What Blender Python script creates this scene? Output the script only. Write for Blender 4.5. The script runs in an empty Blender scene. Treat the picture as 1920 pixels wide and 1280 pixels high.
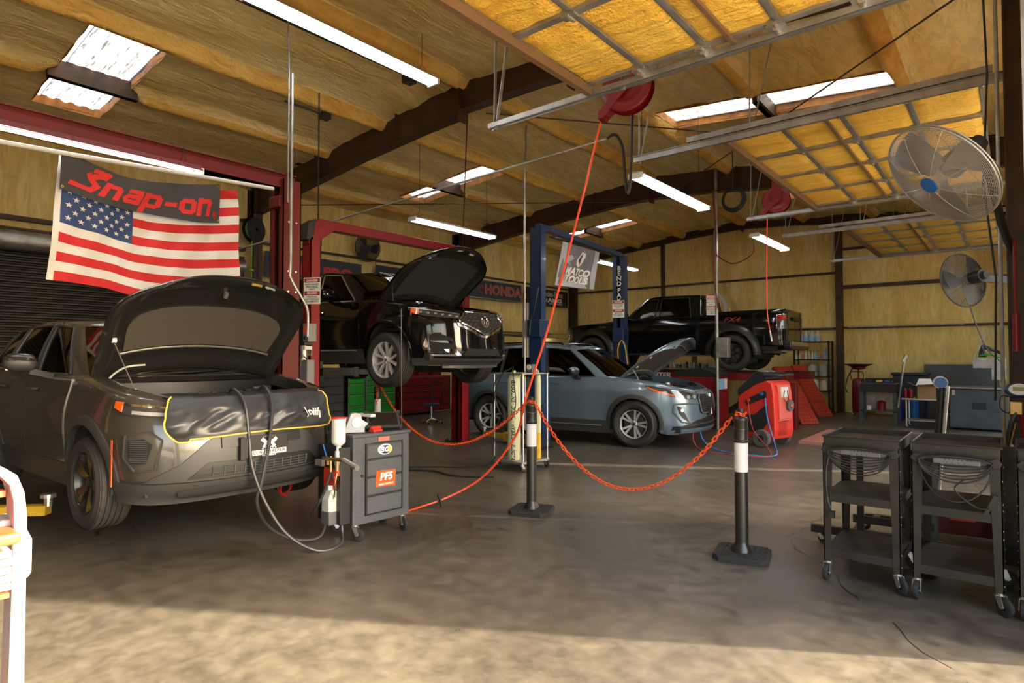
EXPO=1.7
import bpy, bmesh, math, random
from mathutils import Vector, Matrix, noise
random.seed(7)
PI=math.pi
sc=bpy.context.scene
COL=sc.collection
def R(d): return math.radians(d)
# ------------------------------------------------------------------ materials
def _n(nt,t,**k):
    n=nt.nodes.new(t)
    for a,b in k.items(): setattr(n,a,b)
    return n
def mat(name,col,rough=.5,metal=0,spec=.5,coat=0,bump=0,bscale=40,emis=None,estr=0,var=0,vscale=3,vcol=None,alpha=None):
    m=bpy.data.materials.new(name); m.use_nodes=True
    nt=m.node_tree; b=nt.nodes['Principled BSDF']
    c=(*col,1)
    b.inputs['Base Color'].default_value=c
    b.inputs['Roughness'].default_value=rough
    b.inputs['Metallic'].default_value=metal
    b.inputs['Specular IOR Level'].default_value=spec
    if coat:
        b.inputs['Coat Weight'].default_value=coat; b.inputs['Coat Roughness'].default_value=.05
    if emis:
        b.inputs['Emission Color'].default_value=(*emis,1); b.inputs['Emission Strength'].default_value=estr
    tc=None
    if var or bump:
        tc=_n(nt,'ShaderNodeTexCoord')
    if var:
        nz=_n(nt,'ShaderNodeTexNoise'); nz.inputs['Scale'].default_value=vscale; nz.inputs['Detail'].default_value=6
        nt.links.new(tc.outputs['Object'],nz.inputs['Vector'])
        mr=_n(nt,'ShaderNodeMapRange'); mr.inputs[1].default_value=.35; mr.inputs[2].default_value=.7; mr.inputs[3].default_value=0; mr.inputs[4].default_value=var
        nt.links.new(nz.outputs['Fac'],mr.inputs[0])
        mx=_n(nt,'ShaderNodeMix',data_type='RGBA'); mx.inputs[6].default_value=c
        mx.inputs[7].default_value=(*(vcol or tuple(v*.4 for v in col)),1)
        nt.links.new(mr.outputs[0],mx.inputs[0]); nt.links.new(mx.outputs[2],b.inputs['Base Color'])
    if bump:
        nz=_n(nt,'ShaderNodeTexNoise'); nz.inputs['Scale'].default_value=bscale; nz.inputs['Detail'].default_value=4
        nt.links.new(tc.outputs['Object'],nz.inputs['Vector'])
        bp=_n(nt,'ShaderNodeBump'); bp.inputs['Strength'].default_value=bump; bp.inputs['Distance'].default_value=.02
        nt.links.new(nz.outputs['Fac'],bp.inputs['Height']); nt.links.new(bp.outputs[0],b.inputs['Normal'])
    return m
def foam_mat(name,c1,c2,c3,stretch=(1,.25,1),bs=1.0):
    m=bpy.data.materials.new(name); m.use_nodes=True
    nt=m.node_tree; b=nt.nodes['Principled BSDF']; b.inputs['Roughness'].default_value=.62; b.inputs['Specular IOR Level'].default_value=.35
    tc=_n(nt,'ShaderNodeTexCoord'); mp=_n(nt,'ShaderNodeMapping'); mp.inputs['Scale'].default_value=stretch
    nt.links.new(tc.outputs['Object'],mp.inputs['Vector'])
    n1=_n(nt,'ShaderNodeTexNoise'); n1.inputs['Scale'].default_value=1.6; n1.inputs['Detail'].default_value=5; n1.inputs['Distortion'].default_value=.6
    n2=_n(nt,'ShaderNodeTexNoise'); n2.inputs['Scale'].default_value=9; n2.inputs['Detail'].default_value=6; n2.inputs['Distortion'].default_value=1.2
    n3=_n(nt,'ShaderNodeTexNoise'); n3.inputs['Scale'].default_value=55; n3.inputs['Detail'].default_value=3
    nt.links.new(mp.outputs[0],n1.inputs['Vector']); nt.links.new(mp.outputs[0],n2.inputs['Vector']); nt.links.new(tc.outputs['Object'],n3.inputs['Vector'])
    cr=_n(nt,'ShaderNodeValToRGB'); e=cr.color_ramp.elements
    e[0].position=.3; e[0].color=(*c1,1); e[1].position=.72; e[1].color=(*c3,1); k=cr.color_ramp.elements.new(.52); k.color=(*c2,1)
    nt.links.new(n1.outputs['Fac'],cr.inputs['Fac'])
    cr2=_n(nt,'ShaderNodeMapRange'); cr2.inputs[1].default_value=.35; cr2.inputs[2].default_value=.6; cr2.inputs[3].default_value=.84; cr2.inputs[4].default_value=1.02
    nt.links.new(n2.outputs['Fac'],cr2.inputs[0])
    mx=_n(nt,'ShaderNodeMix',data_type='RGBA',blend_type='MULTIPLY'); mx.inputs[0].default_value=1
    nt.links.new(cr.outputs[0],mx.inputs[6]); nt.links.new(cr2.outputs[0],mx.inputs[7]); nt.links.new(mx.outputs[2],b.inputs['Base Color'])
    ad=_n(nt,'ShaderNodeMath',operation='MULTIPLY_ADD'); ad.inputs[1].default_value=.3
    nt.links.new(n3.outputs['Fac'],ad.inputs[0]); nt.links.new(n2.outputs['Fac'],ad.inputs[2])
    bp=_n(nt,'ShaderNodeBump'); bp.inputs['Strength'].default_value=.9*bs; bp.inputs['Distance'].default_value=.05
    nt.links.new(ad.outputs[0],bp.inputs['Height']); nt.links.new(bp.outputs[0],b.inputs['Normal'])
    return m
def glass_mat(name,tint,gl=(1,1,1)):
    m=bpy.data.materials.new(name); m.use_nodes=True
    nt=m.node_tree; nt.nodes.clear()
    o=_n(nt,'ShaderNodeOutputMaterial'); t=_n(nt,'ShaderNodeBsdfTransparent'); t.inputs[0].default_value=(*tint,1)
    g=_n(nt,'ShaderNodeBsdfGlossy'); g.inputs[0].default_value=(*gl,1); g.inputs['Roughness'].default_value=.02
    f=_n(nt,'ShaderNodeFresnel'); f.inputs[0].default_value=1.5; mx=_n(nt,'ShaderNodeMixShader')
    nt.links.new(f.outputs[0],mx.inputs[0]); nt.links.new(t.outputs[0],mx.inputs[1]); nt.links.new(g.outputs[0],mx.inputs[2]); nt.links.new(mx.outputs[0],o.inputs[0])
    return m
M={}
def defmats():
    M['black']=mat('black_plastic',(.012,.012,.012),.45)
    M['blackm']=mat('black_metal',(.018,.017,.016),.35,.3,var=.6,vscale=8,vcol=(.05,.045,.04))
    M['cart']=mat('cart_steel',(.020,.0175,.015),.5,.0,spec=.3,var=.8,vscale=5,vcol=(.04,.034,.027),bump=.04,bscale=90)
    M['rubber']=mat('rubber',(.02,.02,.02),.75,bump=.3,bscale=90)
    M['tire']=mat('tire_rubber',(.022,.020,.018),.7,bump=.2,bscale=60,var=.6,vcol=(.045,.04,.034))
    M['white']=mat('white_paint',(.75,.74,.70),.5)
    M['whitep']=mat('white_plastic',(.7,.7,.66),.4)
    M['grey']=mat('grey_plastic',(.22,.22,.22),.5)
    M['galv']=mat('galvanised_steel',(.42,.42,.40),.42,.75,var=.7,vscale=7,vcol=(.22,.2,.18))
    M['steel']=mat('brushed_steel',(.55,.54,.52),.32,.9)
    M['chrome']=mat('chrome',(.8,.8,.8),.08,1)
    M['alloy']=mat('alloy_wheel',(.72,.72,.73),.34,.6)
    M['brass']=mat('brass',(.42,.28,.10),.3,.9)
    M['liftred']=mat('lift_red',(.23,.004,.006),.42,spec=.35,var=.5,vscale=3,vcol=(.16,.006,.008))
    M['liftdark']=mat('lift_dark_red',(.13,.012,.011),.45,spec=.3,var=.5,vscale=4,vcol=(.07,.012,.01))
    M['liftblue']=mat('lift_blue',(.012,.035,.11),.3,coat=.3,var=.5,vscale=3,vcol=(.01,.02,.05))
    M['yellow']=mat('yellow_paint',(.62,.4,.02),.4,var=.7,vscale=8,vcol=(.3,.18,.03))
    M['red']=mat('red_plastic',(.7,.035,.02),.35)
    M['reelred']=mat('reel_red',(.17,.004,.006),.4)
    M['rackred']=mat('rack_red',(.22,.008,.01),.35,var=.5,vscale=4)
    M['ramp']=mat('ramp_red',(.62,.06,.03),.5,var=.6,vscale=10,vcol=(.4,.05,.03))
    M['orange']=mat('orange_plastic',(.85,.1,.015),.4)
    M['hosered']=mat('orange_hose',(.8,.07,.02),.35)
    M['beam']=mat('rusty_beam',(.035,.02,.012),.55,.2,var=.8,vscale=4,vcol=(.09,.035,.012),bump=.2,bscale=20)
    M['rust']=mat('rust_edge',(.4,.16,.03),.8,var=.8,vscale=6,vcol=(.12,.05,.02))
    M['green']=mat('green_cabinet',(.02,.3,.03),.3,coat=.4)
    M['cabgrey']=mat('grey_cabinet',(.06,.065,.07),.4)
    M['cylinder']=mat('pale_green_cylinder',(.48,.5,.33),.4,var=.4,vscale=6,vcol=(.38,.38,.25))
    M['blue']=mat('blue_plastic',(.02,.12,.4),.4)
    M['navy']=mat('navy_blue',(.01,.03,.12),.4)
    M['wood']=mat('pine_wood',(.4,.27,.1),.6,var=.6,vscale=8)
    M['card']=mat('cardboard',(.3,.17,.08),.8)
    M['foam']=foam_mat('sprayed_foam',(.70,.48,.15),(.85,.64,.27),(.88,.72,.36))
    M['foamw']=foam_mat('sprayed_foam_wall',(.70,.47,.13),(.83,.62,.22),(.86,.70,.33),(1,1,.2),.7)
    M['foamp']=foam_mat('sprayed_foam_ridge',(.58,.29,.05),(.78,.46,.10),(.80,.56,.18),(1,.5,1),.8)
    M['foamd']=foam_mat('sprayed_foam_door',(.76,.42,.05),(.86,.52,.07),(.88,.6,.12),(.3,1,1),1.0)
    M['lamphouse']=mat('lamp_housing',(.30,.30,.29),.5)
    M['tube']=mat('lamp_tube',(1,1,1),.4,emis=(.93,.97,1),estr=11)
    M['banner']=mat('charcoal_cloth',(.035,.033,.034),.8)
    M['bannerred']=mat('red_print',(.52,.015,.012),.75)
    M['flagred']=mat('flag_red',(.5,.015,.018),.8)
    M['flagwhite']=mat('flag_white',(.62,.615,.60),.8)
    M['flagblue']=mat('flag_blue',(.02,.05,.16),.75)
    M['gold']=mat('yellow_piping',(.75,.5,.08),.5)
    M['vinyl']=mat('black_vinyl',(.03,.032,.036),.38,spec=.55)
    M['hose']=mat('grey_hose',(.035,.035,.034),.4)
    M['amber']=mat('amber_lens',(.8,.12,.01),.15,coat=1)
    M['redlens']=mat('red_lens',(.5,.01,.01),.15,coat=1)
    M['lens']=mat('clear_lens',(.06,.06,.06),.08,.3,coat=1)
    M['plateblue']=mat('pale_blue_label',(.25,.5,.8),.5)
    M['pale']=mat('pale_translucent_plastic',(.55,.56,.5),.35)
    M['hammer']=mat('hammered_grey_paint',(.13,.135,.14),.38,.5,bump=.5,bscale=220,var=.6,vscale=150,vcol=(.05,.05,.055))
    M['concrete']=mat('concrete_light',(.52,.48,.42),.8); M['darkwall']=mat('dark_brick_wall',(.10,.08,.07),.9)
    M['gauze']=mat('grille_mesh',(.006,.006,.006),.6,bump=.6,bscale=260)
    M['glass']=glass_mat('tinted_glass',(.02,.02,.022),(.55,.55,.55))
    M['wglass']=glass_mat('windscreen_glass',(.25,.27,.25))
    M['cglass']=glass_mat('clear_glass',(.6,.62,.5))
    M['interior']=mat('car_interior',(.02,.02,.02),.8)
defmats()
M['redlab']=mat('faded_red_label',(.6,.16,.12),.5); M['redlab2']=mat('light_red_panel',(.68,.12,.09),.35); M['wheelgrey']=mat('grey_tyre',(.10,.10,.10),.7); M['redtray']=mat('dusty_red_tray',(.4,.16,.12),.6)
# ------------------------------------------------------------------ mesh builder
def perp(d):
    d=Vector(d).normalized(); a=Vector((0,0,1)) if abs(d.z)<.9 else Vector((1,0,0))
    u=d.cross(a).normalized(); return u, d.cross(u).normalized()
class MB:
    def __init__(s): s.v=[]; s.f=[]; s.mi=[]; s.cur=0; s.T=None
    def mat(s,i): s.cur=i; return s
    def pts(s,L):
        b=len(s.v)
        if s.T is not None: L=[s.T@Vector(p) for p in L]
        s.v.extend([tuple(p) for p in L]); return b
    def face(s,*i): s.f.append(tuple(i)); s.mi.append(s.cur)
    def box(s,a,b,rot=None,c=None):
        P=[Vector((x,y,z)) for x in (a[0],b[0]) for y in (a[1],b[1]) for z in (a[2],b[2])]
        if rot is not None:
            c=Vector(c) if c is not None else (Vector(a)+Vector(b))/2
            P=[c+rot@(p-c) for p in P]
        i=s.pts(P)
        for q in ((0,1,3,2),(4,6,7,5),(0,4,5,1),(2,3,7,6),(0,2,6,4),(1,5,7,3)): s.face(*[i+k for k in q])
        return s
    def cbox(s,c,d,rot=None):
        return s.box([c[k]-d[k]/2 for k in range(3)],[c[k]+d[k]/2 for k in range(3)],rot,c)
    def bar(s,p,q,w,h=None,up=(0,0,1)):
        p=Vector(p);q=Vector(q);d=(q-p).normalized();h=h or w
        u=d.cross(Vector(up))
        if u.length<1e-4: u=d.cross(Vector((0,1,0)))
        u.normalize(); v=u.cross(d).normalized()
        P=[e+u*(a*w/2)+v*(b*h/2) for e in (p,q) for a,b in ((-1,-1),(1,-1),(1,1),(-1,1))]
        i=s.pts(P)
        s.face(i+3,i+2,i+1,i);s.face(i+4,i+5,i+6,i+7)
        for k in range(4): s.face(i+k,i+(k+1)%4,i+4+(k+1)%4,i+4+k)
        return s
    def cyl(s,p,q,r,r2=None,n=16,caps=True):
        p=Vector(p);q=Vector(q);r2=r if r2 is None else r2
        u,v=perp(q-p)
        P=[e+(u*math.cos(2*PI*k/n)+v*math.sin(2*PI*k/n))*rr for e,rr in ((p,r),(q,r2)) for k in range(n)]
        i=s.pts(P)
        for k in range(n): s.face(i+k,i+n+k,i+n+(k+1)%n,i+(k+1)%n)
        if caps: s.face(*[i+k for k in range(n)]); s.face(*[i+n+k for k in range(n-1,-1,-1)])
        return s
    def tube(s,path,r,n=8,closed=False,caps=True):
        path=[Vector(p) for p in path]; m=len(path)
        if m<2: return s
        dirs=[]
        for k in range(m):
            if closed: d=path[(k+1)%m]-path[k-1]
            else: d=path[min(k+1,m-1)]-path[max(k-1,0)]
            if d.length<1e-9: d=Vector((0,0,1))
            dirs.append(d.normalized())
        u,_=perp(dirs[0]); rings=[]
        for k in range(m):
            d=dirs[k]; u=(u-d*u.dot(d))
            if u.length<1e-6: u,_=perp(d)
            u.normalize(); v=d.cross(u)
            rr=r[k] if isinstance(r,(list,tuple)) else r
            rings.append(s.pts([path[k]+(u*math.cos(2*PI*j/n)+v*math.sin(2*PI*j/n))*rr for j in range(n)]))
        for k in range(m if closed else m-1):
            a=rings[k];b=rings[(k+1)%m]
            for j in range(n): s.face(a+j,a+(j+1)%n,b+(j+1)%n,b+j)
        if caps and not closed:
            s.face(*[rings[0]+j for j in range(n-1,-1,-1)]); s.face(*[rings[-1]+j for j in range(n)])
        return s
    def lathe(s,prof,o=(0,0,0),axis=(0,0,1),n=24,closed=False):
        # prof: (r,h) along axis
        o=Vector(o);ax=Vector(axis).normalized();u,v=perp(ax);rings=[]
        for r,h in prof:
            rings.append(s.pts([o+ax*h+(u*math.cos(2*PI*k/n)+v*math.sin(2*PI*k/n))*max(r,1e-4) for k in range(n)]))
        m=len(rings)
        for k in range(m if closed else m-1):
            a=rings[k];b=rings[(k+1)%m]
            for j in range(n): s.face(a+j,b+j,b+(j+1)%n,a+(j+1)%n)
        return s
    def grid(s,fn,nu,nv,mf=None,skip=None,flip=False):
        b=s.pts([fn(i/nu,j/nv) for i in range(nu+1) for j in range(nv+1)])
        for i in range(nu):
            for j in range(nv):
                if skip and skip((i+.5)/nu,(j+.5)/nv): continue
                if mf: s.cur=mf((i+.5)/nu,(j+.5)/nv)
                q=(b+i*(nv+1)+j,b+(i+1)*(nv+1)+j,b+(i+1)*(nv+1)+j+1,b+i*(nv+1)+j+1)
                s.face(*(q[::-1] if flip else q))
        return s
    def slab(s,fn,fn2,nu,nv):
        # two grids joined along their rim
        b=s.pts([fn(i/nu,j/nv) for i in range(nu+1) for j in range(nv+1)])
        c=s.pts([fn2(i/nu,j/nv) for i in range(nu+1) for j in range(nv+1)])
        I=lambda i,j:i*(nv+1)+j
        for i in range(nu):
            for j in range(nv):
                s.face(b+I(i,j),b+I(i+1,j),b+I(i+1,j+1),b+I(i,j+1))
                s.face(c+I(i,j+1),c+I(i+1,j+1),c+I(i+1,j),c+I(i,j))
        rim=[(i,0) for i in range(nu)]+[(nu,j) for j in range(nv)]+[(i,nv) for i in range(nu,0,-1)]+[(0,j) for j in range(nv,0,-1)]
        for k in range(len(rim)):
            p=I(*rim[k]);q=I(*rim[(k+1)%len(rim)]); s.face(b+q,b+p,c+p,c+q)
        return s
    def prism(s,poly,z0,z1,fr=None):
        # poly: 2-D points; fr(x,y,z)->3-D
        fr=fr or (lambda x,y,z:(x,y,z)); n=len(poly)
        i=s.pts([fr(x,y,z0) for x,y in poly]+[fr(x,y,z1) for x,y in poly])
        s.face(*[i+k for k in range(n-1,-1,-1)]); s.face(*[i+n+k for k in range(n)])
        for k in range(n): s.face(i+k,i+(k+1)%n,i+n+(k+1)%n,i+n+k)
        return s
    def build(s,name,m,parent=None,smooth=False,bevel=0,seg=2,loc=None,recalc=True,sub=0,ang=40):
        me=bpy.data.meshes.new(name); me.from_pydata(s.v,[],s.f)
        ms=m if isinstance(m,(list,tuple)) else [m]
        for x in ms: me.materials.append(M[x] if isinstance(x,str) else x)
        if len(ms)>1: me.polygons.foreach_set('material_index',[min(k,len(ms)-1) for k in s.mi])
        if recalc:
            bm=bmesh.new(); bm.from_mesh(me); bmesh.ops.remove_doubles(bm,verts=bm.verts,dist=1e-5)
            bmesh.ops.recalc_face_normals(bm,faces=bm.faces); bm.to_mesh(me); bm.free()
        if smooth:
            me.polygons.foreach_set('use_smooth',[True]*len(me.polygons))
            if ang<180: me.set_sharp_from_angle(angle=R(ang))
        o=bpy.data.objects.new(name,me); COL.objects.link(o)
        if parent is not None: o.parent=parent
        if loc: o.location=loc
        if bevel:
            b=o.modifiers.new('bevel','BEVEL'); b.width=bevel; b.segments=seg; b.limit_method='ANGLE'
        if sub:
            b=o.modifiers.new('sub','SUBSURF'); b.levels=sub; b.render_levels=sub
        return o
def thing(name,label,cat,loc=(0,0,0),rz=0,group=None,rot=None):
    o=bpy.data.objects.new(name,None); COL.objects.link(o); o.location=loc; o.rotation_euler=rot or (0,0,rz)
    o.empty_display_size=.1; return tag(o,label,cat,group)
def tag(o,label=None,cat=None,group=None,kind=None):
    if label: o['label']=label
    if cat: o['category']=cat
    if group: o['group']=group
    if kind: o['kind']=kind
    return o
def st(o): o['kind']='structure'; return o
def dup(o,loc=None,rz=None,label=None,group=None):
    def cp(a,par):
        c=a.copy(); COL.objects.link(c)
        if par is not None: c.parent=par; c.matrix_parent_inverse=a.matrix_parent_inverse
        for ch in a.children: cp(ch,c)
        return c
    r=cp(o,None)
    if loc is not None: r.location=loc
    if rz is not None: r.rotation_euler=(0,0,rz)
    if label: r['label']=label
    if group: r['group']=group
    return r
def catmull(P,n=8,closed=False):
    P=[Vector(p) for p in P]; out=[]; m=len(P)
    rng=range(m) if closed else range(m-1)
    for i in rng:
        if closed: a,b,c,d=P[i-1],P[i],P[(i+1)%m],P[(i+2)%m]
        else: a,b,c,d=P[max(i-1,0)],P[i],P[i+1],P[min(i+2,m-1)]
        for k in range(n):
            t=k/n; out.append(.5*((2*b)+(c-a)*t+(2*a-5*b+4*c-d)*t*t+(3*b-a-3*c+d)*t**3))
    if not closed: out.append(P[-1])
    return out
def interp(tab,x):
    if x<=tab[0][0]: return tab[0][1]
    for (a,b),(c,d) in zip(tab,tab[1:]):
        if x<=c:
            t=(x-a)/(c-a) if c>a else 0
            return b+(d-b)*t
    return tab[-1][1]
def sinterp(tab,x):
    if x<=tab[0][0]: return tab[0][1]
    n=len(tab)
    for i in range(n-1):
        a,b=tab[i]; c,d=tab[i+1]
        if x<=c:
            t=(x-a)/(c-a); 
            m0=(d-tab[i-1][1])/(c-tab[i-1][0]) if i>0 else (d-b)/(c-a)
            m1=(tab[i+2][1]-b)/(tab[i+2][0]-a) if i<n-2 else (d-b)/(c-a)
            h=c-a; t2=t*t;t3=t2*t
            return (2*t3-3*t2+1)*b+(t3-2*t2+t)*h*m0+(-2*t3+3*t2)*d+(t3-t2)*h*m1
    return tab[-1][1]
_tc={}
def text_geo(s,size=1,shear=0,off=0,xs=1,space=1,res=3):
    k=(s,size,shear,off,xs,space)
    if k in _tc: return _tc[k]
    cu=bpy.data.curves.new('t','FONT'); cu.body=s; cu.size=size; cu.shear=shear; cu.offset=off; cu.align_x='CENTER'; cu.align_y='CENTER'
    cu.space_character=space; cu.resolution_u=res
    ob=bpy.data.objects.new('t',cu); COL.objects.link(ob)
    me=bpy.data.meshes.new_from_object(ob)
    V=[(v.co.x*xs,v.co.y) for v in me.vertices]; F=[tuple(p.vertices) for p in me.polygons]
    bpy.data.objects.remove(ob); bpy.data.curves.remove(cu); bpy.data.meshes.remove(me)
    _tc[k]=(V,F); return V,F
def add_text(mb,s,fn,size=1,depth=0,**k):
    """fn(x,y)->3-D point (already offset off its surface)"""
    V,F=text_geo(s,size,**k)
    b=mb.pts([fn(x,y) for x,y in V])
    for f in F: mb.face(*[b+i for i in f])
    return mb
def text_on(name,s,o,u,v,size,m,parent=None,**k):
    o=Vector(o);u=Vector(u).normalized();v=Vector(v).normalized()
    mb=MB(); add_text(mb,s,lambda x,y:o+u*x+v*y,size,**k)
    return mb.build(name,m,parent,recalc=False)
# ------------------------------------------------------------------ world, camera, light
WX=-13.0; RX=.5; YF=19.4; YN=-6.0; EAVE=5.3; RIDGE=-6.5; SL=.085
def roofz(x): return EAVE+SL*(x-WX) if x<=RIDGE else EAVE+SL*(0-x)
sc.view_settings.view_transform='Standard'; sc.view_settings.look='None'; sc.view_settings.gamma=1
sc.view_settings.use_curve_mapping=False; sc.view_settings.exposure=EXPO
w=bpy.data.worlds.new('World'); sc.world=w; w.use_nodes=True
nt=w.node_tree; bg=nt.nodes['Background']
sky=_n(nt,'ShaderNodeTexSky'); sky.sky_type='NISHITA'; sky.sun_disc=False; sky.sun_elevation=R(30); sky.sun_rotation=R(59); sky.air_density=1.0; sky.dust_density=3; sky.ozone_density=1
tw=_n(nt,'ShaderNodeMix',data_type='RGBA',blend_type='MULTIPLY'); tw.inputs[0].default_value=1; tw.inputs[7].default_value=(1,.90,.76,1); nt.links.new(sky.outputs[0],tw.inputs[6]); nt.links.new(tw.outputs[2],bg.inputs[0]); bg.inputs[1].default_value=.6
cam=bpy.data.cameras.new('camera'); co=bpy.data.objects.new('camera',cam); COL.objects.link(co); sc.camera=co
cam.sensor_width=36; cam.lens=1142/1920*36; cam.clip_start=.05; cam.clip_end=200
TH=math.atan(940/1142); PT=math.atan(30/1142)
co.location=(0,0,1.55); co.rotation_euler=(PI/2+PT,0,TH)
def sunlamp():
    l=bpy.data.lights.new('sun','SUN'); l.energy=6.3; l.angle=R(.9); l.color=(1,.84,.62)
    o=bpy.data.objects.new('sun',l); COL.objects.link(o)
    el=R(29); d=Vector((-.857*math.cos(el),-.515*math.cos(el),-math.sin(el)))
    o.rotation_euler=d.to_track_quat('-Z','Y').to_euler(); o.location=(10,8,8)
sunlamp()
sc.cycles.use_denoising=True
sc.cycles.max_bounces=8; sc.cycles.diffuse_bounces=4; sc.cycles.glossy_bounces=4; sc.cycles.transparent_max_bounces=12; sc.cycles.caustics_reflective=False; sc.cycles.caustics_refractive=False
sc.cycles.sample_clamp_indirect=6
# ------------------------------------------------------------------ floor
def floor_mat():
    m=bpy.data.materials.new('polished_concrete'); m.use_nodes=True; nt=m.node_tree; b=nt.nodes['Principled BSDF']
    L=nt.links.new; tc=_n(nt,'ShaderNodeTexCoord')
    n1=_n(nt,'ShaderNodeTexNoise'); n1.inputs['Scale'].default_value=.55; n1.inputs['Detail'].default_value=8; n1.inputs['Roughness'].default_value=.62; n1.inputs['Distortion'].default_value=.8
    n2=_n(nt,'ShaderNodeTexNoise'); n2.inputs['Scale'].default_value=7; n2.inputs['Detail'].default_value=8; n2.inputs['Roughness'].default_value=.7
    n3=_n(nt,'ShaderNodeTexNoise'); n3.inputs['Scale'].default_value=60; n3.inputs['Detail'].default_value=5
    for n in (n1,n2,n3): L(tc.outputs['Object'],n.inputs['Vector'])
    cr=_n(nt,'ShaderNodeValToRGB'); e=cr.color_ramp.elements; e[0].position=.3; e[0].color=(.055,.048,.037,1); e[1].position=.75; e[1].color=(.135,.118,.09,1)
    L(n1.outputs['Fac'],cr.inputs['Fac'])
    mr=_n(nt,'ShaderNodeMapRange'); mr.inputs[1].default_value=.3; mr.inputs[2].default_value=.7; mr.inputs[3].default_value=.58; mr.inputs[4].default_value=1.45
    L(n2.outputs['Fac'],mr.inputs[0])
    mx=_n(nt,'ShaderNodeMix',data_type='RGBA',blend_type='MULTIPLY'); mx.inputs[0].default_value=1; L(cr.outputs[0],mx.inputs[6]); L(mr.outputs[0],mx.inputs[7])
    # pale scuffs
    mr2=_n(nt,'ShaderNodeMapRange'); mr2.inputs[1].default_value=.60; mr2.inputs[2].default_value=.8; mr2.inputs[3].default_value=0; mr2.inputs[4].default_value=.5
    n4=_n(nt,'ShaderNodeTexNoise'); n4.inputs['Scale'].default_value=2.6; n4.inputs['Detail'].default_value=12; n4.inputs['Roughness'].default_value=.75; n4.inputs['Distortion'].default_value=1.5
    L(tc.outputs['Object'],n4.inputs['Vector']); L(n4.outputs['Fac'],mr2.inputs[0])
    m2=_n(nt,'ShaderNodeMix',data_type='RGBA'); m2.inputs[7].default_value=(.24,.22,.18,1); L(mr2.outputs[0],m2.inputs[0]); L(mx.outputs[2],m2.inputs[6])
    # joints + cracks
    sp=_n(nt,'ShaderNodeSeparateXYZ'); L(tc.outputs['Object'],sp.inputs[0])
    def line(out,pos,wd):
        a=_n(nt,'ShaderNodeMath',operation='SUBTRACT'); L(out,a.inputs[0]); a.inputs[1].default_value=pos
        c=_n(nt,'ShaderNodeMath',operation='ABSOLUTE'); L(a.outputs[0],c.inputs[0])
        d=_n(nt,'ShaderNodeMath',operation='LESS_THAN'); L(c.outputs[0],d.inputs[0]); d.inputs[1].default_value=wd; return d.outputs[0]
    ls=[line(sp.outputs[1],5.64,.006),line(sp.outputs[1],12.3,.006),line(sp.outputs[1],-.6,.006),line(sp.outputs[0],-6.9,.006)]
    vo=_n(nt,'ShaderNodeTexVoronoi',feature='DISTANCE_TO_EDGE'); vo.inputs['Scale'].default_value=.33
    av=_n(nt,'ShaderNodeMix',data_type='VECTOR'); av.inputs[0].default_value=.3; n5=_n(nt,'ShaderNodeTexNoise'); n5.inputs['Scale'].default_value=1.7; n5.inputs['Detail'].default_value=2; L(tc.outputs['Object'],n5.inputs['Vector']); L(tc.outputs['Object'],av.inputs[4]); L(n5.outputs['Color'],av.inputs[5]); L(av.outputs[1],vo.inputs['Vector'])
    ck=_n(nt,'ShaderNodeMath',operation='LESS_THAN'); L(vo.outputs[0],ck.inputs[0]); ck.inputs[1].default_value=.0015; 
    gt=_n(nt,'ShaderNodeMath',operation='GREATER_THAN'); L(n5.outputs['Fac'],gt.inputs[0]); gt.inputs[1].default_value=.5
    cm=_n(nt,'ShaderNodeMath',operation='MULTIPLY'); L(ck.outputs[0],cm.inputs[0]); L(gt.outputs[0],cm.inputs[1])
    ls.append(cm.outputs[0]); acc=ls[0]
    for o in ls[1:]:
        a=_n(nt,'ShaderNodeMath',operation='MAXIMUM'); L(acc,a.inputs[0]); L(o,a.inputs[1]); acc=a.outputs[0]
    m3=_n(nt,'ShaderNodeMix',data_type='RGBA'); m3.inputs[7].default_value=(.02,.017,.013,1); L(acc,m3.inputs[0]); L(m2.outputs[2],m3.inputs[6])
    L(m3.outputs[2],b.inputs['Base Color'])
    rr=_n(nt,'ShaderNodeMapRange'); rr.inputs[1].default_value=.3; rr.inputs[2].default_value=.7; rr.inputs[3].default_value=.27; rr.inputs[4].default_value=.5
    L(n2.outputs['Fac'],rr.inputs[0]); L(rr.outputs[0],b.inputs['Roughness']); b.inputs['Specular IOR Level'].default_value=.45
    bp=_n(nt,'ShaderNodeBump'); bp.inputs['Strength'].default_value=.04; bp.inputs['Distance'].default_value=.01; L(n3.outputs['Fac'],bp.inputs['Height']); L(bp.outputs[0],b.inputs['Normal'])
    return m
MF=floor_mat()
st(MB().box((WX-.3,YN,-.15),(RX,YF+.3,0)).build('floor',MF))
st(MB().box((RX,-22,-.17),(22,30,-.01)).box((-22,-22,-.17),(RX,YN,-.01)).build('outside_pavement','concrete'))
nb=MB(); nb.box((5,10.0,0),(5.3,13.35,7.6)); nb.box((5,13.65,0),(5.3,24,7.6)); st(nb.build('wall_sun_blocker','darkwall'))  # unseen wall added outside; its gaps cut the door sun into narrow bands
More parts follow.
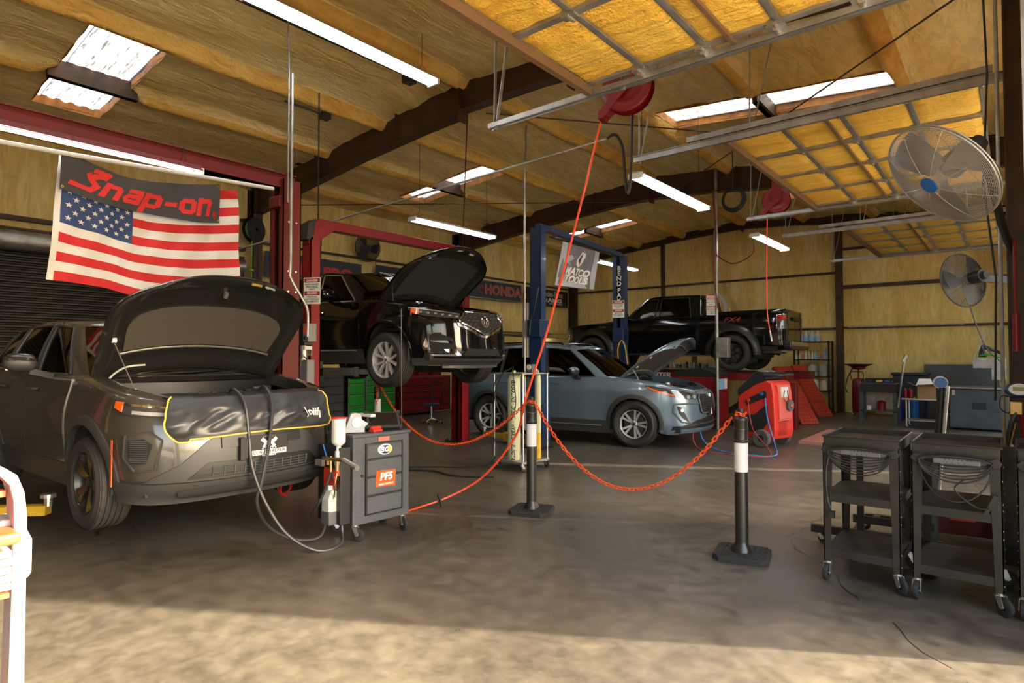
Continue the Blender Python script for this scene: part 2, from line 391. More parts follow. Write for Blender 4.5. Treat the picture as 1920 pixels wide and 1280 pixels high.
# ------------------------------------------------------------------ ceiling with foam covered purlins and skylight openings
SKY=[(2.4,3.3,-11.35,-8.5),(9.55,10.3,-11.35,-8.5),(15.9,16.7,-11.35,-8.5),(9.42,10.25,-4.6,-1.2),(2.4,3.2,-4.6,-1.2),(16,16.6,-4.6,-1.2),(-3.4,-2.5,-11.35,-8.5),(-3.4,-2.5,-4.6,-1.2)]
PUR=[-12.0,-10.1,-8.45,-6.5,-4.72,-2.95,-1.15]
def ceil_build():
    xs=[]; x=WX
    while x<RX-.01: xs.append(x); x+=.07
    xs.append(RX)
    for s in SKY: xs+= [s[2],s[3]]
    xs=sorted(set(round(a,3) for a in xs))
    ys=[]; y=YN
    while y<YF: ys.append(y); y+=.28
    ys.append(YF)
    for s in SKY: ys+=[s[0],s[1]]
    ys=sorted(set(round(a,3) for a in ys))
    def exposed(x,y):
        return any(a-.12<y<b+.12 and c<=x<=d for a,b,c,d in SKY)
    def z(x,y):
        b=roofz(x)
        bump=0
        for p in PUR:
            d=abs(x-p)/.14
            if d<1: bump=max(bump,(1-d*d)**.6*.18)
        if exposed(x,y): bump=0
        for r in (-.7,6.7,13.05,19.4):
            d=abs(y-r)/.35
            if d<1: bump=max(bump,(1-d*d)*.06)
        wv=noise.noise(Vector((x*2.2,y*.7,1)))*.035+noise.noise(Vector((x*6,y*2.5,5)))*.014
        return b-bump+wv
    mb=MB(); n=len(ys)
    b=mb.pts([(x,y,z(x,y)) for x in xs for y in ys])
    for i in range(len(xs)-1):
        for j in range(n-1):
            cx=(xs[i]+xs[i+1])/2; cy=(ys[j]+ys[j+1])/2
            if any(a<cy<bb and c<cx<d for a,bb,c,d in SKY): continue
            mb.cur=1 if any(abs(cx-p)<.13 for p in PUR) and not exposed(cx,cy) else 0
            mb.face(b+i*n+j,b+(i+1)*n+j,b+(i+1)*n+j+1,b+i*n+j+1)
    o=mb.build('ceiling',['foam','foamp'],smooth=True,ang=180); st(o)
    t=MB(); 
    for (x0,x1) in ((WX,RIDGE),(RIDGE,RX)):
        prev=None
    # opaque roof sheet above, with the same openings
    e=MB(); b=e.pts([(x,y,roofz(x)+.14) for x in xs for y in ys])
    for i in range(len(xs)-1):
        for j in range(n-1):
            cx=(xs[i]+xs[i+1])/2; cy=(ys[j]+ys[j+1])/2
            if any(a<cy<bb and c<cx<d for a,bb,c,d in SKY): continue
            e.face(b+i*n+j,b+(i+1)*n+j,b+(i+1)*n+j+1,b+i*n+j+1)
    st(e.build('ceiling_outside','galv'))
    # reveals round the openings, rusty steel purlin crossing each
    rv=MB(); pu=MB()
    for a,bb,c,d in SKY:
        for (p,q) in (((c,a),(d,a)),((c,bb),(d,bb))):
            rv.grid(lambda u,v:(p[0]+(q[0]-p[0])*u,p[1]+noise.noise(Vector((u*9,p[1],3)))*.03,roofz(p[0]+(q[0]-p[0])*u)+.16*v-.03),20,1)
        for x in (c,d): rv.grid(lambda u,v:(x+noise.noise(Vector((u*6,x,3)))*.04,a+(bb-a)*u,roofz(x)+.16*v-.03),6,1)
        m=[p for p in PUR if c+.1<p<d-.1]
        for p in m:
            pu.box((p-.03,a-.1,roofz(p)-.17),(p+.045,bb+.1,roofz(p)+.1)); pu.box((p-.03,a-.1,roofz(p)-.17),(p+.09,bb+.1,roofz(p)-.16))
    st(rv.build('trim_1','rust')); st(pu.build('trim_2','beam'))
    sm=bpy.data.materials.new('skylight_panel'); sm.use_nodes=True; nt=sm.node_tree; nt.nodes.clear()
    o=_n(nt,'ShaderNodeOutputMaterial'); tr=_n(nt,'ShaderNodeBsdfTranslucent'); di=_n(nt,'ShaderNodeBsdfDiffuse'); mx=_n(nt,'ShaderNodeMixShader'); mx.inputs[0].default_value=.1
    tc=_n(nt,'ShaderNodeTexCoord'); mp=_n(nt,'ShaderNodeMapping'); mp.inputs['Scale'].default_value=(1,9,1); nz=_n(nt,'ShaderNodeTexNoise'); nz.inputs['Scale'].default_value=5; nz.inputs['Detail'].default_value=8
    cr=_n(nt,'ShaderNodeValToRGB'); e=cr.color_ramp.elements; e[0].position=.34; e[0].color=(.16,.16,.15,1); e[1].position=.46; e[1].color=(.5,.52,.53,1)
    L=nt.links.new; L(tc.outputs['Object'],mp.inputs[0]); L(mp.outputs[0],nz.inputs['Vector']); L(nz.outputs['Fac'],cr.inputs[0]); wv_=_n(nt,'ShaderNodeTexWave',bands_direction='Y'); wv_.inputs['Scale'].default_value=1.6; wv_.inputs['Distortion'].default_value=.4; L(tc.outputs['Object'],wv_.inputs['Vector']); m_=_n(nt,'ShaderNodeMapRange'); m_.inputs[1].default_value=.35; m_.inputs[2].default_value=.6; m_.inputs[3].default_value=.3; m_.inputs[4].default_value=1.25; L(wv_.outputs['Fac'],m_.inputs[0]); mm=_n(nt,'ShaderNodeMix',data_type='RGBA',blend_type='MULTIPLY'); mm.inputs[0].default_value=1; L(cr.outputs[0],mm.inputs[6]); L(m_.outputs[0],mm.inputs[7]); L(mm.outputs[2],tr.inputs[0]); L(mm.outputs[2],di.inputs[0]); L(tr.outputs[0],mx.inputs[1]); L(di.outputs[0],mx.inputs[2]); L(mx.outputs[0],o.inputs[0])  # noise is dirt; wave bands put the corrugation shadows into the colour
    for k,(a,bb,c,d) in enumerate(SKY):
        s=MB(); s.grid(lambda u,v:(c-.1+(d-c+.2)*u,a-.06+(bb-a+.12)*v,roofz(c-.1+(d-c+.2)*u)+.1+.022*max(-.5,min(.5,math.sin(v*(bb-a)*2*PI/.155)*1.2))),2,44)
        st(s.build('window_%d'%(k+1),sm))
ceil_build()
# ------------------------------------------------------------------ steel frames
def ibeam(mb,pts,bf=.2,tf=.012):
    """pts: (x, y, ztop, zbot) along x"""
    for (x0,y,a0,b0),(x1,_,a1,b1) in zip(pts,pts[1:]):
        for (za,zb,h) in ((a0,a1,tf),(b0,b1,tf)):
            i=mb.pts([(x,y+s*bf/2,z+q*h/2) for x,z in ((x0,za),(x1,zb)) for s in (-1,1) for q in (-1,1)])
            for q in ((0,1,3,2),(4,6,7,5),(0,4,5,1),(2,3,7,6),(0,2,6,4),(1,5,7,3)): mb.face(*[i+k for k in q])
        i=mb.pts([(x,y+s*.006,z) for x,z in ((x0,a0),(x0,b0),(x1,a1),(x1,b1)) for s in (-1,1)])
        for q in ((0,2,6,4),(1,5,7,3),(0,1,3,2),(4,6,7,5)): mb.face(*[i+k for k in q])
for k,y in enumerate((-.7,6.7,13.05,19.25)):
    mb=MB()
    dl=.62 if k!=3 else .3; dr=.2 if k==1 else 0
    top=lambda x:roofz(x)-.03
    pts=[(x,y,top(x),top(x)-d) for x,d in ((WX,dl),(-11,dl-.08),(-9,dl-.12),(-7.4,dl-.1),(RIDGE,dl-.06))]
    ibeam(mb,pts); pts=[(x,y,top(x),top(x)-d) for x,d in ((RIDGE,dl-.06-dr*.4),(-5,dl-.1-dr*.8),(-3,dl-.04-dr*1.3),(-1.2,dl-.12-dr),(-.05,dl-.1-dr))]
    ibeam(mb,pts)
    mb.box((RIDGE-.02,y-.1,roofz(RIDGE)-dl-.06),(RIDGE+.02,y+.1,roofz(RIDGE)-.03))
    for x in (-10.4,-8,-4.5): mb.box((x-.006,y-.09,top(x)-dl+.1),(x+.006,y+.09,top(x)-.03))
    st(mb.build('trim_%d'%(k+6),'beam'))
    c=MB()
    ye=y
    for xa,xb in ((-.03 ,RX),(WX,WX+.3)):
        c.box((xa,ye-.1,0),(xa+.012,ye+.1,EAVE-.05)); c.box((xb-.012,ye-.1,0),(xb,ye+.1,EAVE-.05)); c.box((xa,ye-.006,0),(xb,ye+.006,EAVE-.05))
    st(c.build('trim_%d'%(k+10),'beam'))
# ------------------------------------------------------------------ walls
def foamwall(name,fn,nu,nv,m='foamw'):
    o=MB().grid(fn,nu,nv).build(name,m,smooth=True,ang=180); return st(o)
def wv(a,b): return noise.noise(Vector((a*1.3,b*1.3,2)))*.03+noise.noise(Vector((a*5,b*2.5,7)))*.012+.012*math.sin(a*2*PI/.3)
def lwall(y0,y1,z0,z1,name): return foamwall(name,lambda u,v:(WX+wv(y0+(y1-y0)*u,z0+(z1-z0)*v),y0+(y1-y0)*u,z0+(z1-z0)*v),max(4,int((y1-y0)/.12)),max(4,int((z1-z0)/.2)))
lwall(YN,6.52,3.62,EAVE+.1,'wall_left'); lwall(6.52,YF,0,EAVE+.1,'wall_left'); lwall(YN,1.2,0,3.62,'wall_left')
foamwall('wall_back',lambda u,v:(WX+(RX-WX)*u,YF+wv(WX+(RX-WX)*u,v*6),v*(roofz(WX+(RX-WX)*u)+.05)),100,26)
st(MB().box((WX,YN-.02,0),(RX,YN+.02,4.2)).build('wall_front','darkwall'))
foamwall('wall_front',lambda u,v:(WX+(RX-WX)*u,YN+wv(WX+(RX-WX)*u,v*6),4.1+v*(roofz(WX+(RX-WX)*u)-4.05)),60,8)
rw=MB()
D1=(.5,4.38); D2=(6.95,10.95); D3=(13.3,17.2)
DH=3.72
for a,b,z0 in ((YN,-5.2,0),(-5.2,-1.2,DH),(-1.2,.0,3.4),(.0,D1[0],3.4),(D1[0],D1[1],DH),(D1[1],D2[0],0),(D2[0],D2[1],3.95),(D2[1],D3[0],0),(D3[0],D3[1],3.95),(D3[1],YF+.1,0)):
    rw.box((RX,a,z0),(RX+.09,b,EAVE+.15))
st(rw.build('wall_right','foamw'))
st(MB().box((WX-.09,YN,0),(WX-.05,YF+.1,EAVE+.2)).box((WX,YF+.06,0),(RX,YF+.1,5.95)).box((WX,YN-.1,4.1),(RX,YN-.06,5.95)).build('wall_outside','galv'))
# girts and wall columns
g=MB()
for z in (2.38,3.98):
    g.box((WX,YF-.09,z-.03),(-3.9,YF,z+.03)); 
g.box((-3.7,YF-.09,3.5),(RX,YF,3.6)); g.box((-3.7,YF-.09,2.36),(RX,YF,2.42)); g.box((-3.7,YF-.12,4.6),(RX,YF,4.66))
for z in (4.1,): g.box((WX,6.8,z-.02),(WX+.09,YF,z+.03))
g.box((WX,YN,3.86),(WX+.14,6.5,3.93)); g.box((WX,YN,3.7),(WX+.1,6.5,3.74))
st(g.build('trim_3','beam'))
g=MB()
g.box((-3.88,YF-.22,0),(-3.72,YF,EAVE+.2)); g.box((-9.27,YF-.12,0),(-9.17,YF,EAVE+.1))
st(g.build('trim_4','beam'))
cd=MB(); cd.cyl((-3.6,YF-.14,2.4),(-.95,YF-.14,2.4),.02,n=10); cd.cyl((-8,YF-.14,2.4),(-3.95,YF-.14,2.4),.02,n=10)
tag(cd.build('conduit','galv'),'long straight steel conduit run along the far yellow wall','conduit')
# ------------------------------------------------------------------ roll-up door in left wall
def rolldoor(nm='door_4',y0=1.3,y1=6.4):
    t=bpy.data.objects.new(nm,None); COL.objects.link(t); st(t); t.location=(WX,0,0)
    mb=MB()
    prof=[]
    z=0
    while z<3.45: prof+= [(0,z),(.022,z+.02),(.022,z+.05),(0,z+.07)]; z+=.085
    i=mb.pts([(.06+a,y,b) for a,b in prof for y in (y0,y1)])
    for k in range(len(prof)-1): mb.face(i+2*k,i+2*k+1,i+2*k+3,i+2*k+2)
    mb.build('slat_curtain',mat('dark_door_slats',(.022,.018,.014),.45,.4),t)
    mb=MB().cyl((.22,y0-.2,3.5),(.22,y1+.0,3.5),.17,n=28); mb.build('drum','galv',t,smooth=True)
    mb=MB().box((.02,y0-.08,0),(.14,y0,3.5)).box((.02,y1,0),(.14,y1+.08,3.5)); mb.build('guide','beam',t)
rolldoor(); rolldoor('door_5',-5.2,.85)
# ------------------------------------------------------------------ overhead sectional doors standing open
def ohdoor(nm,y0,y1,xin,z,ntrack=2,near=True,stile=None,ceilarm=True,sec=.53):
    t=bpy.data.objects.new(nm,None); COL.objects.link(t); st(t); t.location=(0,0,z)
    x1=-.18; n=int(round((x1-xin)/sec)); sec=(x1-xin)/n; stile=stile or [.0,.25,.5,.75,1.0]
    W=y1-y0
    for k in range(n):
        a=xin+k*sec; b=a+sec
        mb=MB()
        def fz(u,v,a=a,b=b):
            # lumpy foam, thicker between the stiles
            e=min(1,min(u,1-u)*14)*min(1,min(v,1-v)*60)
            s=1
            for q in stile: s=min(s,abs(v-q)*W/.07)
            return (a+(b-a)*u, y0+W*v, .075-.03*min(1,e)*min(1,s)+noise.noise(Vector((a*3+u*7,v*16,z)))*.012)
        mb.slab(lambda u,v:(a+(b-a)*u,y0+W*v,.10),fz,8,48)
        p=mb.build('door_section','foamd',t,smooth=True,ang=50)
        r=MB()
        r.box((a,y0,.035),(a+.035,y1,.095)); r.box((b-.022,y0,.05),(b,y1,.095))
        r.build('rail','galv',p)
        r=MB()
        for q in stile:
            c=y0+.04+(W-.08)*q; r.box((a,c-.028,.028),(b,c+.028,.09))
        r.build('stile','galv',p)
        if k<n:
            r=MB()
            for q in stile:
                c=y0+.04+(W-.08)*q
                if k: r.box((a-.05,c-.03,.012),(a+.05,c+.03,.03)); r.cyl((a,c-.045,.012),(a,c+.045,.012),.014,n=8)
            if k: r.build('hinge','galv',p)
    # end strut at the inner edge
    s=MB(); s.box((xin+.0,y0,-.035),(xin+.05,y1,.035)); s.box((x1-1.3,y0,.0),(x1-1.27,y1,.03)); s.build('strut',mat('brown_strut',(.16,.09,.04),.6),t)
    for yy,sg in ((y0-.045,-1),(y1+.045,1)):
        tr=MB()
        L=xin-1.1
        tr.box((L,yy-.012,-.03),(x1+.25,yy+.012,-.024)); tr.box((L,yy-sg*.03-.002,-.03),(x1+.25,yy-sg*.03+.002,.012)); tr.box((L,yy+sg*.028-.002,-.035),(x1+.25,yy+sg*.028+.002,.035))
        tr.box((L,yy+sg*.028-.02,.03),(x1+.25,yy+sg*.028+.02,.036))
        tr.box((x1+.24,yy-.03,-z+.02),(x1+.29,yy+.03,-.1)); tr.bar((x1+.25,yy,-.01),(x1+.27,yy,-.12),.03)
        tr.build('track','galv',t)
        h=MB()
        for xx in (L+.06,L+1.4):
            zc=roofz(xx)-z-.06
            h.bar((xx,yy,-.05),(xx+.02,yy+sg*.0,zc),.035,.005); h.bar((xx+.015,yy,-.05),(xx+.35,yy,zc),.035,.005)
        h.build('hanger','galv',t)
        b=MB()
        for k in range(n+1):
            a=xin+k*sec
            b.box((a-.06,yy-sg*.05-.05,.01),(a+.06,yy-sg*.05+.05,.022)); b.cyl((a,yy-sg*.09,.0),(a,yy+.01*sg,.0),.022,n=10)
        b.build('roller','steel',t)
    return t
ohdoor('door_1',.35,4.2,-2.66,3.72)
ohdoor('door_2',6.82,10.88,-2.5,4.0)
ohdoor('door_3',13.1,17.15,-2.5,4.02)
def arail(y,z):
    o=MB().box((-2.9,y-.02,z),(-.1,y+.02,z+.06)); 
    for k in range(12): o.cyl((-2.8+k*.24,y-.03,z+.03),(-2.8+k*.24,y-.018,z+.03),.012,n=6)
    return st(o.build('trim_5','galv'))
arail(6.74,4.05); arail(13.0,4.08)
# vertical conduit beside the near column
o=MB().tube([(-.07,6.45,5.2),(-.07,6.45,.2)],.014); tag(o.build('conduit','galv'),'galvanised conduit climbing the dark steel column beside the fans','conduit')
o=MB().tube([(-.16,6.35,5.1),(-.13,6.35,3.9),(-.17,6.35,3.0),(-.1,6.35,2.2),(-.12,6.35,1.2)],.008); tag(o.build('cable','black'),'thin black cable hanging down the dark steel column','cable')
# brace rods under the roof
for i,(p,q,l) in enumerate([((-12.6,6.9,4.9),(-6.6,13.0,5.2),'thin steel brace rod crossing under the roof behind the black hood'),((-12.6,13,4.9),(-6.6,6.9,5.25),'second roof brace rod, crossing the first one'),((-6.2,6.9,5.3),(-.2,13.0,4.95),'brace rod passing under the long bright skylight'),((-.2,6.9,4.95),(-6.2,13,5.2),'brace rod rising to the right of the long skylight')]):
    tag(MB().tube([p,q],.011,6).build('brace_rod','beam'),l,'rod')
# ------------------------------------------------------------------ shop lights
def tube_light(loc,L,label,rz=0,wide=.13,drop=None,tubes=2,group='hanging shop lights',housing=None):
    t=thing('shop_light',label,'light',loc,rz,group)
    mb=MB(); mb.prism([(-wide,0),(wide,0),(wide*.45,.055),(-wide*.45,.055)],-L/2,L/2,lambda x,y,z:(x,z,y)); mb.build('housing',housing or 'lamphouse',t)
    for k in range(tubes):
        x=(k-(tubes-1)/2)*.11
        MB().cyl((x,-L/2+.03,-.025),(x,L/2-.03,-.025),.017,n=10).build('lamp_tube','tube',t,smooth=True)
    for s in (-1,1): MB().box((-wide*.8,s*L/2-.015,-.045),(wide*.8,s*L/2+.015,.03)).build('end_cap','white',t)
    top=roofz(loc[0])-loc[2]-.05 if drop is None else drop
    for s in (-1,1):
        y=s*L*.42; c=MB(); c.tube([(-.07,y,.05),(0,y,.17),(.07,y,.05)],.003,5); c.tube([(0,y,.15),(0,y,max(top,.2))],.004,5)
        c.build('hanging_chain','blackm',t)
    return t
tube_light((-4.0,8.75,4.07),2.4,'hanging shop light in front of the second rafter, left of the long skylight')
tube_light((-8.55,8.6,4.12),2.25,'hanging shop light above the black hood of the raised car')
tube_light((-4.2,14.3,4.15),2.2,'small hanging shop light near the far wall above the pickup truck')
tube_light((-9.1,16.0,4.3),2.3,'shop light glowing behind the hanging grey tool banner')
tube_light((-5.85,4.2,5.18),2.55,'big twin tube shop light close below the ceiling at the ridge',wide=.12)
tube_light((-5.85,1.62,5.18),2.55,'twin tube shop light at the ridge above the roll-up door side, continuing the big one',wide=.12)
for k,(x,y) in enumerate(((-6.82,1.72),)):
    tube_light((x,y,3.585),2.46,'single tube light fixed below the dark red lift crossbeam over the flag',tubes=1,wide=.028,drop=.22,housing='liftdark',group='lift beam light')
# small far lights on the left wall behind the bench
for k,(x,y) in enumerate(((-12.7,14.4),(-12.7,17.3))):
    tube_light((x,y,2.35),1.2,['low light on the left wall between the black car and blue post','low light on the left wall between blue post and pickup fender'][k],drop=.4,group='low wall lights',tubes=1)
# conduits hanging from ceiling near first lift
o=MB(); P=[(-9.0,4.3,5.6),(-8.7,4.3,5.55)]
def conduit(px_,Y,ztop,zbot,label,r=.014,extra=None):
    pass
# ------------------------------------------------------------------ car building
class Shell:
    """half-outline swept body: S(s,z) with s signed arclength from the nose centre"""
    def __init__(c,d):
        c.d=d; P=catmull([(x,y,0) for x,y in d['plan']],24)
        c.P=P; c.A=[0]
        for a,b in zip(P,P[1:]): c.A.append(c.A[-1]+(b-a).length)
        c.L=c.A[-1]
        c.zc=d.get('zc',.36); c.wx=d['wheels']; c.R=d['arch']
    def p2(c,s):
        s=min(max(s,0),c.L-1e-6); lo,hi=0,len(c.A)-1
        while hi-lo>1:
            m=(lo+hi)//2
            if c.A[m]<=s: lo=m
            else: hi=m
        t=(s-c.A[lo])/(c.A[hi]-c.A[lo]); return c.P[lo].lerp(c.P[hi],t)
    def nrm(c,s):
        a=c.p2(s-.03);b=c.p2(s+.03); 
        if s<.03: return Vector((1,0,0))
        if s>c.L-.03: return Vector((-1,0,0))
        d=(b-a).normalized(); return Vector((-d.y,d.x,0))*(-1 if (-d.y*0+d.x)>0 and False else 1)
    def sx(c,x):
        # arclength on the flank where plan x == x
        for k in range(len(c.P)-1):
            if c.P[k].x>=x>c.P[k+1].x:
                t=(c.P[k].x-x)/(c.P[k].x-c.P[k+1].x); return c.A[k]+(c.A[k+1]-c.A[k])*t
        return c.L
    def sy(c,y):
        for k in range(len(c.P)-1):
            if c.P[k].y<=y<c.P[k+1].y:
                t=(y-c.P[k].y)/(c.P[k+1].y-c.P[k].y); return c.A[k]+(c.A[k+1]-c.A[k])*t
        return 0
    def S(c,s,z,off=0):
        sg=1 if s>=0 else -1; a=abs(s); p=c.p2(a)
        n=c.nrm(a)
        # outward: rotate so that it points away from the body
        n=Vector((abs(n.x) if p.x>-c.d['len']/2 else -abs(n.x), abs(n.y),0))
        o=off; d=c.d
        fx=max(0,n.x);rx=max(0,-n.x);sy=n.y
        o+=fx*fx*sinterp(d['front'],z)+rx*rx*sinterp(d['rear'],z)+sy*sy*sinterp(d['side'],z)
        # flared haunches over the wheels
        fl=d.get('flare',.03)
        for w in c.wx:
            q=abs(p.x-w)/.62
            if q<1: o+=sy*fl*(1-q*q)**2*max(0,1-abs(z-.68)/.42)
        q=Vector((p.x,p.y,0))+n*o
        return Vector((q.x,sg*max(q.y,0) if a>1e-6 else 0,z))
    def z0(c,s):
        p=c.p2(abs(s)); z=sinterp(c.d['bottom'],p.x)
        for w in c.wx:
            d=abs(p.x-w)
            if d<c.R: z=max(z,c.zc+math.sqrt(max(0,c.R*c.R-d*d)))
        return z
    def z1(c,s): return sinterp(c.d['top'],c.p2(abs(s)).x)
def patch(c,sts,off=.006,n=16,m=6,th=.02,sm=True):
    """sts: (s,zlo,zhi) stations; returns MB with a closed slab lying on the shell"""
    f=sinterp if sm else interp
    lo=[(a,b) for a,b,_ in sts]; hi=[(a,b) for a,_,b in sts]; s0,s1=sts[0][0],sts[-1][0]
    def P(u,v,o):
        s=s0+(s1-s0)*u; zl=f(lo,s); zh=f(hi,s); return c.S(s,zl+(zh-zl)*v,o)
    return MB().slab(lambda u,v:P(u,v,off),lambda u,v:P(u,v,off-th),n,m)
def frame(c,pts,off,r,n=5,closed=True):
    """tube following (s,z) points on the shell"""
    Q=[]
    m=len(pts)
    for k in range(m if closed else m-1):
        a=pts[k];b=pts[(k+1)%m]; q=max(1,int(math.hypot(b[0]-a[0],b[1]-a[1])/.03))
        for j in range(q): Q.append(c.S(a[0]+(b[0]-a[0])*j/q,a[1]+(b[1]-a[1])*j/q,off))
    if not closed: Q.append(c.S(*pts[-1],off))
    return MB().tube(Q,r,n,closed=closed)
def poly_patch(c,poly,off=.006,th=.02,step=.035):
    """arbitrary (s,z) polygon laid on the shell"""
    bm=bmesh.new(); vs=[]
    for k in range(len(poly)):
        a=poly[k];b=poly[(k+1)%len(poly)]; q=max(1,int(math.hypot(b[0]-a[0],b[1]-a[1])/step))
        for j in range(q): vs.append(bm.verts.new((a[0]+(b[0]-a[0])*j/q,a[1]+(b[1]-a[1])*j/q,0)))
    f=bm.faces.new(vs)
    s0=min(p[0] for p in poly);s1=max(p[0] for p in poly); z0=min(p[1] for p in poly);z1=max(p[1] for p in poly)
    k=s0+step
    while k<s1-.01: bmesh.ops.bisect_plane(bm,geom=bm.verts[:]+bm.edges[:]+bm.faces[:],plane_co=(k,0,0),plane_no=(1,0,0)); k+=step
    k=z0+step
    while k<z1-.01: bmesh.ops.bisect_plane(bm,geom=bm.verts[:]+bm.edges[:]+bm.faces[:],plane_co=(0,k,0),plane_no=(0,1,0)); k+=step
    bm.verts.index_update(); mb=MB()
    P=[(v.co.x,v.co.y) for v in bm.verts]; a=mb.pts([c.S(x,z,off) for x,z in P]); b=mb.pts([c.S(x,z,off-th) for x,z in P])
    for f in bm.faces:
        i=[v.index for v in f.verts]; mb.face(*[a+k for k in i]); mb.face(*[b+k for k in i[::-1]])
    for e in bm.edges:
        if len(e.link_faces)==1: i,j=e.verts[0].index,e.verts[1].index; mb.face(a+i,a+j,b+j,b+i)
    bm.free(); return mb
def wheel(parent,name,x,y,z,r,w,side,style,rimm='alloy',dark='black',steer=0,spr=.66):
    """wheel part at the hub; side +1 = left flank"""
    tp=[(r*.66,-w/2+.01),(r*.70,-w/2-.004),(r*.86,-w/2-.012),(r*.955,-w/2+.008),(r*.99,-w/2+.03)]
    gr=[]
    k=-w/2+.04
    while k<w/2-.04:
        gr+= [(r,k),(r,k+.028),(r-.009,k+.030),(r-.009,k+.037)]; k+=.0385
    tp+=gr+[(r*.99,w/2-.03),(r*.955,w/2-.008),(r*.86,w/2+.012),(r*.70,w/2+.004),(r*.66,w/2-.01),(r*.63,w/2-.04),(r*.63,-w/2+.04)]
    ax=Vector((0,side,0)); 
    t=MB().lathe([(a,b) for a,b in tp],axis=(0,side,0),n=56,closed=True).build(name,'tire',parent,smooth=True,ang=35)
    t.location=(x,y,z); t.rotation_euler=(0,0,steer)
    R1=r*spr; o=w/2
    rim=MB(); rim.cur=1
    rim.lathe([(R1*1.0,-o+.03),(R1*.93,-o+.05),(R1*.9,0),(R1*.93,o-.05)],axis=(0,side,0),n=48); rim.cur=0
    rim.lathe([(R1*.93,o-.05),(R1*.985,o-.012),(R1*1.01,o-.008),(R1*1.02,o-.016)],axis=(0,side,0),n=48)
    # spokes
    N=style['n']; f=lambda rr,an,h:(rr*math.cos(an),h*side,rr*math.sin(an))
    for k in range(N):
        a0=2*PI*k/N+style.get('rot',0)
        subs=style.get('subs',[0])
        for da in subs:
            w0,w1=style['w0'],style['w1']; a1=a0+da; a2=a0+da*style.get('spread',1)
            sec=[]
            for rr,ww,h,aa in ((R1*.16,w0,o-.052,a2),(R1*.55,(w0+w1)/2*style.get('waist',1),o-.032,(a1+a2)/2),(R1*.97,w1,o-.022,a1)):
                sec.append([f(math.hypot(rr,q),aa+math.atan2(q,rr),h+dh) for q,dh in ((-ww/2,-.035),(-ww/2*.8,0),(ww/2*.8,0),(ww/2,-.035))])
            i=rim.pts([p for s in sec for p in s])
            for j in range(2):
                for q in range(3): rim.face(i+j*4+q,i+j*4+q+1,i+j*4+4+q+1,i+j*4+4+q)
                rim.face(i+j*4+3,i+j*4,i+j*4+4,i+j*4+7)
    rim.lathe([(R1*.23,o-.075),(R1*.23,o-.05),(R1*.17,o-.042),(R1*.1,o-.04),(.0,o-.036)],axis=(0,side,0),n=24)
    ro=rim.build('rim',[rimm,'blackrim' if style.get('dark') else rimm],t,smooth=True,ang=35)
    h=MB().lathe([(R1*.105,o-.045),(R1*.10,o-.028),(0,o-.026)],axis=(0,side,0),n=20)
    for k in range(5):
        an=2*PI*(k+.5)/5; h.cyl(f(R1*.17,an,o-.06),f(R1*.17,an,o-.032),.009,n=8)
    h.build('hub_cap',dark if style.get('cap') else 'chrome',t,smooth=True)
    b=MB().cyl((0,side*(o-.1),0),(0,side*(o-.112),0),R1*.72,n=32); b.box((-R1*.75,min(side*(o-.15),side*(o-.085)),-.07),(-R1*.35,max(side*(o-.15),side*(o-.085)),.09)); b.cyl((0,0,0),(0,side*(o-.09),0),R1*.25,n=16)
    b.cyl((0,side*-.02,0),(0,side*-.05,0),R1*.92,n=32)
    b.build('brake_disc',M['brake'],t,smooth=True)
    return t
M['brake']=mat('brake_disc',(.12,.11,.1),.4,.8)
def glass_shell(c,gh,d):
    """gh: list of (base, roof) pairs from windscreen centre to tail centre; +y"""
    B=[Vector(b) for b,_ in gh]; T=[Vector(t) for _,t in gh]
    nn=10; b2=catmull(B,nn); t2=catmull(T,nn); m=len(gh)-1
    bul=d.get('bulge',.035)
    def G(t,v,off=0):
        sg=1 if t>=0 else -1; a=min(abs(t),m-1e-6)*nn; i=int(a); q=a-i
        p0=b2[i].lerp(b2[i+1],q); p1=t2[i].lerp(t2[i+1],q); p=p0.lerp(p1,v)
        tg=(b2[i+1]-b2[i]); tg.z=0
        if tg.length<1e-6: tg=Vector((0,1,0))
        tg.normalize(); n=Vector((tg.y,-tg.x,0))
        if i==0 and q<.1: n=Vector((1,0,0))
        # outward
        cen=Vector((sum(b.x for b in B)/len(B),0,0)); 
        if n.dot(Vector((p.x-cen.x,p.y,0)))<0: n=-n
        n=(n*abs(p1.z-p0.z)+Vector((0,0,1))*max(0,(p0-p1).dot(n))).normalized()
        p=p+n*(bul*4*v*(1-v)*.5+off)
        if abs(t)<1e-6 or abs(t)>m-1e-6: p.y=0
        return Vector((p.x,sg*p.y,p.z))
    return G,m,t2
def gpatch(G,t0,t1,v0,v1,off=.004,n=14,m=6,th=.006,v0f=None,v1f=None):
    def P(u,v,o):
        t=t0+(t1-t0)*u; a=v0f(u) if v0f else v0; b=v1f(u) if v1f else v1; return G(t,a+(b-a)*v,o)
    return MB().slab(lambda u,v:P(u,v,off),lambda u,v:P(u,v,off-th),n,m)
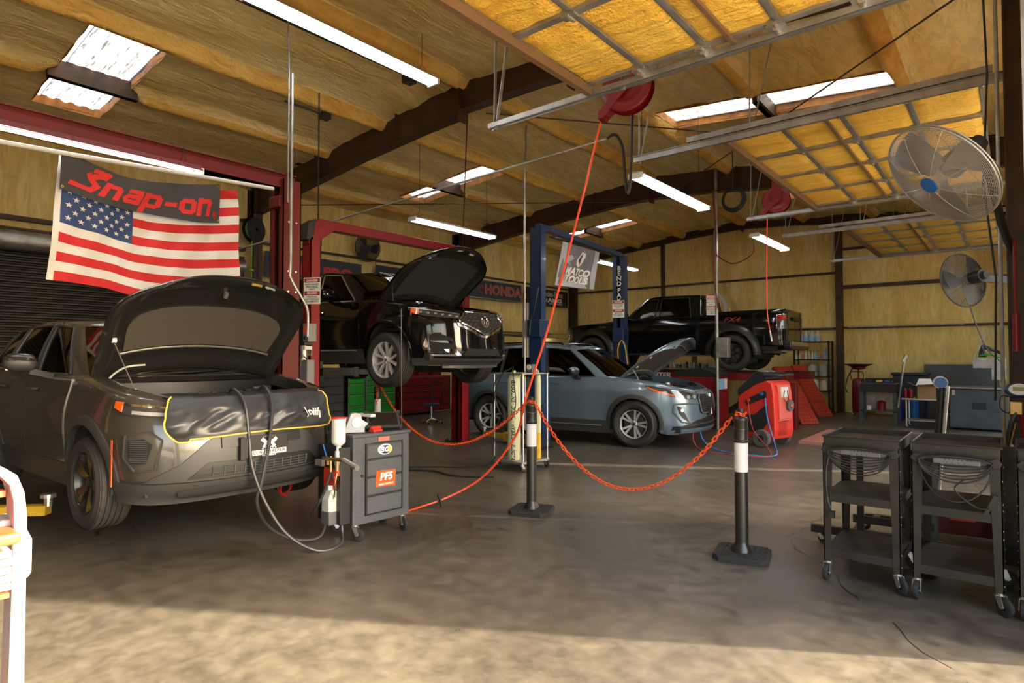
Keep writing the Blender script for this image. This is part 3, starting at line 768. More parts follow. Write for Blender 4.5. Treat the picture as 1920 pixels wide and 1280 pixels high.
def car(d,parent):
    c=Shell(d); body=M[d['paint']]; trim=M['trim']
    # ---- lower body
    ss=set(); k=0
    while k<c.L: ss.add(round(k,4)); k+=.055
    ss.add(c.L)
    for w in c.wx:
        for j in range(0,25): ss.add(round(c.sx(w+c.R*math.cos(PI*j/24)),4))
        for e in (-.004,.004): ss.add(round(c.sx(w+c.R+e),4)); ss.add(round(c.sx(w-c.R+e),4))
    ss=sorted(ss); full=[-s for s in reversed(ss) if s>0]+ss
    NR=18; lip=d.get('lip',.13)
    mb=MB(); cols=[]
    for s in full:
        a=c.z0(s);b=c.z1(s); col=[]
        q=c.S(s,a); col.append(c.S(s,a,-.06)+Vector((0,0,.0)))
        for j in range(NR+1):
            v=j/NR; col.append(c.S(s,a+(b-a)*v,-.012 if v==1 else 0))
        x=c.p2(abs(s)).x
        col.append(c.S(s,b+.012,-.04)); col.append(c.S(s,b+.018,-lip)); col.append(c.S(s,b-.1,-lip-.01))
        cols.append(col)
    m=len(cols[0]); b0=mb.pts([p for col in cols for p in col])
    for i in range(len(cols)-1):
        for j in range(m-1): mb.face(b0+i*m+j,b0+(i+1)*m+j,b0+(i+1)*m+j+1,b0+i*m+j+1)
    bo=mb.build('body',body,parent,smooth=True,ang=55)
    # ---- underbody, wheel wells
    L=d['len']; hw=d['hw']
    u=MB(); 
    x0=-.35
    for (a,bx) in ((-.25,c.wx[0]+c.R+.02),(c.wx[0]-c.R-.02,c.wx[1]+c.R+.02),(c.wx[1]-c.R-.02,-L+.2)):
        za=d.get('under',.27); u.box((min(a,bx),-hw+.16,za),(max(a,bx),hw-.16,za+.1))
    for w in c.wx:
        u.box((w-c.R-.03,-.42,.3),(w+c.R+.03,.42,.62)); u.cyl((w,-hw+.25,c.zc-.05),(w,hw-.25,c.zc-.05),.045,n=10)
        for s in (-1,1): u.bar((w+.1,s*.4,.32),(w,s*(hw-.28),c.zc-.08),.08,.04); u.cyl((w,s*.5,c.zc),(w+.02,s*.48,.85),.055,n=12)
    u.cyl((-1.2,.15,.22+za-.27),(-L+.5,.2,.24+za-.27),.035,n=10); u.cyl((-L+.9,.2,.28),(-L+.9,.55,.28),.1,n=14)
    u.build('underbody','interior',parent)
    for w in c.wx:
        for s in (-1,1):
            wl=MB()
            yo=s*(hw-.04); yi=s*(hw-.36)
            def F(u_,v_,w=w,yo=yo,yi=yi):
                an=-.25+(PI+.5)*u_; return (w+(c.R+.004)*math.cos(an),yo+(yi-yo)*v_,c.zc+(c.R+.004)*math.sin(an))
            wl.grid(F,20,2)
            cen=wl.pts([(w,yi,c.zc+.05)]); 
            ring=wl.pts([F(j/20,1) for j in range(21)])
            for j in range(20): wl.face(cen,ring+j,ring+j+1)
            wl.build('wheel_liner','interior',parent,smooth=True,ang=60)
    # ---- arch trim and sill cladding
    tw=d.get('trimw',.065)
    for w in c.wx:
        for s in (-1,1):
            def F(u_,v_,o,w=w,s=s):
                an=-.16+(PI+.32)*u_; rr=c.R-.008+(tw+.008)*v_; x=w+rr*math.cos(an); z=c.zc+rr*math.sin(an)
                return c.S(s*c.sx(x),max(z,sinterp(d['bottom'],x)),o+(.0 if v_<1 else -.008))
            MB().slab(lambda a,b:F(a,b,.018),lambda a,b:F(a,b,-.03),28,3).build('wheel_arch_trim',M[d.get('archm','trim')],parent,smooth=True,ang=50)
    xs0=c.wx[0]-c.R-.02; xs1=c.wx[1]+c.R+.02
    if d.get('sill',1):
        for s in (-1,1):
            a,b=c.sx(xs0),c.sx(xs1); zs=d.get('sillz',.42)
            patch(c,[(s*a,c.z0(a)-.03,zs),(s*(a+b)/2,c.z0(a)-.03,zs),(s*b,c.z0(b)-.03,zs)] if s>0 else [(s*b,c.z0(b)-.03,zs),(s*(a+b)/2,c.z0(a)-.03,zs),(s*a,c.z0(a)-.03,zs)],.014,24,4,.05).build('sill_cladding',trim,parent,smooth=True,ang=50)
    # ---- doors
    for s in (-1,1):
        for (xa,xb,za) in d['doors']:
            n=20
            def zl(x): 
                z=za
                for w in c.wx:
                    q=abs(x-w); rr=c.R+tw+.02
                    if q<rr: z=max(z,c.zc+math.sqrt(rr*rr-q*q))
                return z
            sts=[]
            for k in range(n+1):
                x=xa+(xb-xa)*k/n; sv=c.sx(x); sts.append((s*sv,min(zl(x),c.z1(sv)-.06),c.z1(sv)-.018))
            if s<0: sts=sts[::-1]
            dr=patch(c,sts,.007,30,14,.02,sm=False).build('door',body,parent,smooth=True,ang=50)
            hx=xb+.16 if xb<xa else xb; hz=d['handle']
            hh=MB(); 
            P=[c.S(s*c.sx(hx+q),hz,o) for q,o in ((-.09,.012),(-.07,.04),(0,.048),(.07,.04),(.09,.012))]
            hh.tube(catmull(P,4),.013,8); hh.build('door_handle',M[d.get('handlem',d['paint'])],dr,smooth=True)
    # ---- greenhouse
    gh=d['gh']; G,m,t2=glass_shell(c,gh,d); W=d['windows']   # (name,t0,t1,v0,v1,mat)
    def inw(t,v):
        for nm,a,b,v0,v1,_ in W:
            if a<=abs(t)<=b and v0<=v<=v1: return True
            if nm=='windscreen' and abs(t)<=b and v0<=v<=v1: return True
        return False
    us=set()
    k=0
    while k<=m+1e-6: us.add(round(min(k,m),3)); k+=.1
    for nm,a,b,v0,v1,_ in W: us.add(a);us.add(b)
    us=sorted(us); us=[-x for x in reversed(us) if x>0]+us
    vs=sorted(set([0,.15,.3,.45,.6,.75,.9,1]+[w[3] for w in W]+[w[4] for w in W]))
    g=MB(); b0=g.pts([G(t,v) for t in us for v in vs]); nv=len(vs)
    for i in range(len(us)-1):
        for j in range(nv-1):
            if inw((us[i]+us[i+1])/2,(vs[j]+vs[j+1])/2): continue
            g.face(b0+i*nv+j,b0+(i+1)*nv+j,b0+(i+1)*nv+j+1,b0+i*nv+j+1)
    # roof
    K=6; ring=[G(t,1) for t in us]; crown=d.get('crown',.03)
    xs=[p.x for p in ring]
    b0=g.pts([(p.x,p.y*(1-k/K),p.z+crown*(1-(1-k/K)**2)*(1 if 1 else 0)) for p in ring for k in range(K+1)])
    for i in range(len(ring)-1):
        for k in range(K): g.face(b0+i*(K+1)+k,b0+(i+1)*(K+1)+k,b0+(i+1)*(K+1)+k+1,b0+i*(K+1)+k+1)
    g.build('cabin_shell',body,parent,smooth=True,ang=35)
    for nm,a,b,v0,v1,gm in W:
        if nm=='windscreen': gpatch(G,-b,b,v0,v1,-.002,30,10).build('windscreen',M[gm],parent,smooth=True,ang=60)
        elif nm=='rear_window': gpatch(G,a,m,v0,v1,-.002,16,6).build('rear_window',M[gm],parent,smooth=True,ang=60); gpatch(G,-m,-a,v0,v1,-.002,16,6).build('rear_window',M[gm],parent,smooth=True,ang=60)
        else:
            for s in (-1,1):
                f=d.get('wintop',{}).get(nm)
                wn=gpatch(G,s*a,s*b,v0,v1,.001,14,6).build('side_window',M[gm],parent,smooth=True,ang=60)
                # frame
                Q=[G(s*(a+(b-a)*u),v,.005) for u,v in [(i/8,v0) for i in range(9)]+[(1,v0+(v1-v0)*j/5) for j in range(1,6)]+[(1-i/8,v1) for i in range(1,9)]+[(0,v1-(v1-v0)*j/5) for j in range(1,5)]]
                MB().tube(Q,.012,6,closed=True).build('window_frame',M[d.get('framem','trim')],wn,smooth=True)
    # interior
    it=MB(); bz=d['bz']; xw=gh[0][0][0]
    it.box((xw-.55,-hw+.22,bz-.25),(xw-.1,hw-.22,bz-.02))
    for y in (-.38,.38):
        for x in d['seats']:
            it.box((x-.1,y-.24,bz-.4),(x+.08,y+.24,bz+.14),Matrix.Rotation(R(-12),3,'Y')); it.box((x-.1,y-.12,bz+.19),(x+.0,y+.12,bz+.36),Matrix.Rotation(R(-8),3,'Y'))
    it.box((-L+.9,-hw+.2,.5),(xw+.1,hw-.2,.6))
    it.lathe([(.18,-.012),(.192,0),(.18,.012),(.168,0)],o=(xw-.72,.36,bz+.05),axis=(.9,0,.45),n=24,closed=True)
    it.build('interior','interior',parent)
    # ---- mirrors
    for s in (-1,1):
        x,y,z=d['mirror']
        mb=MB(); mb.bar((x-.02,s*(y-.2),z-.13),(x,s*(y-.03),z-.08),.1,.05)
        def mr(u,v):
            k=(1-abs(2*u-1)**3.2)**.5; a=2*PI*v; ca,sa=math.cos(a),math.sin(a)
            return (x+(.10 if ca>0 else .022)*k*ca*(1-.35*u),s*(y-.1+.25*u),z-.015+.014*u+.082*(.25+.75*k)*(k>0)*k**.3*(abs(sa)**.8)*(1 if sa>0 else -1)*(1-.15*u))
        mb.grid(mr,14,20)
        mo=mb.build('mirror',M[d.get('mirrorm','trim')],parent,smooth=True,ang=60)
        MB().slab(lambda u,v:(x-.020,s*(y-.065+.18*u),z-.07+.12*v),lambda u,v:(x-.027,s*(y-.065+.18*u),z-.07+.12*v),2,2).build('mirror_glass','chrome',mo)
        if d.get('mirrorcap'):
            MB().grid(lambda u,v:tuple(q+dq for q,dq in zip(mr(.03+.94*u,.02+.38*v),(.004,0,.004))),14,8).build('mirror_cap',M[d['mirrorcap']],mo,smooth=True)
    return c,G
def make_hood(c,parent,m,x0,x1,w0,w1,z0,z1,ang,crown=.05,hinge=None,th=.045,padm='liner',nose=.12,rimm='trim'):
    """hood from cowl x0 (hinge) to nose x1, opened by ang about the hinge"""
    h=bpy.data.objects.new('hood',None)
    def F(u,v,o=0):
        q=2*u-1
        w=w0+(w1-w0)*v
        w*= (1-.34*max(0,(v-.58)/.42)**2.6)
        x=x0+(x1-x0)*v; x-= nose*(abs(q)**2.6)*v + .10*(1-v)*(q*q)*(-1)*-1
        y=q*w
        z=z0+(z1-z0)*(v**1.6)+crown*(1-q*q)*(1-.3*v)+.02*math.sin(PI*v) - .05*max(0,(v-.86)/.14)**2 - .03*abs(q)**6
        return Vector((x,y,z+o))
    hx=Vector(hinge or (x0-.05,0,z0+.02)); rot=Matrix.Rotation(-R(ang),4,'Y')
    T=Matrix.Translation(hx)@rot@Matrix.Translation(-hx)
    mb=MB(); mb.T=T
    mb.slab(lambda u,v:F(u,v),lambda u,v:F(u,v,-.018),26,22)
    ho=mb.build('hood',m,parent,smooth=True,ang=50)
    # inner frame: raised rim band
    ib=MB(); ib.T=T
    def fr(u,v,o): return F(.02+.96*u,.015+.97*v,o)
    def depth(u,v):
        e=min(min(u,1-u)*1.5,min(v,1-v)*1.1)
        return -.02-.03*max(0,min(1,e/.035)) + .02*max(0,min(1,(e-.12)/.03))
    ib.slab(lambda u,v:fr(u,v,-.016),lambda u,v:fr(u,v,depth(u,v)),40,34)
    ib.build('hood_inner_frame',rimm,ho,smooth=True,ang=60)
    return ho,F,T
M['trim']=mat('matte_grey_cladding',(.045,.045,.044),.45,spec=.45)
M['liner']=mat('hood_insulation',(.06,.05,.038),.9,bump=.4,bscale=150)
M['satin']=mat('satin_black_paint',(.015,.014,.013),.22,coat=.6)
def srt(t): return sorted(t)
def emblem_ring(c,s,z,rx,rz,r,off=.02,n=24):
    return frame(c,[(s+rx*math.cos(2*PI*k/n),z+rz*math.sin(2*PI*k/n)) for k in range(n)],off,r,6)
def engine_bay(t,x0,x1,w,z,spec):
    mb=MB(); mb.box((x0,-w,z-.32),(x1,w,z-.28)); mb.box((x0-.02,-w,z-.3),(x0+.02,w,z+.0))
    mb.build('engine_bay_tub','interior',t)
    e=MB(); e.box((x0+.3,-.32,z-.28),(x1-.22,.30,z-.1)); e.box((x0+.36,-.27,z-.1),(x1-.28,.25,z-.055))
    for k in range(4): e.cyl((x0+.4,-.2+k*.12,z-.06),(x0+.52,-.2+k*.12,z-.03),.03,n=10)
    e.build('engine_cover','blackm',t,bevel=.015)
    b=MB(); b.box((x0+.25,.45,z-.28),(x0+.5,.68,z-.06)); b.box((x0+.28,.5,z-.06),(x0+.31,.54,z-.03)); b.box((x0+.28,.6,z-.06),(x0+.31,.64,z-.03)); b.build('battery','black',t,bevel=.008)
    r=MB(); r.cyl((x0+.35,-.55,z-.25),(x0+.35,-.55,z-.08),.07,n=16); r.cyl((x0+.35,-.55,z-.08),(x0+.35,-.55,z-.05),.035,n=12); r.build('coolant_reservoir','pale',t)
    p=MB(); p.tube(catmull([(x1-.12,-.4,z-.1),(x1-.25,-.3,z-.04),(x0+.5,-.35,z-.05),(x0+.35,-.2,z-.05)],6),.03,8); p.tube(catmull([(x1-.12,.35,z-.08),(x1-.3,.36,z-.03),(x0+.4,.33,z-.04)],6),.035,8)
    p.build('intake_hose','rubber',t,smooth=True)
    s=MB(); 
    for y in (-1,1): s.cyl((x0+.12,y*.52,z-.2),(x0+.12,y*.52,z-.02),.1,n=18); s.cyl((x0+.12,y*.52,z-.02),(x0+.12,y*.52,z+.0),.03,n=10)
    s.build('strut_tower','cabgrey',t)
def cowl(t,x,w,z,bow=.16):
    mb=MB(); mb.grid(lambda u,v:(x-.02+.17*v-bow*abs(2*u-1)**2,(2*u-1)*w,z+.0-.035*v+.01*math.sin(u*PI)),20,3)
    mb.grid(lambda u,v:(x+.15-bow*abs(2*u-1)**2,(2*u-1)*w,z-.035-.14*v),20,2)
    o=mb.build('cowl_panel','black',t,smooth=True,ang=40)
    w_=MB(); w_.tube([(x-.02,-w*.85,z+.02),(x-.0,0,z+.05),(x-.12,.45,z+.07)],.009,6); w_.tube([(x-.02,w*.05,z+.02),(x-.05,.6,z+.06)],.009,6)
    w_.build('wiper','black',t)
# =================================================================== grey crossover, bay 1
def rav():
    t=thing('crossover_suv','grey crossover with hood up and black fender cover over its nose','car',(-4.62,2.50,.27),R(2))
    d=dict(paint='ravpaint',len=4.6,hw=.925,zc=.37,arch=.405,wheels=[-.93,-3.62],
      plan=[(0,0),(-.012,.2),(-.04,.42),(-.11,.62),(-.24,.78),(-.45,.875),(-.8,.915),(-1.5,.92),(-3.0,.925),(-3.9,.91),(-4.25,.84),(-4.45,.7),(-4.57,.45),(-4.6,0)],
      front=[(.22,-.15),(.3,-.05),(.38,-.01),(.55,0),(.68,-.015),(.8,-.05),(.9,-.1),(1.0,-.17)],
      side=[(.25,-.06),(.4,-.02),(.6,.0),(.8,.005),(.93,-.015),(1.05,-.045),(1.2,-.075)],
      rear=[(.3,-.04),(.5,0),(.9,-.03),(1.2,-.1)],
      top=srt([(0,.93),(-.15,.95),(-.4,1.0),(-.8,1.06),(-1.2,1.11),(-1.8,1.125),(-2.8,1.14),(-3.6,1.18),(-4.2,1.22),(-4.6,1.2)]),
      bottom=srt([(0,.25),(-.4,.25),(-.9,.3),(-1.4,.25),(-3.1,.25),(-3.7,.32),(-4.3,.33),(-4.6,.36)]),
      doors=[(-1.42,-2.42,.40),(-2.44,-3.4,.40)],handle=1.0,mirror=(-1.93,1.07,1.245),mirrorm='trim',mirrorcap='satin',
      gh=[((-1.2,0,1.11),(-2.02,0,1.61)),((-1.25,.45,1.11),(-2.05,.36,1.61)),((-1.5,.80,1.11),(-2.2,.585,1.595)),((-2.43,.845,1.125),(-2.6,.62,1.635)),((-3.4,.845,1.16),(-3.35,.62,1.625)),((-4.2,.78,1.22),(-3.95,.57,1.58)),((-4.42,.45,1.22),(-4.1,.36,1.57)),((-4.48,0,1.22),(-4.14,0,1.57))],
      windows=[('windscreen',0,1.8,.03,.93,'wglass'),('f',2.14,2.93,.04,.9,'glass'),('r',3.06,3.92,.04,.9,'glass'),('q',4.04,4.6,.06,.86,'glass'),('rear_window',5.3,7,.1,.9,'glass')],
      bz=1.12,seats=[-2.5,-3.4],crown=.035,flare=.02)
    c,G=car(d,t)
    P=lambda *a,**k:patch(c,*a,**k)
    for s in (-1,1):
        # headlamp
        a,b=c.sy(.40),c.sx(-.52)
        sts=[(a,.835,.885),((a+b)/2,.845,.935),(b-.1,.875,.965),(b,.915,.975)]
        fx=lambda L:[(s*q,*r) for q,*r in L][::s]
        hl=P(fx(sts),.012,24,6,.04).build('headlamp','lens',t,smooth=True,ang=50)
        P(fx([(a+.02,.872,.884),((a+b)/2,.91,.925),(b-.12,.935,.95)]),.018,20,2,.01).build('light_bar','chrome',hl)
        P(fx([(a+.04,.842,.858),((a+b)/2,.855,.88),(b-.2,.872,.895)]),.018,20,2,.01).build('light_bar','lampwhite',hl)
        P(fx([(b-.11,.885,.955),(b-.03,.915,.962)]),.018,6,3,.01).build('turn_signal','amber',hl)
        # side vent in the bumper
        q=c.sy(.74)
        v=poly_patch(c,[(s*(q-.02),.47),(s*(q+.13),.46),(s*(q+.22),.56),(s*(q+.2),.72),(s*(q+.02),.74),(s*(q-.06),.68)],.010,.03).build('bumper_vent','ravpaint',t,smooth=True,ang=50)
        frame(c,[(s*(q-.02),.47),(s*(q+.13),.46),(s*(q+.22),.56),(s*(q+.2),.72),(s*(q+.02),.74),(s*(q-.06),.68)],.012,.007,5).build('vent_surround','trim',v,smooth=True)
        iv=poly_patch(c,[(s*(q+.04),.52),(s*(q+.13),.51),(s*(q+.17),.58),(s*(q+.165),.68),(s*(q+.06),.695),(s*(q+.0),.65)],.018,.02)
        iv.build('vent_mesh','gauze',v)
        lv=MB()
        for k in range(11):
            z=.53+.015*k; A=c.S(s*(q+.03),z,.021);B=c.S(s*(q+.155),z,.021); lv.bar(A,B,.005,.005)
        lv.build('vent_louver','cabgrey',v)
    # lower cladding: broad centre with raised wings
    poly_patch(c,[(-.86,.37),(-.60,.50),(-.42,.66),(-.34,.69),(.34,.69),(.42,.66),(.6,.50),(.86,.37)],.016,.03).build('lower_bumper','trim',t,smooth=True,ang=30)
    P([(-c.sx(-.5),.22,.37),(-.7,.20,.365),(0,.2,.36),(.7,.20,.365),(c.sx(-.5),.22,.37)],.03,50,5,.06).build('bumper_lip','trim',t,smooth=True,ang=50)
    lip2=P([(-.62,.245,.30),(-.5,.24,.315),(0,.24,.32),(.5,.24,.315),(.62,.245,.30)],.042,30,3,.03).build('skid_plate','trim',t,smooth=True,ang=50)
    g=poly_patch(c,[(-.56,.385),(-.42,.50),(.42,.50),(.56,.385)],.022,.02).build('lower_grille','black',t)
    r=MB()
    for z in (.4,.42,.44,.462): 
        r.tube([c.S(y/20*.4,z,.028) for y in range(-20,21)],.0035,5)
    for k in range(-5,6): r.tube([c.S(k*.078,.395,.03),c.S(k*.078,.47,.03)],.004,5)
    r.build('grille_bar','cabgrey',g)
    P([(-.33,.60,.75),(0,.60,.76),(.33,.60,.75)],.03,10,3,.05).build('grille_panel','black',t)
    # plate
    pf=MB(); 
    def pl(u,v,o): return Vector((.035+o,.03-.165+.33*u,.5+.17*v))
    pf.slab(lambda u,v:pl(u,v,.0),lambda u,v:pl(u,v,-.02),2,2)
    p=pf.build('front_plate','black',t,bevel=.004)
    w=MB(); o=Vector((.0375,.03,.535)); add_text(w,'CL AUTO REPAIR',lambda x,y:o+Vector((0,x,y)),.036,off=.0008); 
    w.build('plate_text','black',p,recalc=False)
    w=MB(); 
    w.box((.0352,-.12,.515),(.0365,.18,.553)); w.box((.0352,-.03,.503),(.0365,.09,.511))
    for sg in (-1,1):
        rr=Matrix.Rotation(R(38*sg),3,'X')
        w.box((.0352,.03+sg*.03-.012,.565),(.0362,.03+sg*.03+.012,.625),rr); w.box((.0352,.03+sg*.048-.02,.612),(.0362,.03+sg*.048+.02,.64),rr)
        w.lathe([(.008,0),(.014,0)],o=(.0362,.03+sg*.02,.563),axis=(1,0,0),n=14); w.lathe([(.004,0),(.007,0)],o=(.0362,.03+sg*.055,.563),axis=(1,0,0),n=10)
    add_text(w,'· · · · · · ·',lambda x,y:Vector((.0362,.03+x,.655+y)),.03)
    w.build('plate_print','white',p)
    MB().box((.0,-.21,.49),(.045,-.17,.665)).box((.0,-.165,.5),(.03,-.14,.65)).build('plate_bracket','black',t,bevel=.004)
    # hood, bay
    engine_bay(t,-1.15,-.28,.74,1.0,0)
    cowl(t,-1.2,.78,1.1)
    s=MB(); s.grid(lambda u,v:(-.18-.22*v-.14*abs(2*u-1)**2,(2*u-1)*.74,.945+.02*v),20,3); s.grid(lambda u,v:(-.40-.14*abs(2*u-1)**2,(2*u-1)*.74,.965-.14*v),20,2)
    so=s.build('radiator_cover','trim',t,smooth=True,ang=40)
    q=MB()
    for y in (-.4,-.16,.06,.3): q.cyl((-.26,y,.965),(-.26,y,.974),.016,n=12)
    q.build('clip','steel',so)
    MB().cyl((-.33,.17,.965),(-.33,.17,1.0),.05,n=6).build('filler_cap','white',t)
    ho,F,T=make_hood(c,t,'satin',-1.22,-.1,.80,.86,1.10,.965,54,crown=.05,rimm='satin')
    pad=MB(); pad.T=T
    def sq(u,v,o):
        a=2*u-1;b=2*v-1; r_=1
        # rounded pad outline
        yy=a*(1-.12*max(0,b)**3-.03*max(0,-b)); return F(.5+.40*yy,.47+.19*b*(1-.25*abs(a)**4 if b>0 else 1),o)
    pad.slab(lambda u,v:sq(u,v,-.05),lambda u,v:sq(u,v,-.03),24,16); pad.build('insulation_pad','liner',ho,smooth=True,ang=50)
    l=MB(); l.T=T; l.tube([F(.10+.80*k/20,.262,-.052) for k in range(21)],.011,6); l.build('inner_lip','steel',ho,smooth=True)
    l=MB(); l.T=T; l.cbox(F(.5,.80,-.052),(.05,.03,.03)); l.build('latch','steel',ho)
    for u,v,mm in ((.62,.93,'gold'),(.72,.925,'white')):
        l=MB(); l.T=T; l.slab(lambda a,b:F(u+.075*a,v+.035*b,-.0495),lambda a,b:F(u+.075*a,v+.035*b,-.045),2,2); l.build('label',mm,ho)
    # prop rod
    tip=T@F(.05,.42,-.05); MB().tube([(-.62,-.68,.98),tuple(tip)],.0042,6).build('prop_rod','steel',t); MB().cyl(tip+Vector((0,-.01,0)),tip+Vector((0,.02,0)),.022,n=12).build('prop_clip','white',t)
    MB().tube([(-.62,-.68,.98),tuple(Vector((-.62,-.68,.98)).lerp(tip,.12))],.01,8).build('prop_sleeve','pale',t)
    MB().tube(catmull([(-1.12,-.74,1.02),(-1.1,-.7,1.12),(-1.02,-.62,1.2),(-.95,-.5,1.22)],6),.008,6).build('washer_hose','pale',t)
    # wheels hanging down
    stl=dict(n=5,w0=.05,w1=.075,subs=[-.17,.17],spread=.45,waist=.8,cap=1)
    for x in (-.93,-3.62):
        for s in (-1,1): wheel(t,'wheel',x,s*.82,.315,.355,.235,s,stl,'blackrim','black',spr=.63)
    # mud flap sliver, roof rails
    MB().slab(lambda u,v:(-.5+.03*u,-.905,.34+.34*v),lambda u,v:(-.5+.03*u,-.9,.34+.34*v),1,1).build('marker_strip','orange',t)
    # door mouldings
    return c,t
M['lampwhite']=mat('lamp_guide_white',(.32,.32,.32),.25,coat=.5)
M['ravpaint']=mat('warm_grey_car_paint',(.080,.073,.062),.24,.42,coat=.8)
M['blackrim']=mat('gloss_black_alloy',(.02,.019,.018),.32,.2,coat=.2)
M['blackpaint']=mat('black_car_paint',(.004,.004,.005),.07,.0,spec=.45)
M['bluepaint']=mat('silver_blue_car_paint',(.18,.255,.325),.27,.5,coat=.8)
RAV,RAVT=rav()
# =================================================================== black crossover on red lift
def rdx():
    t=thing('luxury_suv','glossy black crossover raised on the red two-post lift, hood open','car',(-5.98,6.62,1.22),R(3))
    d=dict(paint='blackpaint',len=4.74,hw=.95,zc=.37,arch=.41,wheels=[-.93,-3.68],
      plan=[(0,0),(-.012,.2),(-.05,.42),(-.14,.62),(-.30,.79),(-.52,.89),(-.85,.935),(-1.5,.94),(-3.0,.95),(-4.0,.93),(-4.35,.86),(-4.58,.72),(-4.7,.45),(-4.74,0)],
      front=[(.2,-.16),(.27,-.03),(.4,.01),(.55,0),(.7,-.01),(.85,-.04),(.95,-.12)],
      side=[(.25,-.06),(.4,-.02),(.6,.0),(.8,.0),(.93,-.02),(1.05,-.05),(1.2,-.09)],
      rear=[(.3,-.04),(.5,0),(.9,-.03),(1.2,-.1)],
      top=srt([(0,.935),(-.15,.95),(-.4,.985),(-.8,1.04),(-1.2,1.08),(-1.8,1.09),(-2.8,1.11),(-3.6,1.15),(-4.3,1.18),(-4.74,1.15)]),
      bottom=srt([(0,.25),(-.4,.24),(-.9,.3),(-1.4,.25),(-3.1,.25),(-3.7,.32),(-4.3,.33),(-4.74,.36)]),
      doors=[(-1.45,-2.5,.40),(-2.52,-3.5,.40)],handle=.95,mirror=(-1.95,1.08,1.2),mirrorm='blackpaint',handlem='chrome',framem='steel',
      gh=[((-1.22,0,1.07),(-2.05,0,1.58)),((-1.27,.45,1.07),(-2.08,.36,1.58)),((-1.52,.82,1.07),(-2.25,.58,1.565)),((-2.5,.86,1.09),(-2.65,.61,1.60)),((-3.5,.86,1.13),(-3.35,.61,1.58)),((-4.3,.78,1.18),(-3.95,.56,1.50)),((-4.5,.45,1.18),(-4.15,.36,1.49)),((-4.56,0,1.18),(-4.2,0,1.49))],
      windows=[('windscreen',0,1.8,.03,.93,'wglass'),('f',2.14,2.93,.04,.9,'glass'),('r',3.06,3.92,.04,.9,'glass'),('q',4.04,4.6,.06,.86,'glass'),('rear_window',5.3,7,.1,.9,'glass')],
      bz=1.08,seats=[-2.5,-3.4],crown=.035,flare=.02,archm='blackpaint',trimw=.03)
    c,G=car(d,t)
    for s in (-1,1):
        fx=lambda L:[(s*q,*r) for q,*r in L][::s]
        a,b=c.sy(.42),c.sx(-.55)
        hl=patch(c,fx([(a,.81,.875),((a+b)/2,.83,.915),(b-.12,.865,.955),(b,.93,.955)]),.012,24,6,.04).build('headlamp','black',t,smooth=True,ang=50)
        patch(c,fx([(a,.868,.88),((a+b)/2,.905,.92),(b,.952,.962)]),.02,20,2,.012).build('light_bar','steel',hl)
        jw=MB()
        for k in range(6):
            q=a+.05+k*(b-a-.24)/5; zc=.84+.05*k/5; p=c.S(s*q,zc,.012); jw.cbox(p,(.03,.04,.022),Matrix.Rotation(R(20),3,'Z'))
        jw.build('headlamp_jewel','ledlens',hl)
        patch(c,fx([(b-.16,.86,.945),(b-.05,.885,.948)]),.016,6,4,.01).build('turn_signal','amber',hl)
        # fog area
        q=c.sy(.62)
        v=poly_patch(c,[(s*(q-.16),.42),(s*(q+.16),.36),(s*(q+.23),.44),(s*(q+.22),.6),(s*(q+.08),.62),(s*(q-.1),.55)],.012,.03).build('bumper_vent','gauze',t)
        poly_patch(c,[(s*(q-.1),.49),(s*(q+.16),.50),(s*(q+.2),.525),(s*(q-.06),.525)],.024,.02).build('vent_blade','blackpaint',v)
        poly_patch(c,[(s*(q+.14),.33),(s*(q+.25),.34),(s*(q+.29),.44),(s*(q+.245),.56),(s*(q+.2),.44)],.022,.03).build('corner_garnish','chrome',v)
        frame(c,[(s*(q+.2),.37),(s*(q+.22),.58),(s*(q+.16),.62),(s*(q+.05),.62)],.02,.008,5,False).build('vent_edge','cabgrey',v)
        g=MB(); frame(c,[(s*(q-.14),.335),(s*(q+.2),.335)],.02,.012,6,False).build('lower_strip','steel',t)
        poly_patch(c,[(s*(q-.22),.335),(s*(q-.08),.335),(s*(q+.02),.41),(s*(q-.12),.42)],.024,.02).build('bumper_fin','chrome',t)
        MB().tube([c.S(s*c.sx(x),.40,.02) for x in [-1.5-.1*k for k in range(20)]],.008,6).build('door_strip','steel',t)
    poly_patch(c,[(-.40,.335),(-.3,.42),(.3,.42),(.40,.335)],.012,.02).build('lower_grille','gauze',t)
    patch(c,[(-c.sx(-.5),.21,.30),(0,.2,.29),(c.sx(-.5),.21,.30)],.02,50,5,.05).build('bumper_lip','trim',t,smooth=True,ang=50)
    patch(c,[(-.66,.17,.235),(0,.16,.23),(.66,.17,.235)],.03,30,4,.06).build('skid_plate','cabgrey',t,smooth=True,ang=50)
    pg=[(-.33,.905),(.33,.905),(.45,.80),(.44,.77),(0,.615),(-.44,.77),(-.45,.80)]
    gr=poly_patch(c,pg,.02,.03).build('grille','gauze',t)
    frame(c,pg,.026,.014,6).build('grille_frame','chrome',gr,smooth=True)
    poly_patch(c,[(-.47,.76),(-.05,.605),(0,.598),(.05,.605),(.47,.76),(.46,.72),(.05,.572),(-.05,.572),(-.46,.72)],.018,.03).build('grille_chin','chrome',gr)
    gm=MB()
    for k in range(9):
        for j in range(6):
            s=(k-4)*.085+(.04 if j%2 else 0); z=.66+j*.045
            if abs(s)<.42-(.25*max(0,(.78-z)/.16)) and (abs(s)>.09 or abs(z-.79)>.09): gm.bar(c.S(s-.02,z-.008,.026),c.S(s+.02,z+.008,.026),.006,.01)
    gm.build('grille_stud','cabgrey',gr)
    em=emblem_ring(c,0,.785,.066,.075,.008,.045)
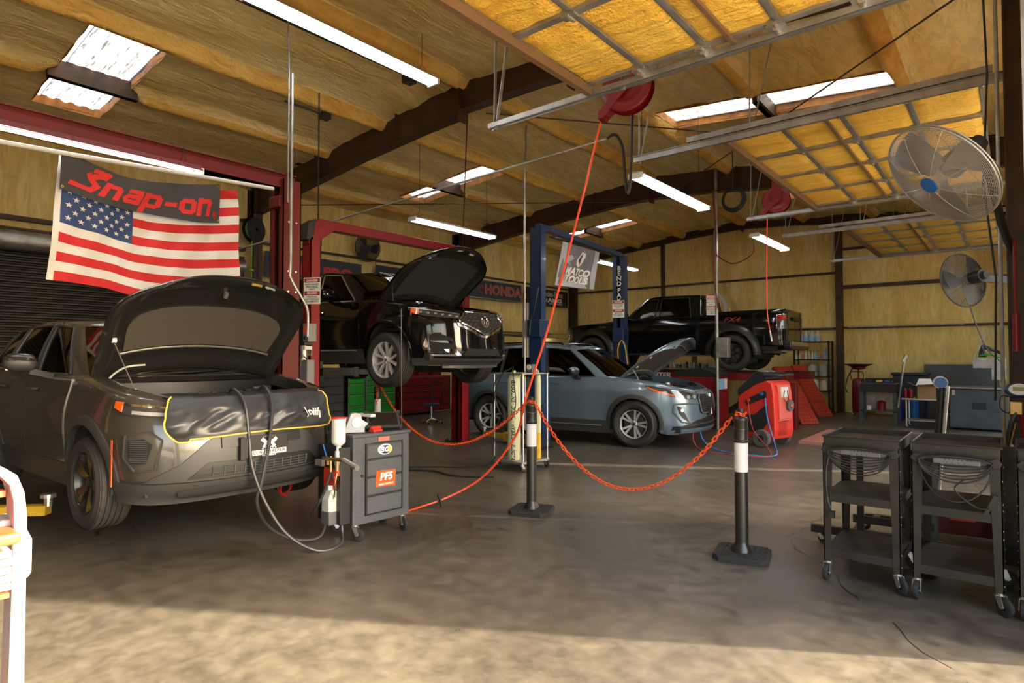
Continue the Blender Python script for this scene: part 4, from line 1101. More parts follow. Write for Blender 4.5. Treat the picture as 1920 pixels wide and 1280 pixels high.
    for s in (-1,1):
        em.tube([c.S(s*.012,.72,.045),c.S(s*.018,.79,.045),c.S(s*.05,.84,.045)],.006,6); em.tube([c.S(s*.045,.735,.045),c.S(s*.03,.775,.045),c.S(s*.018,.79,.045)],.006,6)
    em.tube([c.S(-.02,.79,.045),c.S(.02,.79,.045)],.005,6)
    em.build('emblem','chrome',t,smooth=True)
    engine_bay(t,-1.15,-.3,.74,.98,0); cowl(t,-1.22,.8,1.065)
    s=MB(); s.grid(lambda u,v:(-.10-.22*v-.2*abs(2*u-1)**2,(2*u-1)*.74,.935+.02*v),20,3); s.build('radiator_cover','black',t,smooth=True)
    ho,F,T=make_hood(c,t,'blackpaint',-1.25,-.06,.82,.84,1.07,.96,43,crown=.05,rimm='blackm',nose=.22)
    pad=MB(); pad.T=T
    pad.slab(lambda u,v:F(.14+.72*u,.14+.62*v,-.05),lambda u,v:F(.14+.72*u,.14+.62*v,-.03),16,12); pad.build('insulation_pad','interior',ho,smooth=True)
    for u,v in ((.60,.90),(.4,.92)):
        l=MB(); l.T=T; l.slab(lambda a,b:F(u+.07*a,v+.03*b,-.0505),lambda a,b:F(u+.07*a,v+.03*b,-.045),2,2); l.build('label','white',ho)
    for s,u in ((-1,.04),(1,.96)):
        tip=T@F(u,.35,-.045); MB().tube([(-1.0,s*.72,1.0),tuple(tip)],.011,6).build('gas_strut','black',t)
    stl=dict(n=5,w0=.03,w1=.036,subs=[-.31,.31],spread=.6,waist=1.1,cap=0)
    for x in (-.93,-3.68):
        for s in (-1,1): wheel(t,'wheel',x,s*.83,.275,.365,.24,s,stl,'alloy',spr=.665)
    t.scale=(1.08,)*3
    return c,t
M['ledlens']=mat('led_lens',(.4,.42,.43),.12,.3,coat=.6)
rdx()
# =================================================================== silver blue suv
def hl():
    t=thing('family_suv','silver blue three-row suv on the floor with its hood propped open','car',(-4.17,10.55,0),R(7.2))
    d=dict(paint='bluepaint',len=4.95,hw=.965,zc=.385,arch=.43,wheels=[-.98,-3.83],
      plan=[(0,0),(-.012,.2),(-.05,.42),(-.14,.62),(-.30,.79),(-.52,.89),(-.88,.935),(-1.5,.94),(-3.0,.95),(-4.2,.93),(-4.55,.86),(-4.78,.72),(-4.92,.45),(-4.95,0)],
      front=[(.2,-.14),(.27,-.03),(.36,.01),(.5,.0),(.7,0),(.85,-.03),(.95,-.10),(1.05,-.2)],
      side=[(.25,-.06),(.4,-.03),(.6,-.015),(.8,.0),(.95,.0),(1.05,-.035),(1.2,-.075)],
      rear=[(.3,-.04),(.5,0),(.9,-.03),(1.2,-.1)],
      top=srt([(0,.94),(-.15,.965),(-.4,1.02),(-.8,1.08),(-1.25,1.125),(-1.8,1.14),(-2.8,1.15),(-3.8,1.18),(-4.5,1.22),(-4.95,1.2)]),
      bottom=srt([(0,.25),(-.4,.23),(-.9,.3),(-1.4,.24),(-3.3,.24),(-3.9,.32),(-4.5,.33),(-4.95,.36)]),
      doors=[(-1.5,-2.6,.40),(-2.62,-3.65,.40)],handle=1.03,mirror=(-1.98,1.11,1.25),mirrorm='black',mirrorcap='bluepaint',handlem='bluepaint',framem='black',
      gh=[((-1.25,0,1.12),(-2.1,0,1.66)),((-1.3,.45,1.12),(-2.13,.38,1.66)),((-1.58,.83,1.12),(-2.3,.61,1.65)),((-2.6,.87,1.14),(-2.75,.65,1.70)),((-3.65,.87,1.16),(-3.6,.65,1.69)),((-4.55,.8,1.2),(-4.35,.6,1.64)),((-4.75,.45,1.2),(-4.52,.38,1.63)),((-4.82,0,1.2),(-4.58,0,1.63))],
      windows=[('windscreen',0,1.8,.03,.93,'wglass'),('f',2.12,2.985,.04,.9,'glass'),('r',3.015,3.96,.04,.9,'glass'),('q',4.0,4.75,.05,.88,'glass'),('rear_window',5.3,7,.1,.9,'glass')],
      bz=1.13,seats=[-2.6,-3.5],crown=.03,flare=.045,archm='trim',trimw=.06)
    c,G=car(d,t)
    for s in (-1,1):
        fx=lambda L:[(s*q,*r) for q,*r in L][::s]
        a,b=c.sy(.46),c.sx(-.78)
        h=patch(c,fx([(a,.80,.87),(a+.25,.81,.925),((a+b)/2,.84,.955),(b-.2,.92,1.0),(b,1.0,1.025)]),.012,28,6,.04).build('headlamp','lens',t,smooth=True,ang=50)
        patch(c,fx([((a+b)/2,.85,.875),(b-.22,.91,.94),(b-.03,.992,1.005)]),.018,18,3,.012).build('turn_signal','amber',h)
        patch(c,fx([(a+.03,.855,.868),(a+.25,.905,.918),((a+b)/2+.1,.95,.965)]),.018,18,2,.012).build('light_bar','chrome',h)
        for k in (.09,.22): MB().lathe([(0,.0),(.03,.0),(.036,-.012),(.036,-.03)],o=c.S(s*(a+k),.84,.03),axis=c.S(s*(a+k),.84,.1)-c.S(s*(a+k),.84,0),n=16).build('projector_lens','ledlens',h,smooth=True)
        q=c.sy(.74)
        v=poly_patch(c,[(s*(q-.14),.43),(s*(q-.03),.50),(s*(q+.04),.58),(s*(q+.08),.70),(s*(q-.0),.67),(s*(q-.05),.58)],.014,.03).build('fog_recess','black',t)
        MB().lathe([(0,.0),(.03,.0),(.036,-.012),(.036,-.03)],o=c.S(s*(q+.0),.63,.025),axis=c.S(s*q,.63,.1)-c.S(s*q,.63,0),n=16).build('fog_lamp','ledlens',v,smooth=True)
        frame(c,[(s*(q-.36),.73),(s*(q-.1),.735),(s*(q+.12),.73)],.008,.016,6,False).build('bumper_crease','bluepaint',t,smooth=True)
        frame(c,[(s*(q-.18),.42),(s*(q+.0),.44),(s*(q+.14),.6),(s*(q+.12),.72)],.008,.014,6,False).build('bumper_crease','bluepaint',t,smooth=True)
        MB().tube([c.S(s*c.sx(x),.33,.03) for x in [-1.55-.1*k for k in range(18)]],.01,6).build('door_strip','steel',t)
        MB().tube(catmull([(-2.45,s*.62,1.70),(-2.52,s*.62,1.745),(-3.3,s*.63,1.76),(-4.2,s*.6,1.73),(-4.28,s*.6,1.69)],6),.014,8).build('roof_rail','satin',t,smooth=True)
    pg=[(-.40,.88),(-.12,.885),(-.07,.86),(.07,.86),(.12,.885),(.40,.88),(.45,.82),(.40,.60),(.34,.57),(-.34,.57),(-.40,.60),(-.45,.82)]
    g=poly_patch(c,pg,.015,.03).build('grille','black',t)
    frame(c,pg,.024,.013,6).build('grille_frame','bluepaint',g,smooth=True)
    patch(c,[(-.46,.885,.925),(0,.885,.93),(.46,.885,.925)],.02,20,3,.02).build('grille_crown','bluepaint',g,smooth=True)
    m=MB()
    for j in range(7):
        z=.61+j*.04; w=.37+.03*j/7
        for k in range(12):
            s0=-w+2*w*k/12; s1=s0+2*w/12; zz=(.012 if k%2 else -.012)
            m.bar(c.S(s0,z-zz,.022),c.S(s1,z+zz,.022),.008,.012)
    m.build('grille_mesh','cabgrey',g)
    e=emblem_ring(c,0,.85,.062,.044,.008,.035); e.cyl(c.S(0,.85,.01),c.S(0,.85,.03),.045,n=20); 
    e2=emblem_ring(c,0,.85,.02,.038,.005,.04); e3=emblem_ring(c,0,.868,.036,.013,.005,.04)
    for q,n_ in ((e,'emblem'),(e2,'emblem_oval'),(e3,'emblem_oval')): q.build(n_,'chrome',t,smooth=True)
    patch(c,[(-.82,.33,.36),(-.5,.33,.46),(0,.33,.5),(.5,.33,.46),(.82,.33,.36)],.018,40,5,.03,sm=False).build('lower_grille','black',t)
    frame(c,[(-.75,.37),(-.45,.405),(0,.41),(.45,.405),(.75,.37)],.024,.009,5,False).build('grille_slat','cabgrey',t)
    patch(c,[(-c.sx(-.45),.235,.30),(-.6,.26,.335),(0,.26,.345),(.6,.26,.335),(c.sx(-.45),.235,.30)],.034,40,4,.05).build('skid_plate','bluepaint',t,smooth=True,ang=50)
    MB().slab(lambda u,v:(.04,-.16+.32*u,.52+.16*v),lambda u,v:(.02,-.16+.32*u,.52+.16*v),1,1).build('front_plate','black',t,bevel=.003)
    MB().box((.0405,-.05,.53),(.0415,.05,.57)).prism([(-.035,.57),(.035,.57),(.0,.66)],.0405,.0415,lambda x,y,z:(z,x,y)).build('plate_print','white',t)
    engine_bay(t,-1.2,-.3,.76,1.02,0); cowl(t,-1.25,.82,1.115)
    s=MB(); s.grid(lambda u,v:(-.12-.24*v-.16*abs(2*u-1)**2,(2*u-1)*.74,.955+.025*v),20,3); s.build('radiator_cover','bluepaint',t,smooth=True)
    MB().cyl((-.55,-.5,.98),(-.55,-.5,1.06),.04,n=14).build('filler_cap','pale',t)
    ho,F,T=make_hood(c,t,'bluepaint',-1.28,-.1,.84,.86,1.12,.98,41,crown=.05,rimm='hoodgrey',nose=.2)
    pad=MB(); pad.T=T
    pad.slab(lambda u,v:F(.13+.74*u,.14+.60*v,-.052),lambda u,v:F(.13+.74*u,.14+.60*v,-.03),16,12); pad.build('insulation_pad','liner',ho,smooth=True)
    l=MB(); l.T=T; l.tube([F(.1+.8*k/20,.12,-.05) for k in range(21)],.014,6); l.tube([F(.1+.8*k/20,.78,-.05) for k in range(21)],.012,6); l.build('inner_lip','galv',ho,smooth=True)
    l=MB(); l.T=T
    for u,v in ((.08,.35),(.08,.6)): l.cbox(F(u,v,-.06),(.04,.03,.02))
    l.build('hood_bumper','white',ho)
    tip=T@F(.05,.3,-.045); MB().tube([(-.9,-.76,1.03),tuple(tip)],.007,6).build('prop_rod','steel',t)
    stl=dict(n=5,w0=.028,w1=.036,subs=[-.2,.2],spread=.7,waist=1.1,cap=1,dark=1)
    for x in (-.98,-3.83):
        for s in (-1,1): wheel(t,'wheel',x,s*.84,.385,.385,.235,s,stl,'alloy',spr=.6)
    t.scale=(1.05,)*3
    return c,t
M['hoodgrey']=mat('hood_underside_grey',(.10,.12,.14),.4,.4,var=.5,vscale=14,vcol=(.25,.26,.27))
HLC,HLT=hl()
# =================================================================== black pickup on the rack
def f150():
    t=thing('pickup_truck','black crew cab pickup with wide fender flares standing on the red rack','truck',(-9.85,15.15,1.22),R(183.3))
    d=dict(paint='blackpaint',len=5.85,hw=1.0,zc=.46,arch=.50,wheels=[-.95,-4.66],
      plan=[(0,0),(-.01,.3),(-.03,.6),(-.08,.8),(-.22,.93),(-.5,.975),(-.9,.985),(-1.6,.985),(-3.0,.985),(-5.2,.985),(-5.6,.975),(-5.78,.93),(-5.84,.8),(-5.85,0)],
      front=[(.4,-.03),(.6,0),(.9,0),(1.1,-.02),(1.25,-.1)],
      side=[(.4,-.04),(.55,-.01),(.7,0),(.95,.01),(1.15,.0),(1.3,-.02),(1.42,-.04)],
      rear=[(.5,.04),(.66,.04),(.7,0),(1.0,0),(1.35,-.01),(1.42,.01)],
      top=srt([(0,1.12),(-.2,1.17),(-.5,1.2),(-1.2,1.25),(-1.7,1.29),(-2.2,1.30),(-3.7,1.31),(-3.95,1.36),(-4.1,1.40),(-5.85,1.43)]),
      bottom=srt([(0,.48),(-.6,.5),(-1.5,.48),(-4.0,.48),(-4.7,.55),(-5.4,.62),(-5.85,.6)]),
      doors=[(-1.75,-2.75,.52),(-2.77,-3.78,.52)],handle=1.12,mirror=(-2.05,1.2,1.42),mirrorm='blackpaint',handlem='blackpaint',framem='black',
      gh=[((-1.6,0,1.29),(-2.3,0,1.88)),((-1.65,.45,1.29),(-2.32,.42,1.88)),((-1.85,.84,1.29),(-2.45,.68,1.87)),((-2.76,.90,1.30),(-2.8,.72,1.90)),((-3.72,.90,1.31),(-3.62,.72,1.89)),((-3.92,.82,1.33),(-3.82,.68,1.88)),((-3.94,.42,1.33),(-3.84,.38,1.88)),((-3.95,0,1.33),(-3.85,0,1.88))],
      windows=[('windscreen',0,1.85,.03,.93,'cglass'),('f',2.1,2.92,.04,.88,'cglass'),('r',3.06,3.88,.04,.88,'glass'),('rear_window',5.15,7,.12,.86,'glass')],
      bz=1.3,seats=[-2.75,-3.6],crown=.03,flare=.0,archm='flare',trimw=.13,sill=0,lip=.06,under=.5,bulge=.02)
    c,G=car(d,t)
    # flares stand proud
    for w in c.wx:
        for s in (-1,1):
            def F(u_,v_,o,w=w,s=s):
                an=-.12+(PI+.24)*u_; rr=c.R+.0+.15*v_; x=w+rr*math.cos(an); z=c.zc+rr*math.sin(an)
                return c.S(s*c.sx(x),z,o+.085*(1-v_**2))
            MB().slab(lambda a,b:F(a,b,.02),lambda a,b:F(a,b,-.06),30,5).build('fender_flare','flare',t,smooth=True,ang=50)
    ho,Fh,T=make_hood(c,t,'blackpaint',-1.62,-.16,.84,.86,1.285,1.17,0,crown=.05,nose=.08)
    cowl(t,-1.62,.84,1.285,.2)
    b=MB(); b.box((-5.75,-.86,.85),(-4.02,.86,.9)); b.box((-4.05,-.9,.8),(-3.98,.9,1.38)); b.build('bed_liner','black',t)
    # tail lamps on the rear corner
    for s in (-1,1):
        fx=lambda L:[(s*q,*r) for q,*r in L][::s]
        a,e=c.sx(-5.66),c.sx(-5.84)
        tl=patch(c,fx([(a,.98,1.30),(e-.02,.98,1.32)]),.012,8,6,.03).build('tail_lamp','lens',t,smooth=True,ang=50)
        patch(c,fx([(a+.02,1.18,1.28),(e-.06,1.2,1.30)]),.018,6,3,.012).build('brake_lens','redlens',tl)
        frame(c,[(s*a,.98),(s*a,1.30),(s*(e-.02),1.32)],.016,.008,5,False).build('lamp_edge','chrome',tl)
    # tailgate
    L=c.L; a=L-.72
    tg=patch(c,[(a,.72,1.40),(L-.01,.72,1.40)],.008,14,8,.02).build('tailgate','blackpaint',t,smooth=True,ang=50)
    patch(c,[(-(L-.01),.72,1.40),(-a,.72,1.40)],.008,14,8,.02).build('tailgate','blackpaint',t,smooth=True,ang=50)
    MB().box((-5.9,-.3,1.2),(-5.86,.3,1.27)).build('tailgate_handle','black',tg)
    bp=MB(); bp.prism([(-.95,.5),(.95,.5),(1.0,.56),(1.0,.70),(-1.0,.70),(-1.0,.56)],-5.97,-5.8,lambda x,y,z:(z,x,y)); bp.build('rear_bumper','flare',t,bevel=.03)
    MB().box((-5.985,-.9,.60),(-5.97,.9,.69)).build('bumper_step','steel',t)
    MB().cyl((-5.3,.62,.47),(-5.8,.72,.47),.05,n=16).build('exhaust_tip','steel',t,smooth=True)
    MB().cyl((-3,.4,.5),(-5.3,.62,.47),.04,n=10).build('exhaust_pipe','cabgrey',t)
    # grille & headlamps
    pg=[(-.62,1.08),(.62,1.08),(.66,.75),(-.66,.75)]
    g=poly_patch(c,pg,.015,.03).build('grille','gauze',t); frame(c,pg,.02,.02,6).build('grille_frame','black',g)
    for s in (-1,1):
        fx=lambda L:[(s*q,*r) for q,*r in L][::s]
        patch(c,fx([(c.sy(.66),.78,1.08),(c.sx(-.3),.8,1.1)]),.014,12,5,.03).build('headlamp','lens',t,smooth=True)
        MB().bar((-1.75,s*.94,.42),(-3.9,s*.94,.42),.14,.05).build('running_board','black',t)
    MB().box((-3.95,-.12,1.905),(-3.82,.12,1.93)).build('third_brake_lamp','redlens',t)
    # lettering
    for s in (1,):
        o=c.sx(-4.9)
        w=MB(); add_text(w,'FX4',lambda x,y:c.S(s*(o-.25+x*-1*-1),1.22+y,.014),.15,shear=.3,off=.003,xs=1.5); w.build('side_lettering','fx',t,recalc=False)
        w=MB(); add_text(w,'F-150',lambda x,y:c.S(s*(c.sx(-1.25)+x),1.14+y,.014),.075,shear=.2); w.build('fender_lettering','galv',t,recalc=False)
    stl=dict(n=6,w0=.06,w1=.09,cap=1)
    for x in (-.95,-4.66):
        for s in (-1,1): wheel(t,'wheel',x,s*.93,.44,.43,.30,s,stl,'blackrim','black',spr=.58)
    # high shine strip along the doors
    MB().tube([c.S(c.sx(x),1.085,.012) for x in [-1.8-.1*k for k in range(19)]],.006,5).build('door_strip','black',t)
    return c,t
M['flare']=mat('satin_black_flare',(.02,.02,.02),.35)
M['fx']=mat('dull_red_decal',(.25,.03,.03),.4)
FC,FT=f150()
# ------------------------------------------------------------------ two-post lifts
def sign_danger(loc,label,rz,w=.26,h=.38,group=None):
    t=thing('danger_sign',label,'sign',loc,rz,group)   # faces local -Y
    MB().box((-w/2,0,-h/2),(w/2,.004,h/2)).build('panel','white',t)
    f=lambda x,y,z0=0:Vector((x,-.0015,y+z0))
    for zc in (h*.385,-h*.095):
        o=MB().cyl((0,0,0),(0,.001,0),1,n=28); o.v=[(x*w*.44,-.0008+y*.5,zc+z*h*.07) for x,y,z in o.v]; o.build('red_oval','bannerred',t)
        m=MB(); m.box((-w*.46,-.0006,zc-h*.075),(w*.46,0,zc+h*.075)); m.build('oval_field','black',t)
    a=MB(); add_text(a,'DANGER',lambda x,y:f(x,y,h*.385),h*.115,off=.0012); add_text(a,'PELIGRO',lambda x,y:f(x,y,-h*.095),h*.105,off=.0012); a.build('heading','white',t,recalc=False)
    a=MB()
    for s,z in (('AUTHORIZED',.235),('PERSONNEL',.145),('ONLY',.055),('PERSONAL',-.235),('AUTORIZADO',-.32),('SOLAMENTE',-.405)):
        add_text(a,s,lambda x,y,z=z:f(x,y,h*z),h*.088,off=.0008,xs=1.05)
    a.build('wording','black',t,recalc=False)
    return t
def post(parent,x,y,z,wx,wy,m,face,base=True):
    """C column, open towards face (+1/-1 along y)"""
    mb=MB(); th=.012
    mb.box((x-wx/2,y-wy/2,0),(x+wx/2,y-wy/2+th,z)) if face>0 else mb.box((x-wx/2,y+wy/2-th,0),(x+wx/2,y+wy/2,z))
    for s in (-1,1):
        mb.box((x+s*wx/2-th*(s>0),y-wy/2,0),(x+s*wx/2+th*(s<0),y+wy/2,z))
        yy=y+face*wy/2; xx=x+s*wx/2
        mb.box((min(xx,xx-s*.09),min(yy,yy-face*th),0),(max(xx,xx-s*.09),max(yy,yy-face*th),z))
    p=mb.build('post',m,parent)
    MB().box((x-wx/2+.03,y-.05,.1),(x-wx/2+.1,y+.05,z-.3)).box((x+wx/2-.1,y-.05,.1),(x+wx/2-.03,y+.05,z-.3)).build('slide_track','black',p)
    if base: 
        b=MB().box((x-wx/2-.09,y-wy/2-.09,0),(x+wx/2+.09,y+wy/2+.09,.018)); 
        for sx in (-1,1):
            for sy in (-1,1): b.cyl((x+sx*(wx/2+.05),y+sy*(wy/2+.05),.018),(x+sx*(wx/2+.05),y+sy*(wy/2+.05),.06),.014,n=6)
        b.build('base_plate','blackm',p)
    return p
def arm(parent,p,q,z,m,pad=True,w=.1):
    p=Vector((*p,z));q=Vector((*q,z)); mid=p.lerp(q,.55)
    a=MB().bar(p,mid,w,.12).build('swing_arm',m,parent,bevel=.006)
    MB().bar(p.lerp(q,.5),q,w*.72,.08).build('arm_extension',m,a,bevel=.004)
    MB().bar(mid-(q-p).normalized()*.05,mid+(q-p).normalized()*.02,w*1.2,.15).build('arm_collar',m,a,bevel=.004)
    if pad: MB().cyl(q+Vector((0,0,.03)),q+Vector((0,0,.10)),.03,n=12).cyl(q+Vector((0,0,.10)),q+Vector((0,0,.13)),.055,n=16).build('lift_pad','steel',a)
# lift 1 (dark red), grey crossover
t=thing('two_post_lift','tall dark red two-post lift around the grey crossover, flag under its beam','car lift',(-6.95,0,0))
post(t,0,4.02,3.72,.30,.24,'liftdark',-1); post(t,0,.62,3.72,.30,.24,'liftdark',1)
b=MB().box((-.08,.5,3.62),(.08,4.1,3.80)); b.box((-.11,.5,3.62),(.11,4.1,3.635)); b.box((-.11,.5,3.785),(.11,4.1,3.80)); b.build('crossbeam','liftdark',t,bevel=.004)
MB().box((-.12,3.86,3.38),(.12,4.12,3.52)).build('pulley_bracket','liftdark',t,bevel=.01)
for z in (3.2,2.6,2.35,1.9):
    for s in (-1,1): MB().cyl((.13+.02,4.02+s*.05,z),(.165,4.02+s*.05,z),.012,n=8).build('bolt','steel',t)
for s,yy in ((1,.62),(-1,4.02)):
    MB().box((-.16,yy+s*.02-.12,.10),(.16,yy+s*.02+.12,.8)).build('carriage','liftdark',t,bevel=.01)
    arm(t,(.12,yy+s*.12),(.80,yy+s*.85),.30,'yellow',w=.13); arm(t,(-.1,yy+s*.12),(-1.2,yy+s*.9),.30,'yellow',w=.13)
# lift 2 (bright red), black crossover
t=thing('two_post_lift','bright red two-post lift holding the glossy black crossover up','car lift',(-7.95,0,0))
post(t,0,5.02,3.3,.22,.17,'liftred',1); post(t,0,8.15,3.3,.26,.2,'liftred',-1)
b=MB()
b.prism([(4.92,3.2),(5.14,3.2),(5.14,3.3),(5.36,3.46),(8.05,3.46),(8.05,3.60),(5.1,3.60),(4.92,3.45)],-.08,.08,lambda x,y,z:(z,x,y)); b.build('crossbeam','liftred',t,bevel=.006)
MB().prism([(4.87,3.26),(4.97,3.26),(5.02,3.58),(4.9,3.5)],-.11,.11,lambda x,y,z:(z,x,y)).build('corner_cap','black',t)
MB().box((-.13,7.95,3.28),(.13,8.3,3.6)).build('head_bracket','liftred',t,bevel=.01)
for s,yy in ((1,5.02),(-1,8.15)):
    MB().box((-.10,yy+s*.02-.08,1.22),(.10,yy+s*.02+.12,1.5)).build('carriage','blackm',t,bevel=.01)
    arm(t,(.12,yy+s*.13),(.75,yy+s*.78),1.34,'blackm',w=.13); arm(t,(-.1,yy+s*.13),(-1.5,yy+s*.85),1.34,'blackm',w=.12)
# equipment on its near post
e=thing('lift_power_unit','black lift power unit with chrome hand levers on the bright red post','pump',(-7.7,4.86,1.72))
MB().box((-.16,-.14,0),(.06,.0,.28)).build('motor_housing','black',e,bevel=.01)
MB().box((.05,-.16,.05),(.19,-.03,.3)).build('control_box','grey',e,bevel=.008); MB().cyl((.14,-.16,.1),(.14,-.19,.1),.025,n=14).build('knob','black',e)
MB().box((.07,-.162,.16),(.17,-.1601,.27)).build('warning_label','orange',e); MB().box((-.14,-.145,.05),(-.08,-.141,.2)).build('label','white',e)
MB().cyl((-.05,-.08,-.22),(-.05,-.08,0),.055,n=16).build('valve_block','steel',e); MB().box((-.13,-.13,-.06),(.06,-.02,-.01)).build('bracket','white',e)
l=MB(); l.tube([(-.05,-.1,-.12),(.06,-.14,-.16),(.16,-.15,-.2)],.009); l.tube([(-.05,-.1,-.14),(-.12,-.16,-.18),(-.18,-.2,-.14)],.009); l.tube([(-.03,-.12,-.16),(.0,-.16,-.3)],.008); l.build('lever','chrome',e)
MB().box((-.14,-.12,-.62),(.1,-.0,-.2)).build('fluid_tank','grey',e,bevel=.01)
sign_danger((-7.70,4.872,2.50),'danger and peligro sign on the bright red lift post',R(28))
s=thing('instruction_plate','small grey warning plate below the danger sign on the red post','sign',(-7.84,4.925,1.72),R(0))
MB().box((-.06,-.004,-.14),(.07,0,.14)).build('panel','whitep',s)
a=MB(); add_text(a,'VIVIR',lambda x,y:Vector((x,-.006,y+.085)),.04,off=.001); add_text(a,'MORIR',lambda x,y:Vector((x,-.006,y+.02)),.04,off=.001); a.lathe([(.035,0),(.044,0),(.044,.002),(.035,.002)],o=(0,-.004,-.07),axis=(0,-1,0),n=24,closed=True); a.bar((-.028,-.0055,-.098),(.028,-.0055,-.042),.008,.002); a.build('wording','black',s,recalc=False)
# lift 3 (blue), silver blue SUV: whole bay turned 7 degrees
t=thing('two_post_lift','dark blue two-post lift either side of the silver blue suv','car lift',(-6.35,8.42,0),R(6.5))
post(t,0,0,3.8,.22,.17,'liftblue',1); post(t,0,3.62,3.8,.26,.22,'liftblue',-1)
MB().box((-.06,.0,3.78),(.06,3.62,3.88)).build('crossbeam','liftblue',t,bevel=.005)
for s,yy in ((1,0),(-1,3.62)):
    MB().box((-.17,yy+s*.0-.13,.10),(.17,yy+s*.02+.12,.75)).build('carriage','liftblue',t,bevel=.01)
    arm(t,(-.12,yy+s*.1),(-1.35,yy+s*.3),.12,'yellow',pad=True,w=.14)
    MB().box((-.13,yy-.15,1.9),(.13,yy+.15,2.2)).build('sleeve','liftblue',t,bevel=.008)
MB().tube(catmull([(.10,-.15,2.75),(.09,-.19,2.6),(.02,-.17,2.35),(-.06,-.16,2.15),(-.08,-.15,1.95)],5),.015,8).build('grab_handle','black',t,smooth=True)
MB().box((-.24,-.12,1.55),(-.14,-.02,2.5)).build('side_box','grey',t,bevel=.006)
sg=MB()
T=Vector((.02,3.62-.135-.0,0))
for k,ch in enumerate('BENDPAK'):
    z=3.52-k*.115-(.03 if k>3 else 0)
    add_text(sg,ch,lambda x,y,z=z:Vector((x+.03,3.48,z+y)),.135,off=.004,xs=1.1)
sg.build('lettering','white',t,recalc=False)
sign_danger((-6.72,11.86,2.62),'danger and peligro sign on the far dark blue post',R(20))
tag(MB().lathe([(0,0),(.028,0),(.028,.09),(.012,.12),(.012,.15),(0,.15)],o=(-6.27,8.26,1.25),n=14).build('spray_can','whitep',smooth=True),'white spray can on the ledge of the near blue post','bottle')
st_=thing('post_ledge','narrow black ledge on the near blue post holding a spray can','shelf',(-6.33,8.22,1.22)); MB().box((-.1,-.06,0),(.14,.06,.03)).build('tray','black',st_)
tag(MB().tube([(-6.52,8.32,5.6),(-6.52,8.3,5.45),(-6.47,8.25,5.2),(-6.53,8.28,4.9),(-6.53,8.28,.3)],.017).build('conduit','galv',smooth=True),'grey conduit dropping from the roof along the near blue post','conduit')
for i,(y0) in enumerate((0,)):
    w=thing('coiled_strap','black and yellow strap hung over the far blue post','strap',(-6.55,11.7,1.4),R(10))
    for k in range(3): MB().tube(catmull([(-.12+.05*k,0,0),(-.12+.04*k,-.02,.35),(-.02+.03*k,-.03,.52),(.07+.02*k,-.02,.35),(.1+.03*k,0,0)],6),.013,6).build('strap_loop',['black','gold','black'][k],w,smooth=True)
tag(MB().prism([(0,0),(.13,0),(.09,.1),(.03,.17)],0,.05,lambda x,y,z:(x,z,y)).build('orange_flag','orange',loc=(-7.07,9.42,1.22)),'bright orange rag tucked at the suv window sill','rag')
# conduits left
tag(MB().tube(catmull([(-6.62,3.9,4.95),(-6.62,3.9,4.0),(-6.62,3.9,2.7),(-6.62,3.9,2.5),(-6.6,4.05,2.25),(-6.6,4.12,2.1),(-6.6,4.12,1.8)],4),.017).build('conduit','galv',smooth=True),'bright steel conduit running down beside the dark red lift post','conduit')
tag(MB().tube([(-6.68,3.87,5.75),(-6.66,3.88,4.95),(-6.66,3.88,3.4)],.01).build('conduit','galv'),'thin second conduit beside the bright one at the dark red post','conduit')
# ------------------------------------------------------------------ flag and banners (lift 1 plane)
M['pvc']=mat('white_pvc',(.6,.6,.55),.5)
tag(MB().tube([(-6.76,.7,3.40),(-6.76,1.7,3.44),(-6.76,3.75,3.555)],.022,10).build('flag_pole','pvc',smooth=True),'white plastic pipe below the dark red beam, the flag hangs from it','pole')
FT=[(1.67,3.46),(2.05,3.34),(2.4,3.31),(2.83,3.35),(3.36,3.47)]; FB=[(1.59,2.27),(2.03,2.24),(2.4,2.15),(2.86,2.14),(3.44,2.20)]
def flagP(u,v,o=0):
    y0=sinterp([(k/4,p[0]) for k,p in enumerate(FT)],u);z0=sinterp([(k/4,p[1]) for k,p in enumerate(FT)],u)
    y1=sinterp([(k/4,p[0]) for k,p in enumerate(FB)],u);z1=sinterp([(k/4,p[1]) for k,p in enumerate(FB)],u)
    x=-6.86+.03*math.sin(u*9+v*3)*(.3+.7*v)+.014*math.sin(u*22-v*7)*(1-.4*v)+.01*math.sin(u*37+v*11)
    return Vector((x+o,y0+(y1-y0)*v,z0+(z1-z0)*v))
t=thing('national_flag','large striped flag with white stars on blue, hung under the dark red beam','flag',(0,0,0))
mb=MB(); NU=60
def fm(u,v):
    if u<.035: return 1
    if u<.43 and v<7/13: return 2
    return 0 if int(v*13)%2==0 else 1
mb.grid(lambda u,v:flagP(u,v),100,52,mf=fm); mb.build('cloth',['flagred','flagwhite','flagblue'],t,smooth=True,ang=180)
for r_ in range(9):
    n=6 if r_%2==0 else 5
    for c_ in range(n):
        u=.035+.395*((c_*2+1+(r_%2))/12); v=(r_+1)/10*7/13
        if r_<2 : continue
        s=MB(); 
        P=[]
        for k in range(10):
            rr=(1 if k%2==0 else .4); a=PI/2+k*PI/5; P.append(flagP(u+.0185*rr*math.cos(a),v-.024*rr*math.sin(a),.004))
        c=s.pts([flagP(u,v,.005)]); i=s.pts(P)
        for k in range(10): s.face(c,i+k,i+(k+1)%10)
        s.build('star','flagwhite',t,recalc=False)
g=MB()
for v in (.03,.97): g.lathe([(.008,0),(.014,0),(.014,.003),(.008,.003)],o=flagP(.017,v,.003),axis=(1,0,0),n=14,closed=True)
g.build('grommet','brass',t)
BT=[(1.66,3.48),(2.04,3.37),(2.37,3.34),(2.73,3.39),(3.12,3.47)]; BB=[(1.66,3.11),(2.04,3.03),(2.42,3.01),(2.85,3.005),(3.13,3.04)]
